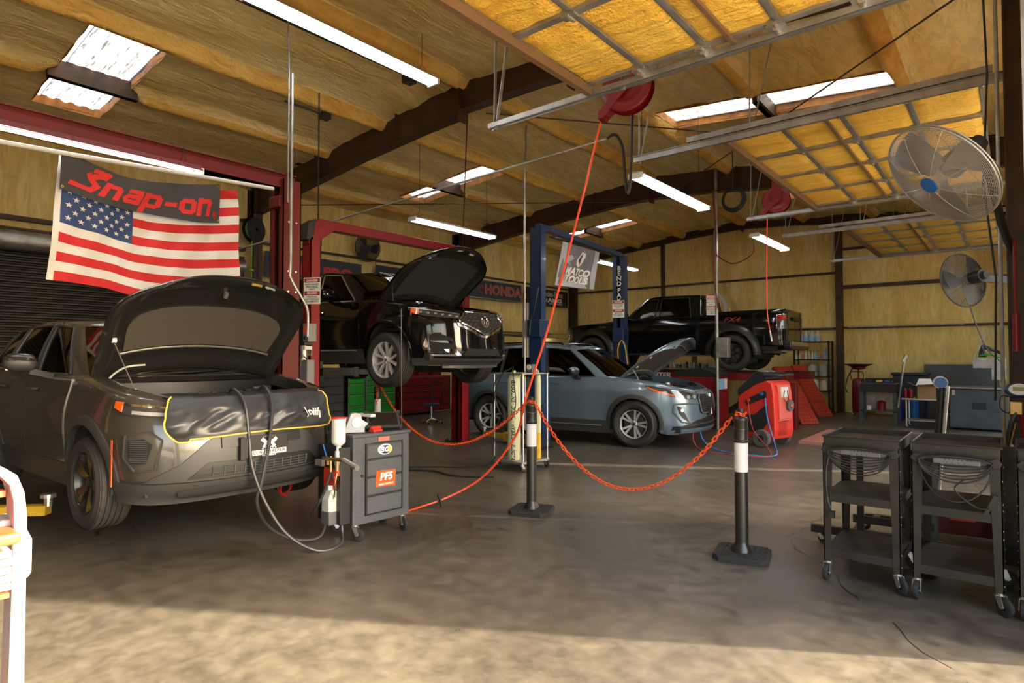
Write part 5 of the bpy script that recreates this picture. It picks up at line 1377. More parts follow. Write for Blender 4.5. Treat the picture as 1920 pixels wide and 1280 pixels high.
def banP(u,v,o=0):
    y0=sinterp([(k/4,p[0]) for k,p in enumerate(BT)],u);z0=sinterp([(k/4,p[1]) for k,p in enumerate(BT)],u)
    y1=sinterp([(k/4,p[0]) for k,p in enumerate(BB)],u);z1=sinterp([(k/4,p[1]) for k,p in enumerate(BB)],u)
    return Vector((-6.77+.012*math.sin(u*13+v*5)+.006*math.sin(u*31)+o,y0+(y1-y0)*v,z0+(z1-z0)*v))
t=thing('shop_banner','charcoal cloth banner with red slanted lettering pinned over the flag','banner',(0,0,0))
MB().slab(lambda u,v:banP(u,v),lambda u,v:banP(u,v,-.003),60,14).build('cloth','banner',t,smooth=True,ang=60)
# slanted block lettering; each glyph is a set of strokes in a 1 x 1 cell
def strokes(word,fn,m,parent,cell=.12,gap=.02,hgt=.6,slant=.35,name='letter'):
    G={'S':[[(.35,1.15),(1.05,1.15),(.98,.95),(.45,.86),(.6,.72)],[(-.25,.05),(.75,.05),(.9,.35),(.45,.62),(.2,.85)]],
       'n':[[(.1,0),(.1,.68)],[(.1,.62),(.75,.62),(.82,.5),(.82,0)]],
       'a':[[(.2,.66),(.8,.66),(.85,.5),(.85,.03)],[(.8,.38),(.2,.36),(.1,.2),(.2,.06),(.8,.06)]],
       'p':[[(.1,-.32),(.1,.66)],[(.15,.62),(.75,.62),(.85,.5),(.85,.16),(.75,.05),(.15,.05)]],
       '-':[[(.1,.34),(.6,.34)]],
       'o':[[(.1,.2),(.1,.5),(.22,.62),(.75,.62),(.85,.5),(.85,.16),(.75,.05),(.22,.05),(.1,.2)]]}
    W={'S':1.1,'-':.72}
    x=0; tot=sum(W.get(c,1)+.16 for c in word); out=[]
    for c in word:
        mb=MB()
        for st_k in G[c]:
            for a,b in zip(st_k,st_k[1:]):
                d=Vector((b[0]-a[0],b[1]-a[1],0)); L=d.length
                if L<1e-4: continue
                d/=L; th=.17 if abs(d.x)<.5 else .12
                nrm=Vector((-d.y,d.x,0))*th; a_=Vector((*a,0))-d*th*.62;b_=Vector((*b,0))+d*th*.62
                q=[a_-nrm,b_-nrm,b_+nrm,a_+nrm]; n=max(1,int(L/.12))
                for k in range(n):
                    s=[q[0].lerp(q[1],k/n),q[0].lerp(q[1],(k+1)/n),q[3].lerp(q[2],(k+1)/n),q[3].lerp(q[2],k/n)]
                    i=mb.pts([fn((x+p.x+slant*p.y)/tot,p.y) for p in s]); mb.face(i,i+1,i+2,i+3)
        out.append(mb.build(name,m,parent,recalc=False)); x+=W.get(c,1)+.16
    return out
strokes('Snap-on',lambda x,y:banP(.075+.84*x,.76-.53*y+.02*x,.004),'bannerred',t,slant=.6)
r=MB(); 
def bq(x,y): return banP(.95+x,.80-y,.004)
P=[bq(.018*math.cos(a),.085*math.sin(a)) for a in [2*PI*k/20 for k in range(20)]]; r.tube(P,.0035,4,closed=True); add_text(r,'R',lambda x,y:bq(x*.55,y*2.6),.055,off=.001); r.build('registered_mark','bannerred',t,recalc=False)
g=MB()
for u,v in ((.012,.06),(.012,.92),(.985,.05),(.985,.93)): g.lathe([(.006,0),(.012,0),(.012,.003),(.006,.003)],o=banP(u,v,.003),axis=(1,0,0),n=14,closed=True)
g.build('grommet','brass',t)
# tool banner on the blue beam
t=thing('tool_banner','grey vinyl tool banner with flames hung from the dark blue crossbeam','banner',(0,0,0))
def mp(u,v,o=0):
    a=Vector((-6.42,9.28,3.70));b=Vector((-6.46,10.66,3.68));c=Vector((-6.42,8.97,2.86));d=Vector((-6.46,10.38,2.90))
    p=a.lerp(b,u).lerp(c.lerp(d,u),v); p.x+=.04*math.sin(u*6+v*2)*v+.015*math.sin(u*17)+o; return p
M['mb']=mat('banner_grey',(.12,.12,.135),.5,var=.7,vscale=6,vcol=(.2,.2,.22)); M['mb2']=mat('banner_silver',(.38,.39,.42),.4)
MB().slab(lambda u,v:mp(u,v),lambda u,v:mp(u,v,-.004),30,20).build('vinyl','mb',t,smooth=True,ang=60)
fr=MB()
for pts in ([(0,0),(.12,0),(.13,.5),(.16,.85),(.02,1),(0,1)],[(.02,1),(.16,.88),(.5,.9),(.75,.9),(.8,1)],[(.85,0),(1,0),(1,.5),(.98,1),(.86,1),(.83,.6)],[(.16,.3),(.3,.24),(.36,.32),(.25,.42),(.33,.5),(.2,.46)],[(.14,.9),(.22,.62),(.28,.72),(.3,.9)],[(.7,.9),(.66,.7),(.72,.6),(.8,.75),(.8,.9)]):
    n=len(pts); i=fr.pts([mp(u,v,.006) for u,v in pts]); fr.face(*[i+k for k in range(n)])
fr.build('flame_print','mb2',t,recalc=False)
e=MB(); i=e.pts([mp(u,v,.009) for u,v in ((.42,.34),(.52,.12),(.64,.12),(.66,.2),(.58,.42),(.5,.5),(.43,.46))]); e.face(*range(i,i+7)); e.build('shield','white',t,recalc=False)
e=MB(); i=e.pts([mp(u,v,.012) for u,v in ((.45,.35),(.53,.16),(.57,.16),(.5,.42))]); e.face(*range(i,i+4)); e.build('shield_blue','navy',t,recalc=False)
e=MB(); i=e.pts([mp(u,v,.012) for u,v in ((.5,.42),(.58,.2),(.62,.2),(.56,.38),(.5,.46))]); e.face(*range(i,i+5)); e.build('shield_orange','orange',t,recalc=False)
e=MB(); add_text(e,'MATCO',lambda x,y:mp(.5+x,.63-y*1.25,.012),.19,off=.008,xs=.9,shear=.2); add_text(e,'TOOLS',lambda x,y:mp(.5+x,.82-y*1.25,.012),.19,off=.008,xs=.9,shear=.2); e.build('lettering','white',t,recalc=False)
MB().tube([(-6.45,8.9,3.735),(-6.47,11.2,3.735)],.018).build('hanging_rod','black',t)
# banners on the left wall
def wbanner(y0,y1,z0,z1,label,col='bnavy',drop=0):
    t=thing('wall_banner',label,'banner',(WX+.14,(y0+y1)/2,(z0+z1)/2),PI/2); w=y1-y0; h=z1-z0   # faces +X ; local x -> +Y... 
    MB().slab(lambda u,v:((u-.5)*w,-.01-.008*math.sin(u*25),(v-.5)*h),lambda u,v:((u-.5)*w,0,(v-.5)*h),30,3).build('cloth',col,t,smooth=True,ang=60)
    return t,w,h
M['bnavy']=mat('dark_banner',(.03,.035,.045),.6); M['hred']=mat('banner_red_letter',(.5,.04,.03),.6); M['tan']=mat('tan_letter',(.5,.4,.25),.6)
t,w,h=wbanner(6.95,9.55,3.36,3.93,'dark wall banner with a blue oval badge and red letters behind the red posts')
a=MB(); add_text(a,'JEEP  PRO',lambda x,y:Vector((x*1-.0,-.022,y-.05)),.36,off=.02,xs=1.2); a.v=[(x+.1,y,z) for x,y,z in a.v]; a.build('lettering','hred',t,recalc=False)
o=MB().lathe([(0,0),(.15,0)],axis=(0,-1,0),n=30,o=(-w/2+.33,-.022,.05)); o.v=[(x if 0 else (x+w/2-.33)*1.5-w/2+.33,y,z) for x,y,z in o.v]; o.build('oval_badge','blue',t)
t,w,h=wbanner(10.0,12.9,3.45,3.98,'dark wall banner with small white words behind the raised black hood')
a=MB(); add_text(a,'TOYOTA   LEXUS   SCION',lambda x,y:Vector((x-.25,-.022,y+.02)),.16,off=.004,xs=1.15); a.build('lettering','white',t,recalc=False)
t,w,h=wbanner(12.95,16.12,3.4,4.0,'dark framed wall banner with one large red word and a red badge')
a=MB(); add_text(a,'HONDA',lambda x,y:Vector((x+.62,-.022,y)),.42,off=.018,xs=1.12,space=1.05); 
a.build('lettering','tan',t,recalc=False)
a=MB(); add_text(a,'HONDA',lambda x,y:Vector((x+.62,-.026,y)),.42,off=.006,xs=1.12,space=1.05); a.lathe([(.12,0),(.15,0)],o=(-.45,-.024,0),axis=(0,-1,0),n=4); a.build('lettering_face','hred',t,recalc=False)
f=MB()
for x in (-1,1): f.box((x*w/2*.985-.012,-.025,-h/2+.01),(x*w/2*.985+.012,-.015,h/2-.01))
for z in (-1,1): f.box((-w/2,-.025,z*h/2*.94-.01),(w/2,-.015,z*h/2*.94+.01))
f.build('frame','galv',t)
t,w,h=wbanner(16.3,18.9,3.4,3.98,'black wall banner with white script and slanted stripes near the far corner','black')
a=MB(); add_text(a,'Mercedes-Benz',lambda x,y:Vector((x+.1,-.022,y+.13)),.27,off=.002,xs=1.0); add_text(a,'AMG',lambda x,y:Vector((x+.45,-.022,y-.09)),.2,off=.012,xs=2.0); add_text(a,'DRIVING PERFORMANCE',lambda x,y:Vector((x+.5,-.022,y-.21)),.075,off=.002)
for k in range(5): a.box((-.38+k*.075,-.023,-.16),(-.34+k*.075,-.022,-.02),Matrix.Rotation(R(25),3,'Y'))
a.build('lettering','white',t,recalc=False)
# ------------------------------------------------------------------ hose reels
def reel(loc,label,rz,r=.25,m='reelred',arm=1,group='red ceiling hose reels'):
    t=thing('hose_reel',label,'hose reel',loc,rz,group)
    for s in (-1,1):
        MB().lathe([(.05,0),(r*.55,0),(r*.62,.012*s),(r*.9,.014*s),(r,.0),(r,-.006*s),(r*.9,.006*s)],axis=(1,0,0),o=(s*.07,0,0),n=40).build('flange',m,t,smooth=True,ang=60)
    for k in range(4): MB().tube([(-.05+.033*k,(r*.72)*math.cos(a),(r*.72)*math.sin(a)) for a in [2*PI*j/32 for j in range(32)]],.018,6,closed=True).build('hose_wrap','black',t,smooth=True)
    b=MB(); b.prism([(-.09,0),(.09,0),(.06,r+.22),(-.06,r+.22)],.095,.105,lambda x,y,z:(z,x,y)); b.prism([(-.09,0),(.09,0),(.06,r+.22),(-.06,r+.22)],-.105,-.095,lambda x,y,z:(z,x,y)); b.box((-.105,-.08,r+.2),(.105,.08,r+.22)); b.cyl((-.11,0,0),(.11,0,0),.05,n=18); b.build('bracket',m,t,bevel=.004)
    if arm:
        g=MB()
        for s in (-1,1): g.bar((s*.1,0,-.0),(s*.07,-r*1.05,-r*.95),.012,.09)
        g.box((-.075,-r*1.05-.03,-r*.95-.04),(.075,-r*1.05+.03,-r*.95+.03)); g.build('guide_arm',m,t,bevel=.004)
    return t
reel((-3.02,5.55,4.32),'red hose reel beside the first overhead door, orange hose hanging from it',R(-78),.26)
reel((-3.15,11.1,4.28),'smaller red hose reel hanging before the far wall',R(-78),.23)
def hang(x,y,z,label):
    tag(MB().box((x-.05,y-.05,z),(x+.05,y+.05,roofz(x)-.05)).build('reel_mount','beam'),label,'bracket')
hang(-3.02,5.55,4.85,'steel mount fixing the near red reel to the roof'); hang(-3.15,11.1,4.78,'steel mount fixing the far red reel to the roof')
t=thing('cord_reel','black cord reel with a bright green cord high on the left wall','cord reel',(-12.6,6.55,4.3),R(20))
MB().lathe([(.04,-.08),(.26,-.08),(.27,-.07),(.27,-.06),(.05,-.05),(.05,.05),(.27,.06),(.27,.07),(.26,.08),(.04,.08)],axis=(1,0,0),n=32).build('drum','black',t,smooth=True)
M['gcord']=mat('green_cord',(.25,.6,.05),.5)
for k in range(3): MB().tube([(-.03+.03*k,.2*math.cos(a),.2*math.sin(a)) for a in [2*PI*j/28 for j in range(28)]],.014,6,closed=True).build('cord_wrap','gcord',t,smooth=True)
MB().tube([(0,-.05,-.2),(0,-.06,-.8),(.01,-.05,-1.6)],.012,6).cyl((0,-.06,-.9),(0,-.06,-.86),.05,n=10).build('hanging_cord','gcord',t); MB().box((-.35,-.03,.2),(-.02,.03,.26)).build('bracket','black',t)
# ------------------------------------------------------------------ fans
def fan(loc,label,normal,r,nb=3,cage=None,hub=None,backview=False,arm=None,rings=46,group=None):
    t=thing('wall_fan',label,'fan',loc,0,group); t.rotation_euler=Vector(normal).to_track_quat('Z','Y').to_euler()
    cg='cage' if cage is None else cage
    f=MB()
    prof=lambda q:.10*(1-q**2.2)+.0  # dome toward +Z
    for k in range(rings):
        q=.12+.88*k/(rings-1); rr=r*q; f.tube([(rr*math.cos(a),rr*math.sin(a),prof(q)) for a in [2*PI*j/40 for j in range(40)]],.0019,3,closed=True)
    for k in range(8):
        a=2*PI*k/8; f.tube([(r*q*math.cos(a),r*q*math.sin(a),prof(q)+.003) for q in (.12,.35,.6,.8,.92,1)],.0018,4)
    f.tube([(r*math.cos(a),r*math.sin(a),0) for a in [2*PI*j/48 for j in range(48)]],.006,6,closed=True)
    f.build('front_guard',cg,t)
    g=MB()
    for k in range(rings//2):
        q=.25+.75*k/(rings//2-1); rr=r*q; g.tube([(rr*math.cos(a),rr*math.sin(a),-.13*(1-q**2.5)-.02) for a in [2*PI*j/40 for j in range(40)]],.0018,3,closed=True)
    for k in range(10):
        a=2*PI*k/10; g.tube([(r*q*math.cos(a),r*q*math.sin(a),-.13*(1-q**2.5)-.02) for q in (.25,.5,.75,.9,1)],.003,4)
    for k in range(6): 
        z=-.02+.022*0-.01*k*0
    g.tube([(r*math.cos(a),r*math.sin(a),-.02) for a in [2*PI*j/48 for j in range(48)]],.005,6,closed=True)
    g.build('rear_guard',cg,t)
    MB().cyl((0,0,.10),(0,0,.112),r*.15,n=28).build('hub_badge',M['blue'] if hub is None else M[hub],t,smooth=True)
    for k in range(nb):
        a0=2*PI*k/nb
        def bl(u,v): 
            rr=r*(.12+.8*u); a=a0+(v-.5)*(1.5-.55*u)*.85; return (rr*math.cos(a),rr*math.sin(a),-.04+(v-.5)*.10*(1-.3*u))
        b=MB(); b.slab(bl,lambda u,v:tuple(p-(.003 if i==2 else 0) for i,p in enumerate(bl(u,v))),8,8); b.build('blade','fanblade' if cage is None else 'blackm',t,smooth=True)
    MB().cyl((0,0,-.30),(0,0,-.08),r*.22,n=24).cyl((0,0,-.36),(0,0,-.30),r*.14,n=20).build('motor','black',t,smooth=True)
    return t
M['cage']=mat('fan_cage_wire',(.42,.40,.37),.4,.5); M['fanblade']=mat('dusty_fan_blade',(.28,.26,.24),.5,.4,var=.5,vscale=9); M['darkcage']=mat('dark_fan_wire',(.05,.045,.04),.5,.3)
# big fan near
V=Vector((.34,-5.0,-1.22)).normalized(); rt=Vector((math.cos(TH),math.sin(TH),0)); fw=Vector((-math.sin(TH),math.cos(TH),0))
sd=(rt*-.76+Vector((0,0,-.65))); sd=(sd-V*sd.dot(V)).normalized(); N=V*math.cos(R(54))+sd*math.sin(R(54))
fan((-.36,5.0,2.78),'large grey industrial fan with a blue hub badge high on the dark column',N,.385)
m=MB(); P0=Vector((-.36,5.0,2.78)); Q=P0-N*.34; m.tube([Q,Q+Vector((.05,.3,-.15)),(-.05,5.9,2.55),(.0,6.58,2.45)],.028,10); 
o=m.build('fan_arm','black',smooth=True); tag(o,'black steel arm holding the large industrial fan to the column','bracket')
# far fan, seen from behind
fan((-.55,10.9,2.66),'dark wall fan seen from the back, below the large fan',(-.80,.62,-.12),.39,cage='darkcage',hub='black')
m=MB(); m.bar((-.35,10.75,2.66),(.5,10.9,2.55),.05,.10); tag(m.build('fan_arm','blackm'),'flat steel arm of the dark far fan','bracket')
fan((-12.72,9.65,4.36),'round dark fan in the left wall above the banners',(1,-.1,-.1),.36,cage='darkcage',hub='black')
tag(MB().tube([(-12.8,9.95,4.2),(-12.8,9.97,3.9),(-12.85,9.97,3.5)],.012).build('cable','black'),'black cable hanging below the round left-wall fan','cable')
tag(MB().tube(catmull([(-.5,10.95,2.6),(-.45,10.95,2.2),(-.3,11,1.7),(-.1,11,1.45)],6),.008).build('cable','black'),'black cable hanging from the dark far fan','cable')

# ------------------------------------------------------------------ ceiling conduits with junction boxes
t=thing('ceiling_conduit','dark ceiling conduit with a square box beside the big ridge light','conduit',(0,0,0))
MB().tube([(-6.75,2.6,5.62),(-6.72,4.6,5.62),(-6.66,5.7,5.60)],.02,8).build('pipe','blackm',t); MB().box((-6.74,5.68,5.50),(-6.58,5.84,5.64)).build('junction_box','blackm',t,bevel=.01)
t=thing('ceiling_conduit','short dark conduit stub with a small box on a foam roof ridge','conduit',(0,0,0))
MB().tube([(-8.52,4.9,5.46),(-8.50,5.5,5.45)],.018,8).build('pipe','blackm',t); MB().box((-8.57,5.5,5.38),(-8.43,5.66,5.48)).build('junction_box','blackm',t,bevel=.01)
# ------------------------------------------------------------------ castors
def castor(parent,x,y,z,r=.05,rz=0,fork='steel',name='castor'):
    c,s=math.cos(rz),math.sin(rz); f=lambda a,b,h:(x+c*a-s*b,y+s*a+c*b,h)
    k=MB(); k.cyl(f(0,0,z-.012),f(0,0,z),.022,n=12)
    for sg in (-1,1):
        i=k.pts([f(a,sg*.021+w,h) for w in (-.0015,.0015) for a,h in ((-.022,z-.012),(.022,z-.012),(.045,r),(.015,r-.01))]); 
        for q in ((0,1,2,3),(7,6,5,4),(0,4,5,1),(1,5,6,2),(2,6,7,3),(3,7,4,0)): k.face(*[i+j for j in q])
    k.box((x-.022,y-.022,z-.014),(x+.022,y+.022,z-.010))
    o=k.build(name,fork,parent)
    w=MB().lathe([(r*.3,-.014),(r*.85,-.015),(r*.98,-.01),(r,0),(r*.98,.01),(r*.85,.015),(r*.3,.014)],o=f(.03,0,r),axis=(-s,c,0),n=24,closed=False); w.build('castor_wheel','rubber',o,smooth=True,ang=40)
    MB().cyl(f(.03,-.024,r),f(.03,.024,r),.009,n=8).build('axle',fork,o)
    return o
# ------------------------------------------------------------------ black steel carts
def cart(loc,label,w=.46,d=.64,h=1.0,cord=0,rz=0):
    t=thing('utility_cart',label,'cart',loc,rz,'black steel utility carts')
    z0=.13; pw=.055
    for sx in (-1,1):
        for sy in (-1,1):
            x=sx*(w/2);y=sy*d/2; mb=MB()
            fl=.006
            # tapering angle legs
            def leg(zb,zt,k0,k1):
                for a,b in (((x-sx*pw*k0),(x-sx*pw*k1)),):
                    i=mb.pts([(x,y-sy*0,zb),(a,y,zb),(a,y-sy*fl,zb),(x,y-sy*fl,zb),(x,y,zt),(b,y,zt),(b,y-sy*fl,zt),(x,y-sy*fl,zt)])
                    for q in ((0,1,2,3),(7,6,5,4),(0,4,5,1),(1,5,6,2),(2,6,7,3),(3,7,4,0)): mb.face(*[i+j for j in q])
                    i=mb.pts([(x,y,zb),(x,y-sy*pw*k0,zb),(x-sx*fl,y-sy*pw*k0,zb),(x-sx*fl,y,zb),(x,y,zt),(x,y-sy*pw*k1,zt),(x-sx*fl,y-sy*pw*k1,zt),(x-sx*fl,y,zt)])
                    for q in ((0,1,2,3),(7,6,5,4),(0,4,5,1),(1,5,6,2),(2,6,7,3),(3,7,4,0)): mb.face(*[i+j for j in q])
            leg(z0,h-.05,.75,1.15)
            lo=mb.build('leg','cart',t)
            sc_=MB()
            for z in (.17,.25,.45,.5,.62,.66,.8): sc_.cyl((x+sx*.0,y-sy*.02,z),(x+sx*.004,y-sy*.02,z),.006,n=6)
            sc_.build('screw','steel',lo)
            castor(t,x-sx*.02,y-sy*.02,z0,.055,rz=R(-40+sx*25+sy*30))
    def shelf(z,dep,nm,lipup):
        m=MB(); m.box((-w/2+.008,-d/2+.008,z-.004),(w/2-.008,d/2-.008,z))
        for sx in (-1,1): m.box((sx*(w/2-.008)-.003,-d/2+.008,z-dep),(sx*(w/2-.008)+.003,d/2-.008,z+lipup))
        for sy in (-1,1): m.box((-w/2+.008,sy*(d/2-.008)-.003,z-dep),(w/2-.008,sy*(d/2-.008)+.003,z+lipup))
        return m.build(nm,'cart',t)
    shelf(.22,.055,'bottom_shelf',.0); shelf(.60,.055,'middle_shelf',.0)
    tp=shelf(h-.03,.05,'top_shelf',.03)
    e=MB(); 
    for sx in (-1,1): e.tube([(sx*w/2,-d/2,h),(sx*w/2,d/2,h)],.006,6)
    for sy in (-1,1): e.tube([(-w/2,sy*d/2,h),(w/2,sy*d/2,h)],.006,6)
    e.build('top_rim','cart',tp)
    if cord is not None:
        # power strip on the front face with a wrapped cord
        p=thing.__wrapped__ if False else None
        ps=MB().box((-.11,-d/2-.045,h-.115),(.13,-d/2-.012,h-.07)).build('power_strip','grey2',t,bevel=.006)
        s=MB()
        for k in range(7): s.box((-.05+.022*k,-d/2-.046,h-.09),(-.045+.022*k,-d/2-.045,h-.08)); 
        for k in range(4): s.cyl((-.04+.03*k,-d/2-.0455,h-.103),(-.04+.03*k,-d/2-.045,h-.103),.004,n=6)
        s.build('socket','black',ps)
        for sx in (-1,1):
            MB().prism([(sx*.16,h-.12),(sx*.16,h-.075),(sx*.21,h-.06),(sx*.235,h-.09),(sx*.215,h-.12)],-d/2-.03,-d/2-.008,lambda a,b,c:(a,c,b)).build('cord_hook','cart',t,bevel=.004)
        cr=MB(); rnd=random.Random(cord)
        for k in range(7):
            sag=.03+.02*k+(.10 if cord==2 and k==6 else 0); up=.035-.003*k; P=[]
            n=28
            for j in range(n):
                a=2*PI*j/n; xx=.185*math.cos(a); zz=math.sin(a); zz=zz*(up if zz>0 else sag)
                P.append((xx,-d/2-.035-.006*(k%3)-.003*math.sin(3*a+k),h-.095+zz+rnd.uniform(-.002,.002)))
            cr.tube(P,.0052,5,closed=True)
        cr.build('wrapped_cord','black',t,smooth=True)
        tl=MB().tube(catmull([(-.18,-d/2-.04,h-.12),(-.20,-d/2-.045,h-.25),(-.195,-d/2-.04,h-.42),(-.17,-d/2-.05,h-.5)] if cord==1 else [(.05,-d/2-.03,h-.2),(.0,-d/2-.04,h-.27),(.1,-d/2-.05,h-.36),(.17,-d/2-.05,h-.36)],6),.005,6)
        if cord==1: tl.cbox((-.165,-d/2-.05,h-.53),(.035,.03,.045)); tl.build('plug_lead','black',t)
        else:
            tl.build('plug_lead','black',t)
            MB().bar((.20,-d/2-.03,h-.28),(.15,-d/2-.03,h-.40),.028,.02).build('handle_grip','black',t)
    return t
M['grey2']=mat('dark_grey_plastic',(.10,.10,.10),.5)
cart((-.82,5.04,0),'black three-shelf steel cart with a plug dangling from its wrapped cord',cord=1)
cart((-.295,5.04,0),'black three-shelf steel cart with large loose cord loops and a hanging grip',cord=2)
cart((.235,5.06,0),'black steel cart tucked between the cord-hung carts and the dark column',cord=3)
# ------------------------------------------------------------------ delineator posts and plastic chains
POSTS=[(-3.76,4.88),(-1.66,4.84),(-7.9,6.2)]
def bollard(x,y,label,rz):
    t=thing('delineator_post',label,'post',(x,y,0),rz,'black and white chain posts')
    b=MB(); b.prism([(-.2,-.15),(-.15,-.2),(.15,-.2),(.2,-.15),(.2,.15),(.15,.2),(-.15,.2),(-.2,.15)],0,.04)
    for i in range(-4,5):
        for j in range(-4,5):
            if abs(i)+abs(j)>1 and math.hypot(i,j)*.042>.08: b.cbox((i*.042,j*.042,.042),(.03,.012,.006) if (i+j)%2 else (.012,.03,.006))
    b.build('rubber_base','rubber',t,bevel=.003)
    MB().lathe([(.075,.04),(.072,.07),(.052,.10),(.05,.12),(.05,.98),(.056,.985),(.056,1.0),(.05,1.005),(.05,1.01)],n=28).build('tube','postblack',t,smooth=True,ang=40)
    MB().lathe([(.0515,.66),(.0515,.885)],n=28).build('reflective_band','whiteband',t,smooth=True)
    MB().lathe([(.051,.885),(.057,.895),(.057,.905),(.052,.91),(.052,1.05),(.057,1.06),(.057,1.07),(.045,1.085),(.02,1.09),(0,1.09)],n=28).build('cap','postblack',t,smooth=True,ang=40)
    MB().lathe([(.018,1.085),(.018,1.12),(.022,1.122),(.022,1.15),(.0,1.15)],n=16).build('eye_knob','black',t)
    return t
M['postblack']=mat('gloss_black_plastic',(.018,.016,.014),.3,spec=.6); M['whiteband']=mat('reflective_white',(.72,.70,.68),.5)
bollard(*POSTS[0],'black and white chain post in the centre with the orange hose passing over it',R(20))
bollard(*POSTS[1],'black and white chain post standing in front of the red wheeled machine',R(12))
bollard(*POSTS[2],'black and white chain post half hidden behind the tool trolley, by the green cabinet',R(15))
def chain(P,label,link=.055,wr=.0048,name='plastic_chain'):
    """P polyline; one link mesh per ring, all parts of one chain"""
    t=thing(name,label,'chain',P[0],0,'orange plastic chains')
    C=catmull(P,30); L=[0]
    for a,b in zip(C,C[1:]): L.append(L[-1]+(b-a).length)
    def at(s):
        for k in range(len(L)-1):
            if L[k+1]>=s: 
                q=(s-L[k])/(L[k+1]-L[k]+1e-9); return C[k].lerp(C[k+1],q)
        return C[-1]
    pitch=link*.74; n=int(L[-1]/pitch); o0=Vector(P[0]); first=None
    for k in range(n):
        c=at((k+.5)*pitch); d=(at((k+1)*pitch)-at(k*pitch)).normalized(); u,v=perp(d)
        w=(u*math.cos(.6)+v*math.sin(.6)) if k%2 else (u*-math.sin(.6)+v*math.cos(.6)); n3=d.cross(w)
        if first is None:
            m=MB(); m.tube([((math.cos(a)*.011+(link/2-.013)*(1 if math.cos(a)>0 else -1)),math.sin(a)*.0135,0) for a in [2*PI*j/14 for j in range(14)]],wr,6,closed=True)
            o=first=m.build('chain_link','orange',t,smooth=True)
        else: o=first.copy(); COL.objects.link(o); o.parent=t
        o.matrix_basis=Matrix((( d.x,w.x,n3.x,(c-o0).x),(d.y,w.y,n3.y,(c-o0).y),(d.z,w.z,n3.z,(c-o0).z),(0,0,0,1)))
    return t
top=lambda k,dx=0,dy=0,z=1.10:(POSTS[k][0]+dx,POSTS[k][1]+dy,z)
def sag(a,b,s,n=7,bias=.5):
    a=Vector(a);b=Vector(b); return [a.lerp(b,k/n)+Vector((0,0,-s*4*(k/n)*(1-k/n))) for k in range(n+1)]
chain(sag(top(0,.05,-.02),top(1,-.05),.72),'orange plastic chain sagging between the centre post and the post before the red machine')
chain(sag(top(2,.05),top(0,-.05,.0),.66),'orange plastic chain sagging from the green cabinet post to the centre post')
for k in range(3):
    x,y=POSTS[k]; P=[(x+.032*math.cos(a),y+.032*math.sin(a),1.105+.006*math.sin(3*a)) for a in [2*PI*j/10 for j in range(11)]]
    chain(P,['short chain loop around the top of the centre post','short chain loop around the top of the post before the red machine','short chain loop around the top of the post by the green cabinet'][k],link=.045,wr=.004)
chain([top(2,.03,-.04,1.1),top(2,.05,-.055,1.02),top(2,.05,-.055,.8)],'loose end of orange chain hanging down the post by the green cabinet')
# ------------------------------------------------------------------ orange air hose from the reel over the centre post to the floor
tag(MB().tube(catmull([(-3.32,5.5,4.02),(-3.45,5.3,3.1),(-3.66,5.05,1.9),(-3.82,4.86,1.13),(-3.95,4.9,.80),(-4.15,4.85,.5),(-4.38,4.75,.25),(-4.6,4.55,.09),(-4.72,4.28,.02),(-4.72,4.0,.012),(-4.85,3.75,.012),(-5.3,3.5,.012)],12),.0115,8).build('air_hose','hosered',smooth=True),'long orange air hose hanging from the near red reel to the floor','hose')
tag(MB().tube([(-4.60,4.45,.0),(-4.62,4.41,.14)],.016,8).build('hose_clip','black',smooth=True),'small black clip on the orange hose where it meets the floor','clip')
tag(MB().tube(catmull([(-3.30,11.08,4.05),(-3.31,11.05,3.4),(-3.31,11.04,2.4),(-3.27,11.04,2.02)],8),.009,6).build('air_hose','hosered',smooth=True),'thin red hose hanging straight from the far red reel over the truck bed','hose')
tag(MB().cyl((-3.27,11.04,2.02),(-3.24,11.04,1.83),.016,n=10).build('hose_nozzle','steel'),'steel nozzle at the end of the thin hanging red hose','nozzle')
# ------------------------------------------------------------------ fluid service trolley
t=thing('fluid_service_trolley','dark hammered-grey drawer trolley with an orange plate in front of the grey crossover','trolley',(-4.42,3.40,0),R(0))
# local frame: front faces -Y+X corner; width along w
A=Vector((-4.55,3.21,0));B=Vector((-4.42,3.73,0)) # measured castor points
t.location=(-4.47,3.41,0); t.rotation_euler=(0,0,R(86))
# local: x along the front face (left->right), -y is the front
W_,D_,H_=.58,.42,.87
MB().box((-W_/2,-D_/2,.14),(W_/2,D_/2,H_)).build('cabinet','hammer',t,bevel=.006)
MB().box((-W_/2-.01,-D_/2-.012,H_),(W_/2+.012,D_/2,H_+.03)).build('worktop','hammer',t,bevel=.006)
MB().box((-W_/2+.02,-D_/2+.02,H_+.03),(W_/2-.02,D_/2-.02,H_+.032)).build('tray_lining','black',t)
dr=MB(); fy=-D_/2-.004
for a,b in ((.69,.81),(.54,.68),(.38,.53),(.22,.37)):
    i=dr.box((-.155,fy-.008,a),(.20,fy+.004,b-.012))
dr.build('drawer_front','hammer',t,bevel=.003)
g=MB()
for z in (.815,.682,.532,.372,.215): g.box((-.165,fy-.010,z-.008),(.205,fy+.004,z))
g.box((-.172,fy-.010,.207),(-.160,fy+.004,.815)); g.box((.203,fy-.010,.207),(.212,fy+.004,.815)); g.build('drawer_frame','black',t)
MB().cyl((-.2,fy,.55),(-.2,fy-.012,.55),.012,n=12).build('lock','black',t)
o=MB().lathe([(0,.012),(.05,.012),(.058,.008),(.06,0)],axis=(0,-1,0),o=(0,0,0),n=36); o.v=[(x*1.25-.0+.02,y+fy-.008,z*.8+.752) for x,y,z in o.v]; o.build('oval_badge','whitep',t,smooth=True)
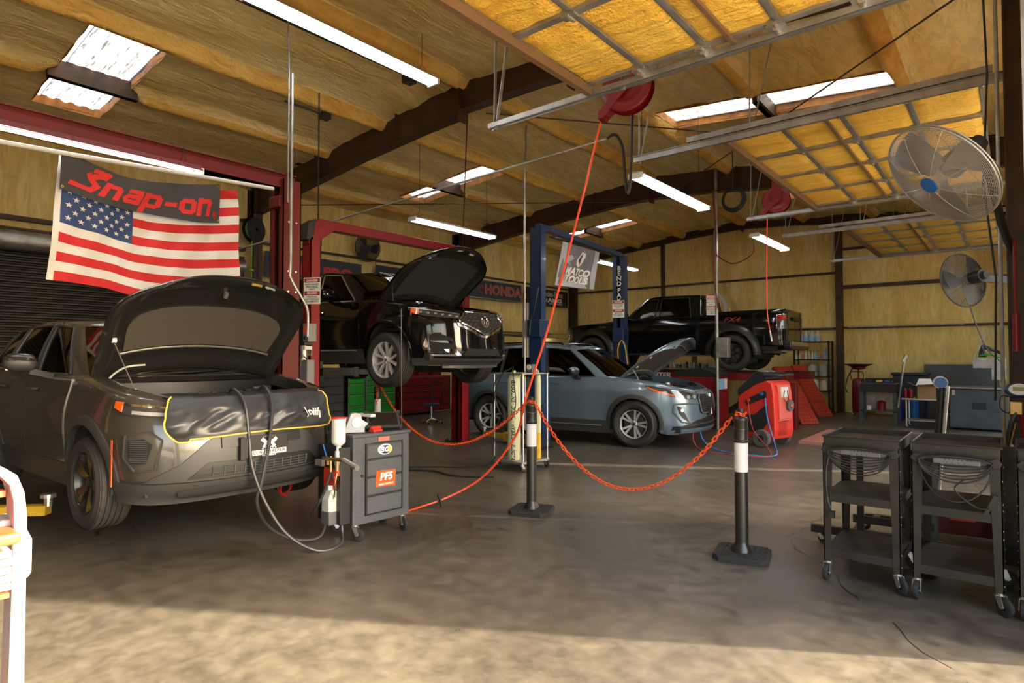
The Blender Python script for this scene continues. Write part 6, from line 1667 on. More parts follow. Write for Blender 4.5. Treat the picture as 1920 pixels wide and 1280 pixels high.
o=MB().lathe([(0,.016),(.046,.015)],axis=(0,-1,0),n=36); o.v=[(x*1.25+.02,y+fy-.008,z*.78+.752) for x,y,z in o.v]; bd=o.build('badge_field','navy',t)
o=MB().cyl((.055,fy-.024,.752),(.055,fy-.026,.752),.024,n=20); o.build('badge_dot','gold',t)
a=MB(); add_text(a,'BG',lambda x,y:Vector((x*1+.008,fy-.026,.752+y)),.062,off=.002,shear=.2,xs=1.2); a.build('badge_text','white',t,recalc=False)
MB().box((-.07,fy-.014,.43),(.13,fy-.004,.57),Matrix.Rotation(R(3),3,'Y')).build('model_plate','orange',t,bevel=.003)
a=MB(); add_text(a,'PF5',lambda x,y:Vector((x+.03,fy-.0165,.515+y)),.088,off=.004,shear=.15); add_text(a,'HIGH OUTPUT',lambda x,y:Vector((x+.03,fy-.0165,.452+y)),.023,off=.001); a.build('plate_text','white',t,recalc=False)
MB().box((-.045,fy-.006,.825),(.07,fy+.002,.86)).build('red_label','redlab',t)


for x,y,r_ in ((-W_/2+.05,-D_/2+.04,10),(W_/2-.05,-D_/2+.04,-20),(-W_/2+.05,D_/2-.04,50),(W_/2-.05,D_/2-.04,0)): castor(t,x,y,.14,.055,rz=R(r_-70))
# left side (towards the car): black hose panel
MB().box((-W_/2-.10,-D_/2+.03,.16),(-W_/2-.0,D_/2-.03,.80)).build('hose_panel','black',t,bevel=.006)
MB().box((-W_/2-.115,-.12,.40),(-W_/2-.09,.06,.62)).build('red_holder','red',t,bevel=.004)
m=MB(); m.cyl((-W_/2-.14,-.3,.72),(-W_/2-.14,.02,.70),.017,n=10); m.cyl((-W_/2-.14,-.20,.73),(-W_/2-.14,-.20,.62),.012,n=8); m.cyl((-W_/2-.14,-.1,.73),(-W_/2-.14,-.1,.60),.012,n=8); m.build('manifold','brass',t,smooth=True)
m=MB(); m.cyl((-W_/2-.14,-.5,.68),(-W_/2-.14,-.3,.72),.022,n=12); m.build('coupling','steel',t,smooth=True)
m=MB(); m.tube(catmull([(-W_/2-.14,-.1,.6),(-W_/2-.17,-.06,.45),(-W_/2-.2,-.0,.32),(-W_/2-.2,.1,.22)],8),.012,8); m.build('side_hose','hose',t,smooth=True)
m=MB(); m.tube(catmull([(-W_/2-.14,-.20,.6),(-W_/2-.16,-.2,.5),(-W_/2-.13,-.14,.4),(-W_/2-.14,-.1,.34)],8),.006,6); m.build('copper_line','brass',t,smooth=True)
# white transmission fluid canister on bracket and gauge head
c=thing('fluid_canister','white fluid canister with red lid and metal neck at the left of the trolley','canister',(-4.36,3.02,.62))
MB().lathe([(.0,0),(.026,0),(.026,.03),(.03,.035),(.03,.15),(.02,.155),(.02,.19),(.052,.215),(.058,.23),(.058,.40),(.06,.405),(.06,.42)],n=28).build('canister','whitep',c,smooth=True,ang=40)
MB().lathe([(.058,.42),(.062,.42),(.062,.432),(.0,.436)],n=28).build('lid','red',c); MB().cyl((0,0,-.05),(0,0,0),.034,n=16).build('red_collar','red',c)
MB().cyl((-.10,-.03,.06),(.0,0,.06),.014,n=10).cyl((-.10,-.03,.03),(-.10,-.03,.09),.02,n=10).build('brass_valve','brass',c); MB().bar((-.11,-.04,.10),(-.13,-.06,.20),.02,.008).build('valve_lever','blue',c)
MB().box((-.22,-.08,.02),(-.12,-.05,.07)).build('bracket','steel',c)
g=thing('gauge_head','grey pressure gauge housing on top of the trolley','gauge',(-4.40,3.20,.905),R(60))
M['palegrey']=mat('pale_grey_casting',(.36,.39,.42),.45)
MB().prism([(-.09,0),(.09,0),(.055,.16),(.0,.17),(-.03,.16)],-.045,.045,lambda x,y,z:(x,z,y)).build('housing','palegrey',g,bevel=.006)
MB().cyl((.02,-.046,.09),(.02,-.056,.09),.042,n=28).build('dial_rim','steel',g,smooth=True); d_=MB().cyl((.02,-.0565,.09),(.02,-.0575,.09),.036,n=28).build('dial_face','white',g); MB().bar((.02,-.0585,.09),(.04,-.0585,.10),.003,.001).build('needle','black',d_)
g=thing('control_panel','small white control panel with red hoses behind the tablet','panel',(-4.55,3.38,.905),R(0))
MB().prism([(-.08,0),(.08,0),(.08,.02),(-.08,.11)],-.10,.10,lambda x,y,z:(z,x,y)).build('sloped_box','white',g,bevel=.004)
m=MB(); m.tube(catmull([(-.1,-.1,.05),(-.04,-.12,.09),(.02,-.1,.06),(.08,-.12,.08),(.11,-.1,.04)],6),.008,6); m.build('red_hose','red',g,smooth=True); MB().box((-.1,.04,.11),(.1,.09,.135)).build('top_strip','whitep',g)
# tablet
tb=thing('rugged_tablet','black rugged tablet propped on the trolley top','tablet',(-4.42,3.53,.985)); tb.rotation_euler=(R(38),R(0),R(58))
MB().box((-.15,-.10,-.012),(.15,.10,.012)).build('case','rubber',tb,bevel=.012,seg=3); MB().box((-.125,-.078,.0125),(.125,.078,.0135)).build('screen',mat('dark_screen',(.008,.008,.009),.1,coat=1),tb)
s=MB()
for a in (-1,1):
    for b in (-1,1): s.cbox((a*.145,b*.095,0),(.035,.035,.034))
s.build('corner_bumper','rubber',tb,bevel=.008)
tag(MB().tube([(-4.35,3.69,.90),(-4.38,3.71,1.3),(-4.40,3.72,2.0)],.004,5).build('thin_rod','blackm'),'thin black rod standing at the trolley corner','rod')
rd=thing('red_clamp','small red clamp lying on the trolley top beside the tablet','clamp',(-4.33,3.38,.903)); MB().box((-.03,-.05,0),(.03,.05,.02)).cyl((0,-.05,.03),(0,.05,.03),.015,n=10).build('jaw','red',rd)
# jug under the manifold
j=thing('fluid_jug','translucent white jug of dark fluid hanging at the trolley side','jug',(-4.43,3.02,.16),R(90))
MB().prism([(-.08,0),(.08,0),(.08,.22),(.05,.29),(-.05,.29),(-.08,.22)],-.06,.06,lambda x,y,z:(x,z,y)).build('bottle','pale',j,bevel=.02,seg=3); MB().box((-.083,-.063,.0),(.083,.063,.12)).build('dark_fluid','grey2',j,bevel=.015); MB().cyl((-.03,0,.28),(-.03,0,.32),.022,n=12).build('cap','white',j)
# two thick grey hoses from car to trolley
def tube_thing(name,P,r,m,label,cat,n=8,k=10): return tag(MB().tube(catmull(P,k),r,n).build(name,m,smooth=True),label,cat)
tube_thing('drain_hose',[(-4.93,2.36,1.25),(-4.80,2.34,1.30),(-4.66,2.36,1.20),(-4.60,2.37,.95),(-4.56,2.38,.7),(-4.5,2.46,.42),(-4.42,2.6,.16),(-4.3,2.78,.02),(-4.28,2.98,.02),(-4.36,3.06,.12),(-4.38,3.02,.42),(-4.42,3.0,.60)],.0135,'hose','thick grey hose looping from the engine down to the floor, front one','hose')
tube_thing('drain_hose',[(-4.95,2.62,1.25),(-4.80,2.60,1.31),(-4.64,2.58,1.18),(-4.56,2.52,.9),(-4.52,2.44,.6),(-4.56,2.42,.42),(-4.62,2.55,.2),(-4.62,2.75,.06),(-4.55,2.93,.03),(-4.52,3.0,.12),(-4.50,3.0,.4),(-4.48,3.03,.62)],.0135,'hose','second thick grey hose crossing the first one over the bumper','hose')
tube_thing('red_lead',[(-4.75,3.1,.68),(-4.8,2.95,.66),(-4.95,2.85,.55),(-5.1,2.9,.40),(-5.2,3.0,.30),(-5.1,3.02,.36),(-4.95,2.95,.52),(-4.85,3.0,.6)],.009,'red','red battery lead looping between trolley and front wheel','cable',6)
tube_thing('red_lead',[(-4.85,2.98,.62),(-5.0,2.9,.48),(-5.15,2.96,.33),(-5.22,3.05,.27)],.009,'red','second red lead beside the loop at the front wheel','cable',6)
# ------------------------------------------------------------------ fender cover
T=RAVT.matrix_basis.copy(); bpy.context.view_layer.update(); T=RAVT.matrix_world.copy()
def cov(u,v):
    s=-.70+1.50*u; fold=math.sin(u*23)*.5+math.sin(u*11+1)*.8+noise.noise(Vector((u*7,v*2,3)))*1.5+noise.noise(Vector((u*17+v*5,v*4.5,8)))*1.1
    if v<.22:
        q=v/.22; p=RAV.S(s,.955,.02); x=p.x-.24+.24*q*1; 
        c=Vector((p.x-.20*(1-q),p.y*.96,1.0-.02*q+.004*fold))
        return c
    q=(v-.22)/.78
    zt=.975; zb=.665+.035*math.sin(u*PI)-.02*(u<.1)-.0*u+ .03*abs(2*u-1)**6
    z=zt+(zb-zt)*q
    off=.032+.05*(.2+q)*fold*math.sin(PI*min(1,q*1.1))*.9+.03*math.sin(q*PI)
    return RAV.S(s,z,max(.026,off))
def rc(u,v):
    # rounded lower corners
    if v>.6: 
        k=(v-.6)/.4; e=.05*k**3; return (e+(1-2*e)*u, v)
    return (u,v)
t=thing('fender_cover','black vinyl fender cover with yellow piping draped over the nose of the grey crossover','cover',(0,0,0))
co_=MB().slab(lambda u,v:T@cov(*rc(u,v)),lambda u,v:T@(cov(*rc(u,v))+Vector((-.004,0,0))),90,40).build('vinyl_sheet','vinyl',t,smooth=True,ang=80)
ed=[T@(cov(*rc(0,v/30))+Vector((.003,0,0))) for v in range(6,31)]+[T@(cov(*rc(u/80,1))+Vector((.004,0,-.002))) for u in range(1,81)]+[T@(cov(*rc(1,v/30))+Vector((.003,0,0))) for v in range(29,5,-1)]
MB().tube(ed,.0065,6).build('piping','gold',t,smooth=True)
a=MB(); add_text(a,'Joiify',lambda x,y:T@(cov(.80+x/1.50,.66-y/.32*.78+x*.2)+Vector((.012,0,0))),.10,off=.003); a.build('lettering','white',t,recalc=False)
m=MB()
# ------------------------------------------------------------------ barricade at the left edge
t=thing('folding_barricade','bright white curved frame holding stacked orange-edged boards beside the grey crossover','barricade',(-2.6,0,0))
M['bar_w']=mat('white_enamel',(.30,.30,.29),.4); M['bar_o']=mat('orange_red_board',(.75,.10,.03),.5); M['ply']=mat('board_edge',(.62,.5,.38),.7)
Pl=[(0,.52,0),(0,.515,.60)]
m=MB()
m.prism([(.505,-.0),(.555,-.0),(.553,1.02),(.545,1.10),(.525,1.16),(.49,1.19),(.42,1.19),(.42,1.165),(.48,1.163),(.505,1.13),(.515,1.08),(.518,1.0)],-.05,.05,lambda x,y,z:(z,x,y)); m.build('frame_leg','bar_w',t,bevel=.004)
m=MB(); m.prism([(.50,.80),(.59,.80),(.60,.82),(.60,.93),(.575,.985),(.55,1.01),(.50,1.01)],-.11,.13,lambda x,y,z:(z*.5-.06,.30+(x-.30)*.93,y)); m.build('corner_shroud','bar_w',t,bevel=.01)
for k in range(5): MB().box((-.07,.1,.80+.026*k),(.09,.507+(.006 if k%2 else 0),.823+.026*k)).build('board',['ply','bar_w'][k%2],t,bevel=.004)
MB().box((-.06,.1,.955),(.14,.52,.99)).build('top_board','bar_o',t,bevel=.01); MB().box((-.05,.1,.78),(.1,.5,.795)).build('bottom_board','bar_o',t)
MB().box((-.02,.1,1.09),(.02,.5,1.11)).build('cross_bar','bar_o',t); MB().box((-.03,.1,.42),(.03,.50,.445)).build('lower_bar','bar_o',t)
m=MB().prism([(.40,0),(.66,0),(.62,.30),(.56,.42),(.50,.44),(.44,.42)],-.1,.12,lambda x,y,z:(z*.5-.06,x-.08,y)); m.build('foot_cover','bar_w',t,bevel=.02)
# ------------------------------------------------------------------ gas analyser cylinder cart
t=thing('cylinder_cart','chrome wheeled rack holding two pale green cylinders','cart',(-5.42,6.75,0),R(-3))
MB().box((-.26,-.28,.10),(.30,.30,.13)).build('base_plate','galv',t,bevel=.004)
m=MB()
for x,y in ((-.24,-.26),(.28,-.24),(.28,.28),(-.24,.28)): m.cyl((x,y,.13),(x,y,1.33),.012,n=10)
m.build('upright','chrome',t,smooth=True)
MB().box((-.26,-.28,1.32),(.30,.30,1.335)).build('top_plate','galv',t)
for x,y,r_ in ((-.22,-.24,20),(.26,-.24,60),(-.22,.26,0),(.26,.26,0)): castor(t,x,y,.10,.045,rz=R(r_))
def cylr(x,y,r,h,label,txt=None):
    c=thing('gas_cylinder',label,'cylinder',(x,y,.13),0,'pale green gas cylinders')
    MB().lathe([(0,0),(r*.95,0),(r,.02),(r,h-.08),(r*.8,h-.02),(r*.35,h+.01),(r*.3,h+.04),(0,h+.04)],n=32).build('shell','cylinder',c,smooth=True,ang=50)
    if txt:
        a=MB(); an0=math.atan2(-y-0-.0,-x)-.12
        add_text(a,txt,lambda p,q:Vector(((r+.0015)*math.cos(an0+q/r),(r+.0015)*math.sin(an0+q/r),h*.44-p)),.07,off=.003,shear=.2,xs=.93)
        a.build('lettering','black',c,recalc=False)
    return c
cylr(-5.40,6.60,.085,1.20,'large pale green cylinder lettered GASOLINE DIESEL HYBRID ELECTRIC','GASOLINE · DIESEL · HYBRID · ELECTRIC')
cylr(-5.22,6.92,.045,1.20,'slim pale green cylinder with yellow foot behind the large one')
tag(MB().lathe([(.047,.0),(.047,.36)],n=24,o=(-5.22,6.92,.13)).build('cylinder_sleeve','yellow',smooth=True),'yellow sleeve around the foot of the slim cylinder','sleeve')
tag(MB().tube(catmull([(-5.42,6.58,1.40),(-5.5,6.45,1.3),(-5.60,6.42,1.0),(-5.62,6.42,.5),(-5.55,6.4,.25),(-5.7,6.3,.05),(-6.4,5.9,.01),(-6.9,5.5,.01)],8),.008,6).build('black_hose','black',smooth=True),'thin black hose trailing from the cylinder cart along the floor','hose')
tag(MB().tube(catmull([(-5.38,6.56,1.42),(-5.28,6.44,1.3),(-5.22,6.42,.95),(-5.3,6.44,.72),(-5.45,6.46,.7),(-5.56,6.42,.9),(-5.58,6.4,1.2),(-5.45,6.5,1.38)],8),.007,6).build('black_hose','black',smooth=True),'thin black hose looped in front of the large cylinder','hose')
g=thing('gas_regulator','black gauge block on top of the cylinder cart','regulator',(-5.28,6.85,1.335)); MB().box((-.05,-.05,0),(.05,.05,.12)).build('block','grey2',g,bevel=.005); MB().cyl((0,-.05,.08),(0,-.07,.08),.035,n=16).build('gauge','pale',g)
# ------------------------------------------------------------------ alignment rack under the truck
t=thing('alignment_rack','long dark red drive-on rack carrying the black pickup','rack',(0,0,0))
for y in (14.22,16.08):
    MB().box((-10.9,y-.26,1.03),(-3.78,y+.26,1.20)).build('runway','rackred',t,bevel=.006)
    MB().box((-10.9,y-.28,1.20),(-3.75,y+.28,1.215)).build('runway_top','blackm',t)
for x in (-9.4,-5.4):
    for y in (14.22,16.08): MB().bar((x,y,.1),(x+1.2,y,1.03),.14,.1).build('scissor_leg','blackm',t)
    MB().box((x-.3,14.0,0),(x+1.5,16.3,.1)).build('base_frame','blackm',t)
MB().box((-3.9,13.94,.0),(-3.6,14.1,1.02)).build('rear_post','rackred',t,bevel=.01)
a=MB(); add_text(a,'HUNTER',lambda x,y:Vector((-6.85+x,13.955,1.115+y)),.17,off=.005,xs=1.15,shear=.1); a.build('lettering','white',t,recalc=False)
o=thing('funnel','bright orange-red funnel on the rack edge','funnel',(-5.85,13.86,1.16)); MB().lathe([(.02,-.08),(.03,0),(.10,.10),(.105,.11)],axis=(.3,-1,.1),n=24).build('cone','bar_o',o,smooth=True)
c=thing('lift_console','dark red steel console cabinet with black slanted top behind the pole','console',(-5.40,13.35,0),R(0))
MB().box((-.55,-.30,0),(.42,.42,1.12)).build('cabinet','rackred',c,bevel=.015)
MB().prism([(-.56,1.12),(.43,1.12),(.40,1.2),(.05,1.33),(-.3,1.28),(-.56,1.18)],-.31,.43,lambda x,y,z:(x,z,y)).build('top_cover','black',c,bevel=.01)
MB().box((-.02,-.305,.88),(.0,-.30,1.06)).build('slot','reelred',c); MB().box((.421,-.22,.85),(.424,.1,1.08)).build('label','plateblue',c); MB().box((.421,.12,.85),(.424,.3,1.08)).build('label','white',c)
def ramp(P,Q,w,label):
    P=Vector(P);Q=Vector(Q); t=thing('drive_on_ramp',label,'ramp',Q,0,'red drive-on ramps'); d=(P-Q); L=d.length; d.normalize()
    s=Vector((-d.y,d.x,0)).normalized()*w/2; n=d.cross(s).normalized(); 
    if n.z<0: n=-n
    m=MB(); 
    m.slab(lambda u,v:d*(L*u)+s*(2*v-1),lambda u,v:d*(L*u)+s*(2*v-1)-n*.015,2,2)
    for k in range(17):
        for j in (-2,-1,0,1,2): m.lathe([(.012,.014),(.02,.010),(.026,-.002)],o=d*(L*(k+.7)/17.5)+s*(j*.36),axis=n,n=8)
    m.build('deck','ramp',t)
    for sg in (-1,1):
        m=MB(); i=m.pts([s*sg+s.normalized()*o for o in (0,.008)]+[d*L+s*sg+s.normalized()*o for o in (0,.008)]+[d*L+s*sg-n*.08+s.normalized()*o for o in (0,.008)]+[d*.1+s*sg-n*.07+s.normalized()*o for o in (0,.008)])
        for q in ((0,2,4,6),(1,7,5,3),(0,1,3,2),(2,3,5,4),(4,5,7,6),(6,7,1,0)): m.face(*[i+k for k in q])
        m.build('side_rail','ramp',t)
    w_=MB()
    for k in range(6): c=d*(.22*L+k*.035)-s*1.0-n*.06-s.normalized()*.006; w_.cbox(c,(.02,.02,.02))
    w_.build('caution_print','yellow',t)
ramp((-4.42,15.85,1.33),(-3.66,15.40,.01),.50,'orange-red dimpled steel ramp propped to the floor, nearer of the pair')
ramp((-4.56,17.95,1.35),(-3.80,17.55,.01),.50,'darker red dimpled steel ramp propped to the floor, farther of the pair')
# ------------------------------------------------------------------ pole with box
t=thing('steel_pole','thin steel pole with a grey switch box in front of the truck','pole',(-4.95,13.0,0))
MB().cyl((0,0,0),(0,0,roofz(-5.05)-.05),.035,n=14).build('tube','galv',t,smooth=True)
MB().box((.02,-.12,1.55),(.28,.04,1.98)).build('switch_box','galv',t,bevel=.01)
MB().tube(catmull([(.05,-.04,2.6),(-.03,-.05,3.4),(.02,-.06,4.2),(-.05,-.05,5.2)],8),.014,6).build('red_hose','reelred',t,smooth=True)
MB().tube(catmull([(-.02,-.04,3.8),(.35,-.02,3.55),(.75,.0,3.7),(.8,0,3.95)],8),.012,6).build('red_loop','reelred',t,smooth=True)
sign_danger((-5.05,12.94,2.68),'narrow danger sign on the thin steel pole',R(30),w=.2,h=.42)
t=thing('downpipe','white plastic pipe with an elbow on the far wall','pipe',(-7.3,19.15,0)); MB().tube([(0,0,5.6),(0,0,3.75),(.03,0,3.6),(.25,0,3.35),(.3,0,3.2),(.3,0,1.4)],.07,14).build('pipe','pvc',t,smooth=True,ang=60)
for z in (3.8,3.3): pass
tag(MB().lathe([(.0,.02),(.03,.02),(.035,.0)],o=(-6.05,19.33,4.02),axis=(0,-1,0),n=16).build('round_vent','white'),'tiny round white vent high on the far wall','vent')
t=thing('cord_coil','coil of black hose hanging from the roof left of the far reel','hose',(-4.05,11.5,4.55))
m=MB()
for k in range(6): r_=.17+.012*k; m.tube([(r_*math.cos(a),.01*k,(r_+.01)*math.sin(a)-.0) for a in [2*PI*j/24 for j in range(24)]],.010,6,closed=True)
m.build('coil','black',t,smooth=True); MB().tube([(0,0,.15),(0,0,roofz(-4.05)-4.58)],.01).build('hook','black',t)
# air line crossing the shop
t=thing('air_line','thin steel air line crossing under the roof with a black hose loop at its end','pipe',(0,0,0))
MB().tube([(-11.8,4.1,2.93),(-8,5.28,3.58),(-3.9,6.62,4.3)],.016,8).build('pipe','galv',t,smooth=True)
MB().tube(catmull([(-3.9,6.62,4.3),(-3.78,6.62,4.32),(-3.64,6.55,4.1),(-3.58,6.5,3.7),(-3.55,6.5,3.52),(-3.51,6.5,3.7),(-3.49,6.5,4.3),(-3.47,6.5,4.75)],8),.018,8).build('hose_loop','black',t,smooth=True)
tag(MB().tube([(-8.15,5.25,3.56),(-8.15,5.25,5.6)],.012,6).build('drop_rod','blackm'),'thin black rod carrying the air line above the red lift','rod')
# ------------------------------------------------------------------ red air-conditioning service machine
t=thing('refrigerant_machine','bright red wheeled service machine with black top and grey tyres','machine',(-3.42,11.25,0),R(-14))
# local: +x is its front panel side (toward viewer-right), y across
b=MB()
prof=[(-.36,.14),(.33,.14),(.36,.3),(.34,.9),(.30,1.12),(.2,1.16),(-.02,1.08),(-.36,.86)]
b.prism(prof,-.30,.30,lambda x,y,z:(x,z,y)); b.build('body','red',t,bevel=.035,seg=3)
M['acblack']=mat('satin_black_plastic',(.02,.02,.021),.4)
MB().prism([(-.37,.80),(-.02,1.05),(.18,1.18),(.12,1.30),(-.02,1.32),(-.40,.98)],-.25,.25,lambda x,y,z:(x,z,y)).build('top_console','acblack',t,bevel=.02,seg=3)
for s in (-1,1): MB().bar((-.05,s*.1,1.312),(.11,s*.1,1.30),.06,.012).build('console_strip','white',t)
m=MB(); m.tube(catmull([(.1,-.24,1.22),(.3,-.24,1.24),(.40,-.16,1.25),(.42,0,1.25),(.40,.16,1.25),(.3,.24,1.24),(.1,.24,1.22)],6),.025,10); m.build('push_handle','acblack',t,smooth=True)
MB().prism([(.345,.45),(.36,.5),(.35,.95),(.315,1.08),(.30,1.08),(.33,.45)],-.2,.2,lambda x,y,z:(x+.02,z,y)).build('front_panel','redlab2',t,bevel=.01)


MB().box((.355,-.13,.86),(.372,.1,1.04)).build('paper_note','whitep',t)
m=MB().lathe([(.035,0),(.10,0),(.10,.05),(.035,.05)],axis=(1,0,0),o=(.37,.1,.72),n=26,closed=True); m.build('hose_spool','grey2',t,smooth=True,ang=40)
MB().cyl((.38,.1,.72),(.43,.1,.72),.03,n=16).build('spool_hub','bar_o',t)
MB().tube(catmull([(.375,-.02,.98),(.40,-.1,.85),(.42,.0,.74)],8),.006,6).tube([(.375,.06,.98),(.39,.08,.8)],.006,6).build('spool_line','black',t,smooth=True)
v=MB()
for k in range(12): v.box((.352,-.19,.22+.02*k),(.366,.05,.226+.02*k))
for k in range(7): v.box((.362,-.16,.50+.018*k),(.372,.0,.505+.018*k))
v.build('vent_slot','reelred',t)
a=MB(); add_text(a,'A/C SERVICE',lambda x,y:Vector((.368,x,.50-.04+y)),.045,off=.001); a.build('lettering','black',t,recalc=False)
# side facing the viewer: -y side
MB().prism([(-.30,.25),(.08,.25),(.22,.42),(.22,.72),(.17,.72),(-.02,.56),(-.30,.52)],-.315,-.298,lambda x,y,z:(x,z,y)).build('side_inlay','acblack',t,bevel=.006)
MB().prism([(-.20,.80),(.17,.98),(.21,.95),(.21,.86),(.10,.82),(-.18,.70)],-.318,-.298,lambda x,y,z:(x,z,y)).build('valve_recess','acblack',t,bevel=.006)
for x,z,mm in ((.13,.92,'blue'),(-.12,.80,'red'),(.02,.86,'black')): MB().cyl((x,-.318,z),(x,-.36,z),.025,n=14).build('valve_knob',mm,t)
for y in (-.33,.33):
    w=MB().lathe([(.06,-.04),(.14,-.045),(.155,-.03),(.155,.03),(.14,.045),(.06,.04)],axis=(0,1,0),o=(.12,y,.155),n=30,closed=True); wo=w.build('wheel','wheelgrey',t,smooth=True,ang=40)
    MB().cyl((.12,y-.035,.155),(.12,y+.035,.155),.12,n=24).build('wheel_hub','acblack',wo)

castor(t,-.28,-.2,.14,.045); castor(t,-.28,.2,.14,.045)
M['bluehose']=mat('blue_hose',(.05,.22,.55),.35); M['redhose']=mat('dull_red_hose',(.5,.06,.06),.35)
tube_thing('service_hose',[(-4.60,10.42,.98),(-4.35,10.30,.95),(-4.25,10.25,.8),(-4.22,10.22,.45),(-4.1,10.1,.15),(-3.75,9.95,.02),(-3.2,9.85,.012),(-2.9,10.0,.02),(-3.05,10.5,.12),(-3.25,10.8,.5),(-3.33,10.92,.9)],.010,'bluehose','blue service hose from the silver suv grille to the red machine','hose',6)

tube_thing('service_hose',[(-4.62,10.1,1.0),(-4.4,10.02,.98),(-4.28,9.98,.8),(-4.22,9.98,.4),(-4.2,9.95,.12),(-3.95,9.8,.015),(-3.4,9.75,.012),(-2.95,9.95,.03),(-3.4,10.5,.35),(-3.58,10.82,.78)],.008,'redhose','dull red service hose from the silver suv to the red machine','hose',6)
# ------------------------------------------------------------------ shelving at the far wall
t=thing('steel_shelving','black steel shelf unit against the far wall behind the truck','shelf',(-4.40,18.95,0))
for x in (-.48,.42):
    for y in (-.22,.25): MB().box((x-.02,y-.02,0),(x+.02,y+.02,2.02)).build('upright','blackm',t)
SZ=[.12,.62,1.02,1.50,2.0]
for z in SZ: MB().box((-.5,-.24,z-.03),(.44,.27,z)).build('shelf_board','blackm',t)
def item(kind,label,cat,x,y,z,group,prof,m,extra=None,n=16):
    o=thing(kind,label,cat,(x,y,z),0,group); MB().lathe(prof,n=n).build('body',m,o,smooth=True,ang=40)
    if extra: extra(o)
    return o
M['jugc']=mat('clear_jug_plastic',(.5,.54,.58),.2,spec=.6)
nth=['first','second','third','fourth','fifth','sixth','seventh','eighth','ninth','tenth','eleventh']
for k in range(4):
    x=-4.74+.155*k
    def ex(o): MB().cyl((0,0,.28),(0,0,.31),.02,n=10).build('cap','white',o); MB().lathe([(.0722,.06),(.0722,.14)],n=16).build('label','plateblue',o); MB().tube([(-.02,-.03,.22),(-.03,-.07,.2),(-.02,-.06,.14)],.008,5).build('handle','jugc',o)
    item('water_jug',nth[k]+' clear jug from the left on the top shelf','jug',x,18.85,2.0,'clear jugs on the top shelf',[(0,0),(.065,0),(.072,.02),(.072,.17),(.05,.23),(.02,.28)],'jugc',ex)
cl=['whitep','pale','redlab','white','cylinder','whitep','plateblue','bluebtl','redlab','plateblue','whitep']
M['bluebtl']=mat('teal_bottle',(.15,.35,.42),.4)
for k in range(11):
    hh=[.16,.17,.22,.24,.25,.22,.25,.2,.2,.32,.24][k]; x=-4.84+.083*k
    item('spray_bottle',nth[k]+' small bottle from the left on the bottle shelf','bottle',x,18.82+.03*(k%2),1.50,'small bottles on the second shelf',[(0,0),(.03,0),(.032,.01),(.032,hh*.65),(.014,hh*.78),(.014,hh),(0,hh)],cl[k],None,12)
for k,(x,z,r_,h_,m_) in enumerate(((-4.72,1.02,.10,.22,'whitep'),(-4.42,1.02,.12,.34,'palegrey'),(-4.13,1.02,.12,.34,'grey3'),(-4.66,.62,.10,.26,'palegrey'),(-4.38,.62,.11,.32,'whitep'),(-4.12,.62,.11,.30,'ply'),(-4.62,.12,.1,.2,'whitep'),(-4.3,.12,.1,.2,'palegrey'))):
    M.setdefault('grey3',mat('mid_grey_plastic',(.3,.31,.32),.5))
    def ex(o,r_=r_,h_=h_): MB().tube(catmull([(0,0,h_+.02),(.02,-.02,h_+.08),(-.06,-.06,h_+.10),(-.12,-.08,h_+.06)],5),.012,6).build('spout','whitep',o,smooth=True)
    item('oil_jug',['small white can at the left of the third shelf','pale grey jug with bent spout in the middle of the third shelf','mid-grey jug at the right of the third shelf','grey can at the left of the fourth shelf','white jug with spout in the middle of the fourth shelf','tan jug at the right of the fourth shelf','white pail at the left of the lowest shelf','grey pail at the right of the lowest shelf'][k],'jug',x,18.86,z,'jugs and cans on the lower shelves',[(0,0),(r_,0),(r_,h_*.8),(r_*.6,h_),(0,h_)],m_,ex if k in (1,2,3,4,5) else None)
tag(MB().box((-4.5,18.5,.0),(-3.95,18.7,.05)).build('white_board','white'),'flat white board lying before the shelf unit','board')
# ------------------------------------------------------------------ oil drain
t=thing('oil_drain','red waste oil drain with a wide black funnel pan','oil drain',(-3.22,18.55,0))
MB().lathe([(0,.08),(.15,.08),(.16,.1),(.16,.9),(.13,.98),(.04,1.0),(0,1.0)],n=28).build('tank','reelred',t,smooth=True,ang=50)
MB().lathe([(.02,1.0),(.02,1.22),(.15,1.24),(.17,1.27),(.17,1.32),(.0,1.32)],n=28).build('bowl','reelred',t,smooth=True,ang=50)
MB().lathe([(.02,1.30),(.2,1.32),(.36,1.38),(.37,1.38),(.2,1.31),(.02,1.29)],n=30).build('pan','black',t,smooth=True)
m=MB(); m.tube(catmull([(-.15,-.1,.95),(-.17,-.1,1.15),(-.02,-.12,1.17),(.12,-.1,1.15),(.13,-.1,.95)],6),.012,6); m.tube(catmull([(-.15,0,1.25),(-.26,0,1.0),(-.3,-.05,.75),(-.25,-.1,.6)],6),.015,6); m.tube(catmull([(-.05,-.16,.85),(.05,-.2,.7),(.1,-.18,.35),(.12,-.17,.2)],6),.01,6); m.build('handle_and_hose','black',t,smooth=True)
for x in (-.14,.14): castor(t,x,-.08,.08,.035)
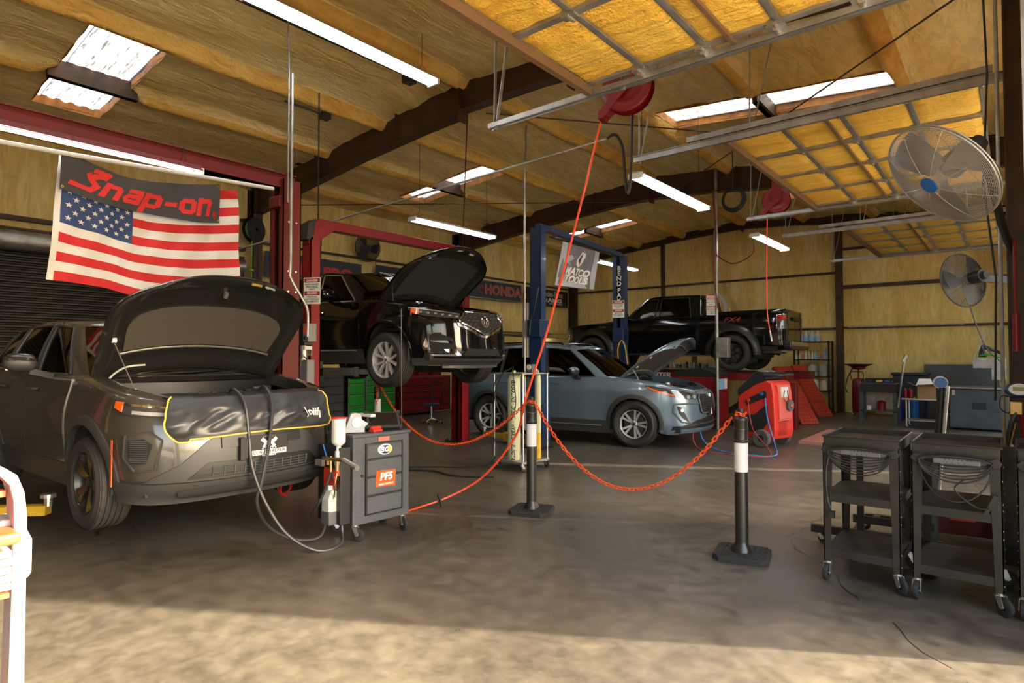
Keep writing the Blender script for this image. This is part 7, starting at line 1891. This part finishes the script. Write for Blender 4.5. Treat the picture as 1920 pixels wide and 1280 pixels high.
# ------------------------------------------------------------------ bench with pick tray
t=thing('work_stand','dark grey steel work stand with a deep black drawer','stand',(-2.46,16.75,0))
for x in (-.36,.33):
    for y in (-.22,.22): MB().box((x-.035,y-.03,0),(x+.035,y+.03,.78)).build('leg','cabgrey',t)
MB().box((-.38,-.26,.74),(.36,.26,.92)).build('drawer_box','black',t,bevel=.006); MB().box((-.40,-.28,.92),(.38,.28,.945)).build('top','cabgrey',t,bevel=.004); MB().box((-.38,-.25,.28),(.36,.25,.31)).build('lower_shelf','cabgrey',t); MB().box((-.36,.2,.31),(.34,.22,.74)).build('back_panel',M['galv'],t)
tag(MB().lathe([(0,0),(.09,0),(.09,.16),(.10,.2),(.0,.24)],o=(-2.42,16.62,.31),n=20).build('red_canister','reelred',smooth=True),'round red canister on the lower shelf of the work stand','canister')
tag(MB().lathe([(0,0),(.05,0),(.05,.1),(.0,.11)],o=(-2.68,16.62,.31),n=18).build('paint_tin','whitep',smooth=True),'small white tin on the lower shelf of the work stand','tin')
b=thing('tool_tray','black tray of blue and yellow tools on the work stand','tray',(-2.46,16.72,.945)); MB().box((-.32,-.2,0),(.3,.2,.03)).build('tray','black',b); MB().prism([(-.34,.03),(.2,.03),(.3,.12),(-.34,.10)],.18,.22,lambda x,y,z:(x,z,y)).build('lid','blackm',b)
for k,(x,mm) in enumerate(((-.2,'navy'),(0,'gold'),(.17,'blue'))): MB().box((x-.06,-.12,.03),(x+.06,.02,.07)).build('tool_case',mm,b,bevel=.01)
tag(MB().bar((-2.08,16.5,.4),(-1.93,16.6,1.62),.045,.03).bar((-1.98,16.57,1.45),(-1.9,16.6,1.6),.07,.05).build('tall_lever','galv'),'tall leaning steel lever bar beside the work stand','lever')
# ------------------------------------------------------------------ tote, board, table, job box
t=thing('storage_tote','dark navy lidded storage tote behind the small table','tote',(-2.02,18.35,0)); M['darknavy']=mat('dark_navy_plastic',(.012,.018,.035),.45)
MB().prism([(-.30,0),(.30,0),(.36,1.1),(-.36,1.1)],-.28,.28,lambda x,y,z:(x,z,y)).build('bin','darknavy',t,bevel=.02)
MB().box((-.39,-.32,1.1),(.39,.32,1.17)).build('lid','darknavy',t,bevel=.02)
r=MB()
for k in range(6): r.box((-.27+.1*k,-.315,.55),(-.24+.1*k,-.285,1.05))
r.build('rib','darknavy',t)
for k in range(2): tag(MB().lathe([(0,0),(.1,0),(.1,.5),(0,.52)],o=(-2.2+.32*k,17.6,0),n=18).build('gas_bottle',['navy','blue'][k],smooth=True),['dark blue bottle under the small table, left','brighter blue bottle under the small table, right'][k],'bottle',group='blue bottles under the table')
t=thing('dark_panel','large dark steel panel leaning on the far wall','panel',(-1.05,18.7,0)); MB().box((-.72,-.03,0),(.78,.03,1.38),Matrix.Rotation(R(-4),3,'X')).build('sheet','cabgrey',t,bevel=.01)
t=thing('steel_table','small steel table on wheels carrying an open cardboard box','table',(-1.55,16.2,0),R(0))
MB().prism([(-.38,0),(.40,0),(.40,.035),(-.38,.035)],-.3,.3,lambda x,y,z:(x,z,y+.62)).build('top','steel',t,bevel=.005)
for x in (-.3,.32):
    for y in (-.24,.24): MB().cyl((x,y,.05),(x,y,.62),.018,n=10).build('leg','steel',t)
MB().box((-.32,-.26,.16),(.34,.26,.18)).build('lower_shelf','galv',t)
for x in (-.3,.32):
    for y in (-.24,.24): castor(t,x,y,.07,.035)
b=thing('cardboard_box','open brown cardboard box with white-edged flaps on the steel table','box',(-1.50,16.1,.655),R(12))
MB().box((-.17,-.15,0),(.17,.15,.005)).box((-.17,-.15,0),(-.166,.15,.26)).box((.166,-.15,0),(.17,.15,.26)).box((-.17,-.15,0),(.17,-.146,.26)).box((-.17,.146,0),(.17,.15,.26)).build('carton','card',b)
for q,mm in (([(-.17,-.15,.26),(.17,-.15,.26),(.15,-.32,.33),(-.2,-.32,.3)],'card'),([(.17,-.15,.26),(.17,.15,.26),(.36,.1,.25),(.36,-.12,.23)],'white'),([(-.17,.15,.26),(.17,.15,.26),(.12,.2,.42),(-.1,.2,.42)],'white'),([(-.17,-.15,.26),(-.17,.15,.26),(-.34,.12,.34),(-.34,-.1,.36)],'white')):
    m=MB(); m.slab(lambda u,v,q=q:Vector(q[0]).lerp(Vector(q[1]),u).lerp(Vector(q[3]).lerp(Vector(q[2]),u),v),lambda u,v,q=q:Vector(q[0]).lerp(Vector(q[1]),u).lerp(Vector(q[3]).lerp(Vector(q[2]),u),v)+Vector((0,0,.004)),1,1); m.build('flap',mm,b)
for k in range(2): tag(MB().lathe([(0,0),(.045,0),(.048,.02),(.048,.19),(.02,.22),(0,.22)],o=(-1.86+.10*k,16.0-.03*k,.655),n=18).build('red_can','reelred',smooth=True),['left one of two red cans on the steel table','right one of two red cans, nearer the cardboard box'][k],'can',group='red cans on the steel table')
t=thing('job_box','big dark slate tool chest with a rail along its lid','tool chest',(-.58,16.6,0),R(-2)); M['slate']=mat('slate_blue_paint',(.045,.06,.07),.5,.2,var=.7,vscale=4,vcol=(.09,.10,.11))
MB().box((-.50,-.4,.04),(.46,.4,.88)).build('chest','slate',t,bevel=.02); MB().box((-.52,-.42,.88),(.48,.42,.93)).build('lid','slate',t,bevel=.015); MB().cyl((-.5,-.44,.90),(.47,-.44,.90),.02,n=10).build('rail','steel',t,smooth=True)
for x in (-.42,.42): MB().cbox((x,-.41,.8),(.06,.02,.12)).build('latch','steel',t); m=MB(); m.box((-.1,-.405,.45),(.14,-.40,.6)); m.build('embossed_plate','slate',t,bevel=.004)
# ------------------------------------------------------------------ tall jack handle and jack
t=thing('floor_jack','low red floor jack with tall black and silver handle behind the carts','jack',(-.35,6.55,0),R(10))
M['jackred']=mat('maroon_jack',(.14,.012,.015),.4,.2)
for s in (-1,1): MB().prism([(-.33,.05),(.40,.05),(.40,.14),(.1,.24),(-.28,.26),(-.33,.2)],s*.13-.012,s*.13+.012,lambda x,y,z:(x,z,y)).build('side_plate','jackred',t,bevel=.004)
MB().box((-.1,-.12,.07),(.36,.12,.16)).build('lift_arm','jackred',t,bevel=.01); MB().cyl((.34,0,.16),(.34,0,.2),.06,n=18).build('saddle','steel',t)
w=MB(); w.cyl((.36,-.16,.05),(.36,.16,.05),.05,n=18); w.cyl((-.28,-.17,.05),(-.28,-.13,.05),.05,n=18); w.cyl((-.28,.13,.05),(-.28,.17,.05),.05,n=18); w.build('wheel','blackm',t)
MB().box((-.12,-.18,.18),(.05,.18,.21)).build('warning_plate','orange',t)
h=MB(); h.cyl((-.22,0,.18),(-.14,.02,1.30),.03,n=12); h.build('handle_tube','black',t,smooth=True)
MB().cyl((-.185,.04,.2),(-.09,.06,1.30),.012,n=8).build('handle_strip','white',t)
MB().cyl((-.15,-.04,1.33),(-.15,.07,1.33),.045,n=20).build('handle_cap','blue',t,smooth=True); MB().lathe([(.045,0),(.055,0),(.055,.03),(.045,.03)],axis=(0,1,0),o=(-.15,0,1.33),n=20,closed=True).build('cap_ring','whitep',t)
# vented cabinet and rolling frame behind the carts
t=thing('vented_cabinet','tall narrow grey cabinet with perforated vents behind the black carts','cabinet',(-.62,6.0,0),R(4))
MB().box((-.14,-.1,.10),(.13,.1,.93)).build('case','grey2',t,bevel=.006)
v=MB()
for k in range(14): 
    for j in range(6): v.cbox((-.04+.022*j-.02,-.101,.30+.042*k),(.014,.004,.018))
v.build('vent_hole','ply',t)
t=thing('rolling_frame','low black rolling frame with casters standing behind the left cart','frame',(-1.02,5.95,0),R(6))
MB().box((-.36,-.30,.08),(.55,-.25,.14)).box((-.05,-.28,.2),(.5,-.24,.26)).build('front_rail','blackm',t); MB().box((-.05,-.25,.08),(.0,.4,.13)).build('cross_rail','blackm',t); MB().box((.0,.35,.08),(.5,.4,.14)).build('rear_rail','blackm',t)
MB().box((-.02,-.29,.14),(.03,-.24,.95)).build('mast','blackm',t); MB().bar((.05,.1,.14),(.12,-.2,.26),.04,.012).build('brace','galv',t)
castor(t,-.3,-.28,.08,.04); castor(t,-.03,.37,.08,.04)
tag(MB().box((-3.02,11.8,0),(-2.25,14.2,.05),None).build('floor_tray','redtray'),'flat reddish tray lying on the floor behind the left cart','tray')
# ------------------------------------------------------------------ column clutter
t=thing('bracket_shelf','galvanised bracket shelf on the far right column with hoses on it','shelf',(-.42,17.0,1.32)); MB().box((-.27,-.3,.0),(.3,.3,.22)).build('tray','galv',t,bevel=.004); MB().box((.05,-.31,-.25),(.3,-.29,.22)).build('side_plate','galv',t); MB().bar((-.26,-.25,.2),(-.02,-.25,.78),.05,.03).build('strut','galv',t)
for k in range(3): MB().tube(catmull([(-.15+.05*k,-.2,.25),(-.1,-.1,.42+.03*k),(.1,.0,.38),(.25,-.1,.3)],6),.03,8).build('coiled_hose','black',t,smooth=True)
MB().tube(catmull([(-.15,-.28,.26),(0,-.3,.3),(.2,-.28,.24)],6),.02,8).build('green_hose','green',t,smooth=True)
t=thing('digital_meter','round white and blue digital meter head on a red stand by the dark column','meter',(.03,6.0,0)); t.scale=(.85,.85,.98)
M['palescreen']=mat('olive_screen',(.25,.24,.12),.3)
MB().cyl((.03,.05,.9),(.0,.0,1.20),.018,n=10).build('stem','reelred',t); o=MB().lathe([(0,.03),(.07,.03),(.085,.0),(.07,-.03),(0,-.03)],axis=(0,-1,.3),n=28); o.v=[(x*1.25,y,z*.75+1.33) for x,y,z in o.v]; o.build('blue_shell','navy',t,smooth=True,ang=60)
o=MB().lathe([(0,.04),(.06,.035)],axis=(0,-1,.3),n=28); o.v=[(x*1.25,y,z*.75+1.33) for x,y,z in o.v]; o.build('white_face','whitep',t); MB().box((-.045,-.048,1.325),(.035,-.043,1.355)).build('screen','palescreen',t)
MB().tube(catmull([(-.02,0,1.24),(-.08,-.03,1.15),(-.14,0,1.2),(-.12,.02,1.28),(-.05,0,1.27)],6),.005,5).build('lead','black',t,smooth=True); MB().box((-.07,-.03,1.14),(.02,.03,1.24)).build('brass_block','brass',t,bevel=.006)
MB().tube(catmull([(0,0,1.2),(-.05,-.02,1.1),(-.08,0,.95),(-.05,.02,.8)],6),.02,8).build('thick_hose','black',t,smooth=True); MB().cyl((-.03,-.04,1.08),(-.07,-.06,.9),.007,n=8).build('brass_lance','brass',t); MB().prism([(-.10,.80),(-.04,.80),(-.03,.88),(-.06,.92)],-.08,-.06,lambda x,y,z:(x,z,y)).build('white_tag','white',t); MB().box((-.12,-.12,0),(.12,.12,.9)).build('pedestal','blackm',t)
tag(MB().cyl((.02,6.3,1.9),(.02,6.3,2.5),.012,n=8).cyl((.02,6.3,1.6),(.02,6.3,1.9),.025,n=12).build('regulator_pipe','reelred',smooth=True),'thin red pipe with a thick lower end on the dark column','pipe')
# ------------------------------------------------------------------ cabinets and benches along the left wall
def cab(y0,y1,z,m,label,n,name='tool_cabinet',d=.5,group='tool cabinets on the left wall',tall=None):
    t=thing(name,label,'cabinet',(WX+.08,(y0+y1)/2,0),0,group); w=y1-y0
    MB().box((0,-w/2,.08),(d,w/2,z)).build('case','blackm' if m=='green' else m,t,bevel=.01)
    hs=[(z-.14)*q for q in ([.3,.22,.16,.12,.1,.1] if n==6 else [1/n]*n)]; zz=.11
    for hh in hs:
        f=MB().box((d,-w/2+.03,zz),(d+.015,w/2-.03,zz+hh-.012)).build('drawer',m,t,bevel=.003); MB().box((d+.015,-w/2+.04,zz+hh-.035),(d+.03,w/2-.04,zz+hh-.02)).build('drawer_pull','steel' if m=='green' else 'blackm',f); zz+=hh
    for yy in (-w/2+.015,w/2-.015): MB().box((d-.01,yy-.012,.08),(d+.02,yy+.012,z)).build('corner_post','steel' if m=='green' else 'blackm',t)
    return t
cab(7.2,8.75,1.12,'cabgrey','wide charcoal drawer cabinet left of the green one',5)
cab(8.85,9.35,1.22,'green','narrow bright green drawer stack beside the charcoal cabinet',4)
cab(9.37,10.3,1.22,'green','wide bright green drawer cabinet under the raised car',6)
cab(10.5,12.3,1.05,'rackred','dark red drawer cabinet in the shade behind the red lift post',5)
cab(13.3,15.0,1.1,'cabgrey','charcoal drawer cabinet farthest along the left wall',5)
tag(MB().box((-12.9,7.1,1.2),(-12.5,8.1,1.24)).box((-12.9,8.1,1.25),(-12.55,8.8,1.3)).build('yellow_board','cylinder'),'pale yellow boards lying on the charcoal cabinet','board')
for k in range(3): tag(MB().box((-12.8,10.7+.5*k,1.05),(-12.5,11.05+.5*k,1.28+.05*(k%2))).build('red_case','reelred',bevel=.01),['left red tool case on the dark red cabinet','middle red tool case on the dark red cabinet','right red tool case on the dark red cabinet'][k],'case',group='red cases on the dark red cabinet')
tag(MB().box((WX+.02,13.6,2.0),(WX+.45,19.3,2.04)).build('wall_shelf','wood'),'long wooden shelf on the left wall behind the cars','shelf')
tag(MB().box((WX+.1,15.1,1.1),(WX+.7,19.1,1.2)).build('workbench_top','wood'),'long wooden workbench top in the far left corner','workbench')
tag(MB().cyl((-12.4,13.9,2.3),(-12.4,19.2,2.3),.09,n=18).build('silver_duct','chrome',smooth=True),'shiny silver duct along the left wall near the corner','duct')
t=thing('shop_stool','black shop stool with blue seat under the raised car','stool',(-10.6,9.9,0)); MB().cyl((0,0,.42),(0,0,.47),.19,n=24).build('seat','navy',t); MB().cyl((0,0,.12),(0,0,.42),.03,n=12).build('column','chrome',t)
for k in range(4): a=PI/2*k+.4; MB().bar((0,0,.12),(.24*math.cos(a),.24*math.sin(a),.07),.03,.02).build('leg','chrome',t); castor(t,.23*math.cos(a),.23*math.sin(a),.07,.03)
MB().tube(catmull([(-.15,.15,.47),(-.2,.18,.8),(-.15,.22,.95),(.1,.28,.95),(.16,.2,.8),(.14,.15,.47)],6),.02,8).build('back_frame','black',t,smooth=True)
# shelf with small blue cans behind the rack
t=thing('parts_shelf','pale wooden parts shelf full of small cans seen below the truck','shelf',(-8.05,18.9,0)); 
for z in (1.22,1.62): MB().box((-.9,-.2,z-.03),(1.1,.2,z)).build('shelf_board','wood',t)
for x in (-.9,.1,1.1): MB().box((x-.02,-.2,0),(x+.02,.2,1.65)).build('upright','wood',t)
rr=random.Random(4)
for k in range(16):
    x=-8.8+.11*k; hh=.1+.1*rr.random(); tag(MB().cyl((x,18.78,1.22),(x,18.78,1.22+hh),.036,n=12).build('parts_can',['navy','plateblue','whitep','blue','black','grey'][k%6]),'small can on the pale parts shelf, number '+str(k+1)+' from the left','can',group='cans on the pale parts shelf')
tube_thing('floor_cable',[(-6.45,5.6,.01),(-6.1,5.75,.012),(-5.75,5.68,.012),(-5.5,5.75,.012),(-5.2,5.95,.012)],.012,'black','black cable lying on the floor behind the trolley','cable',6)
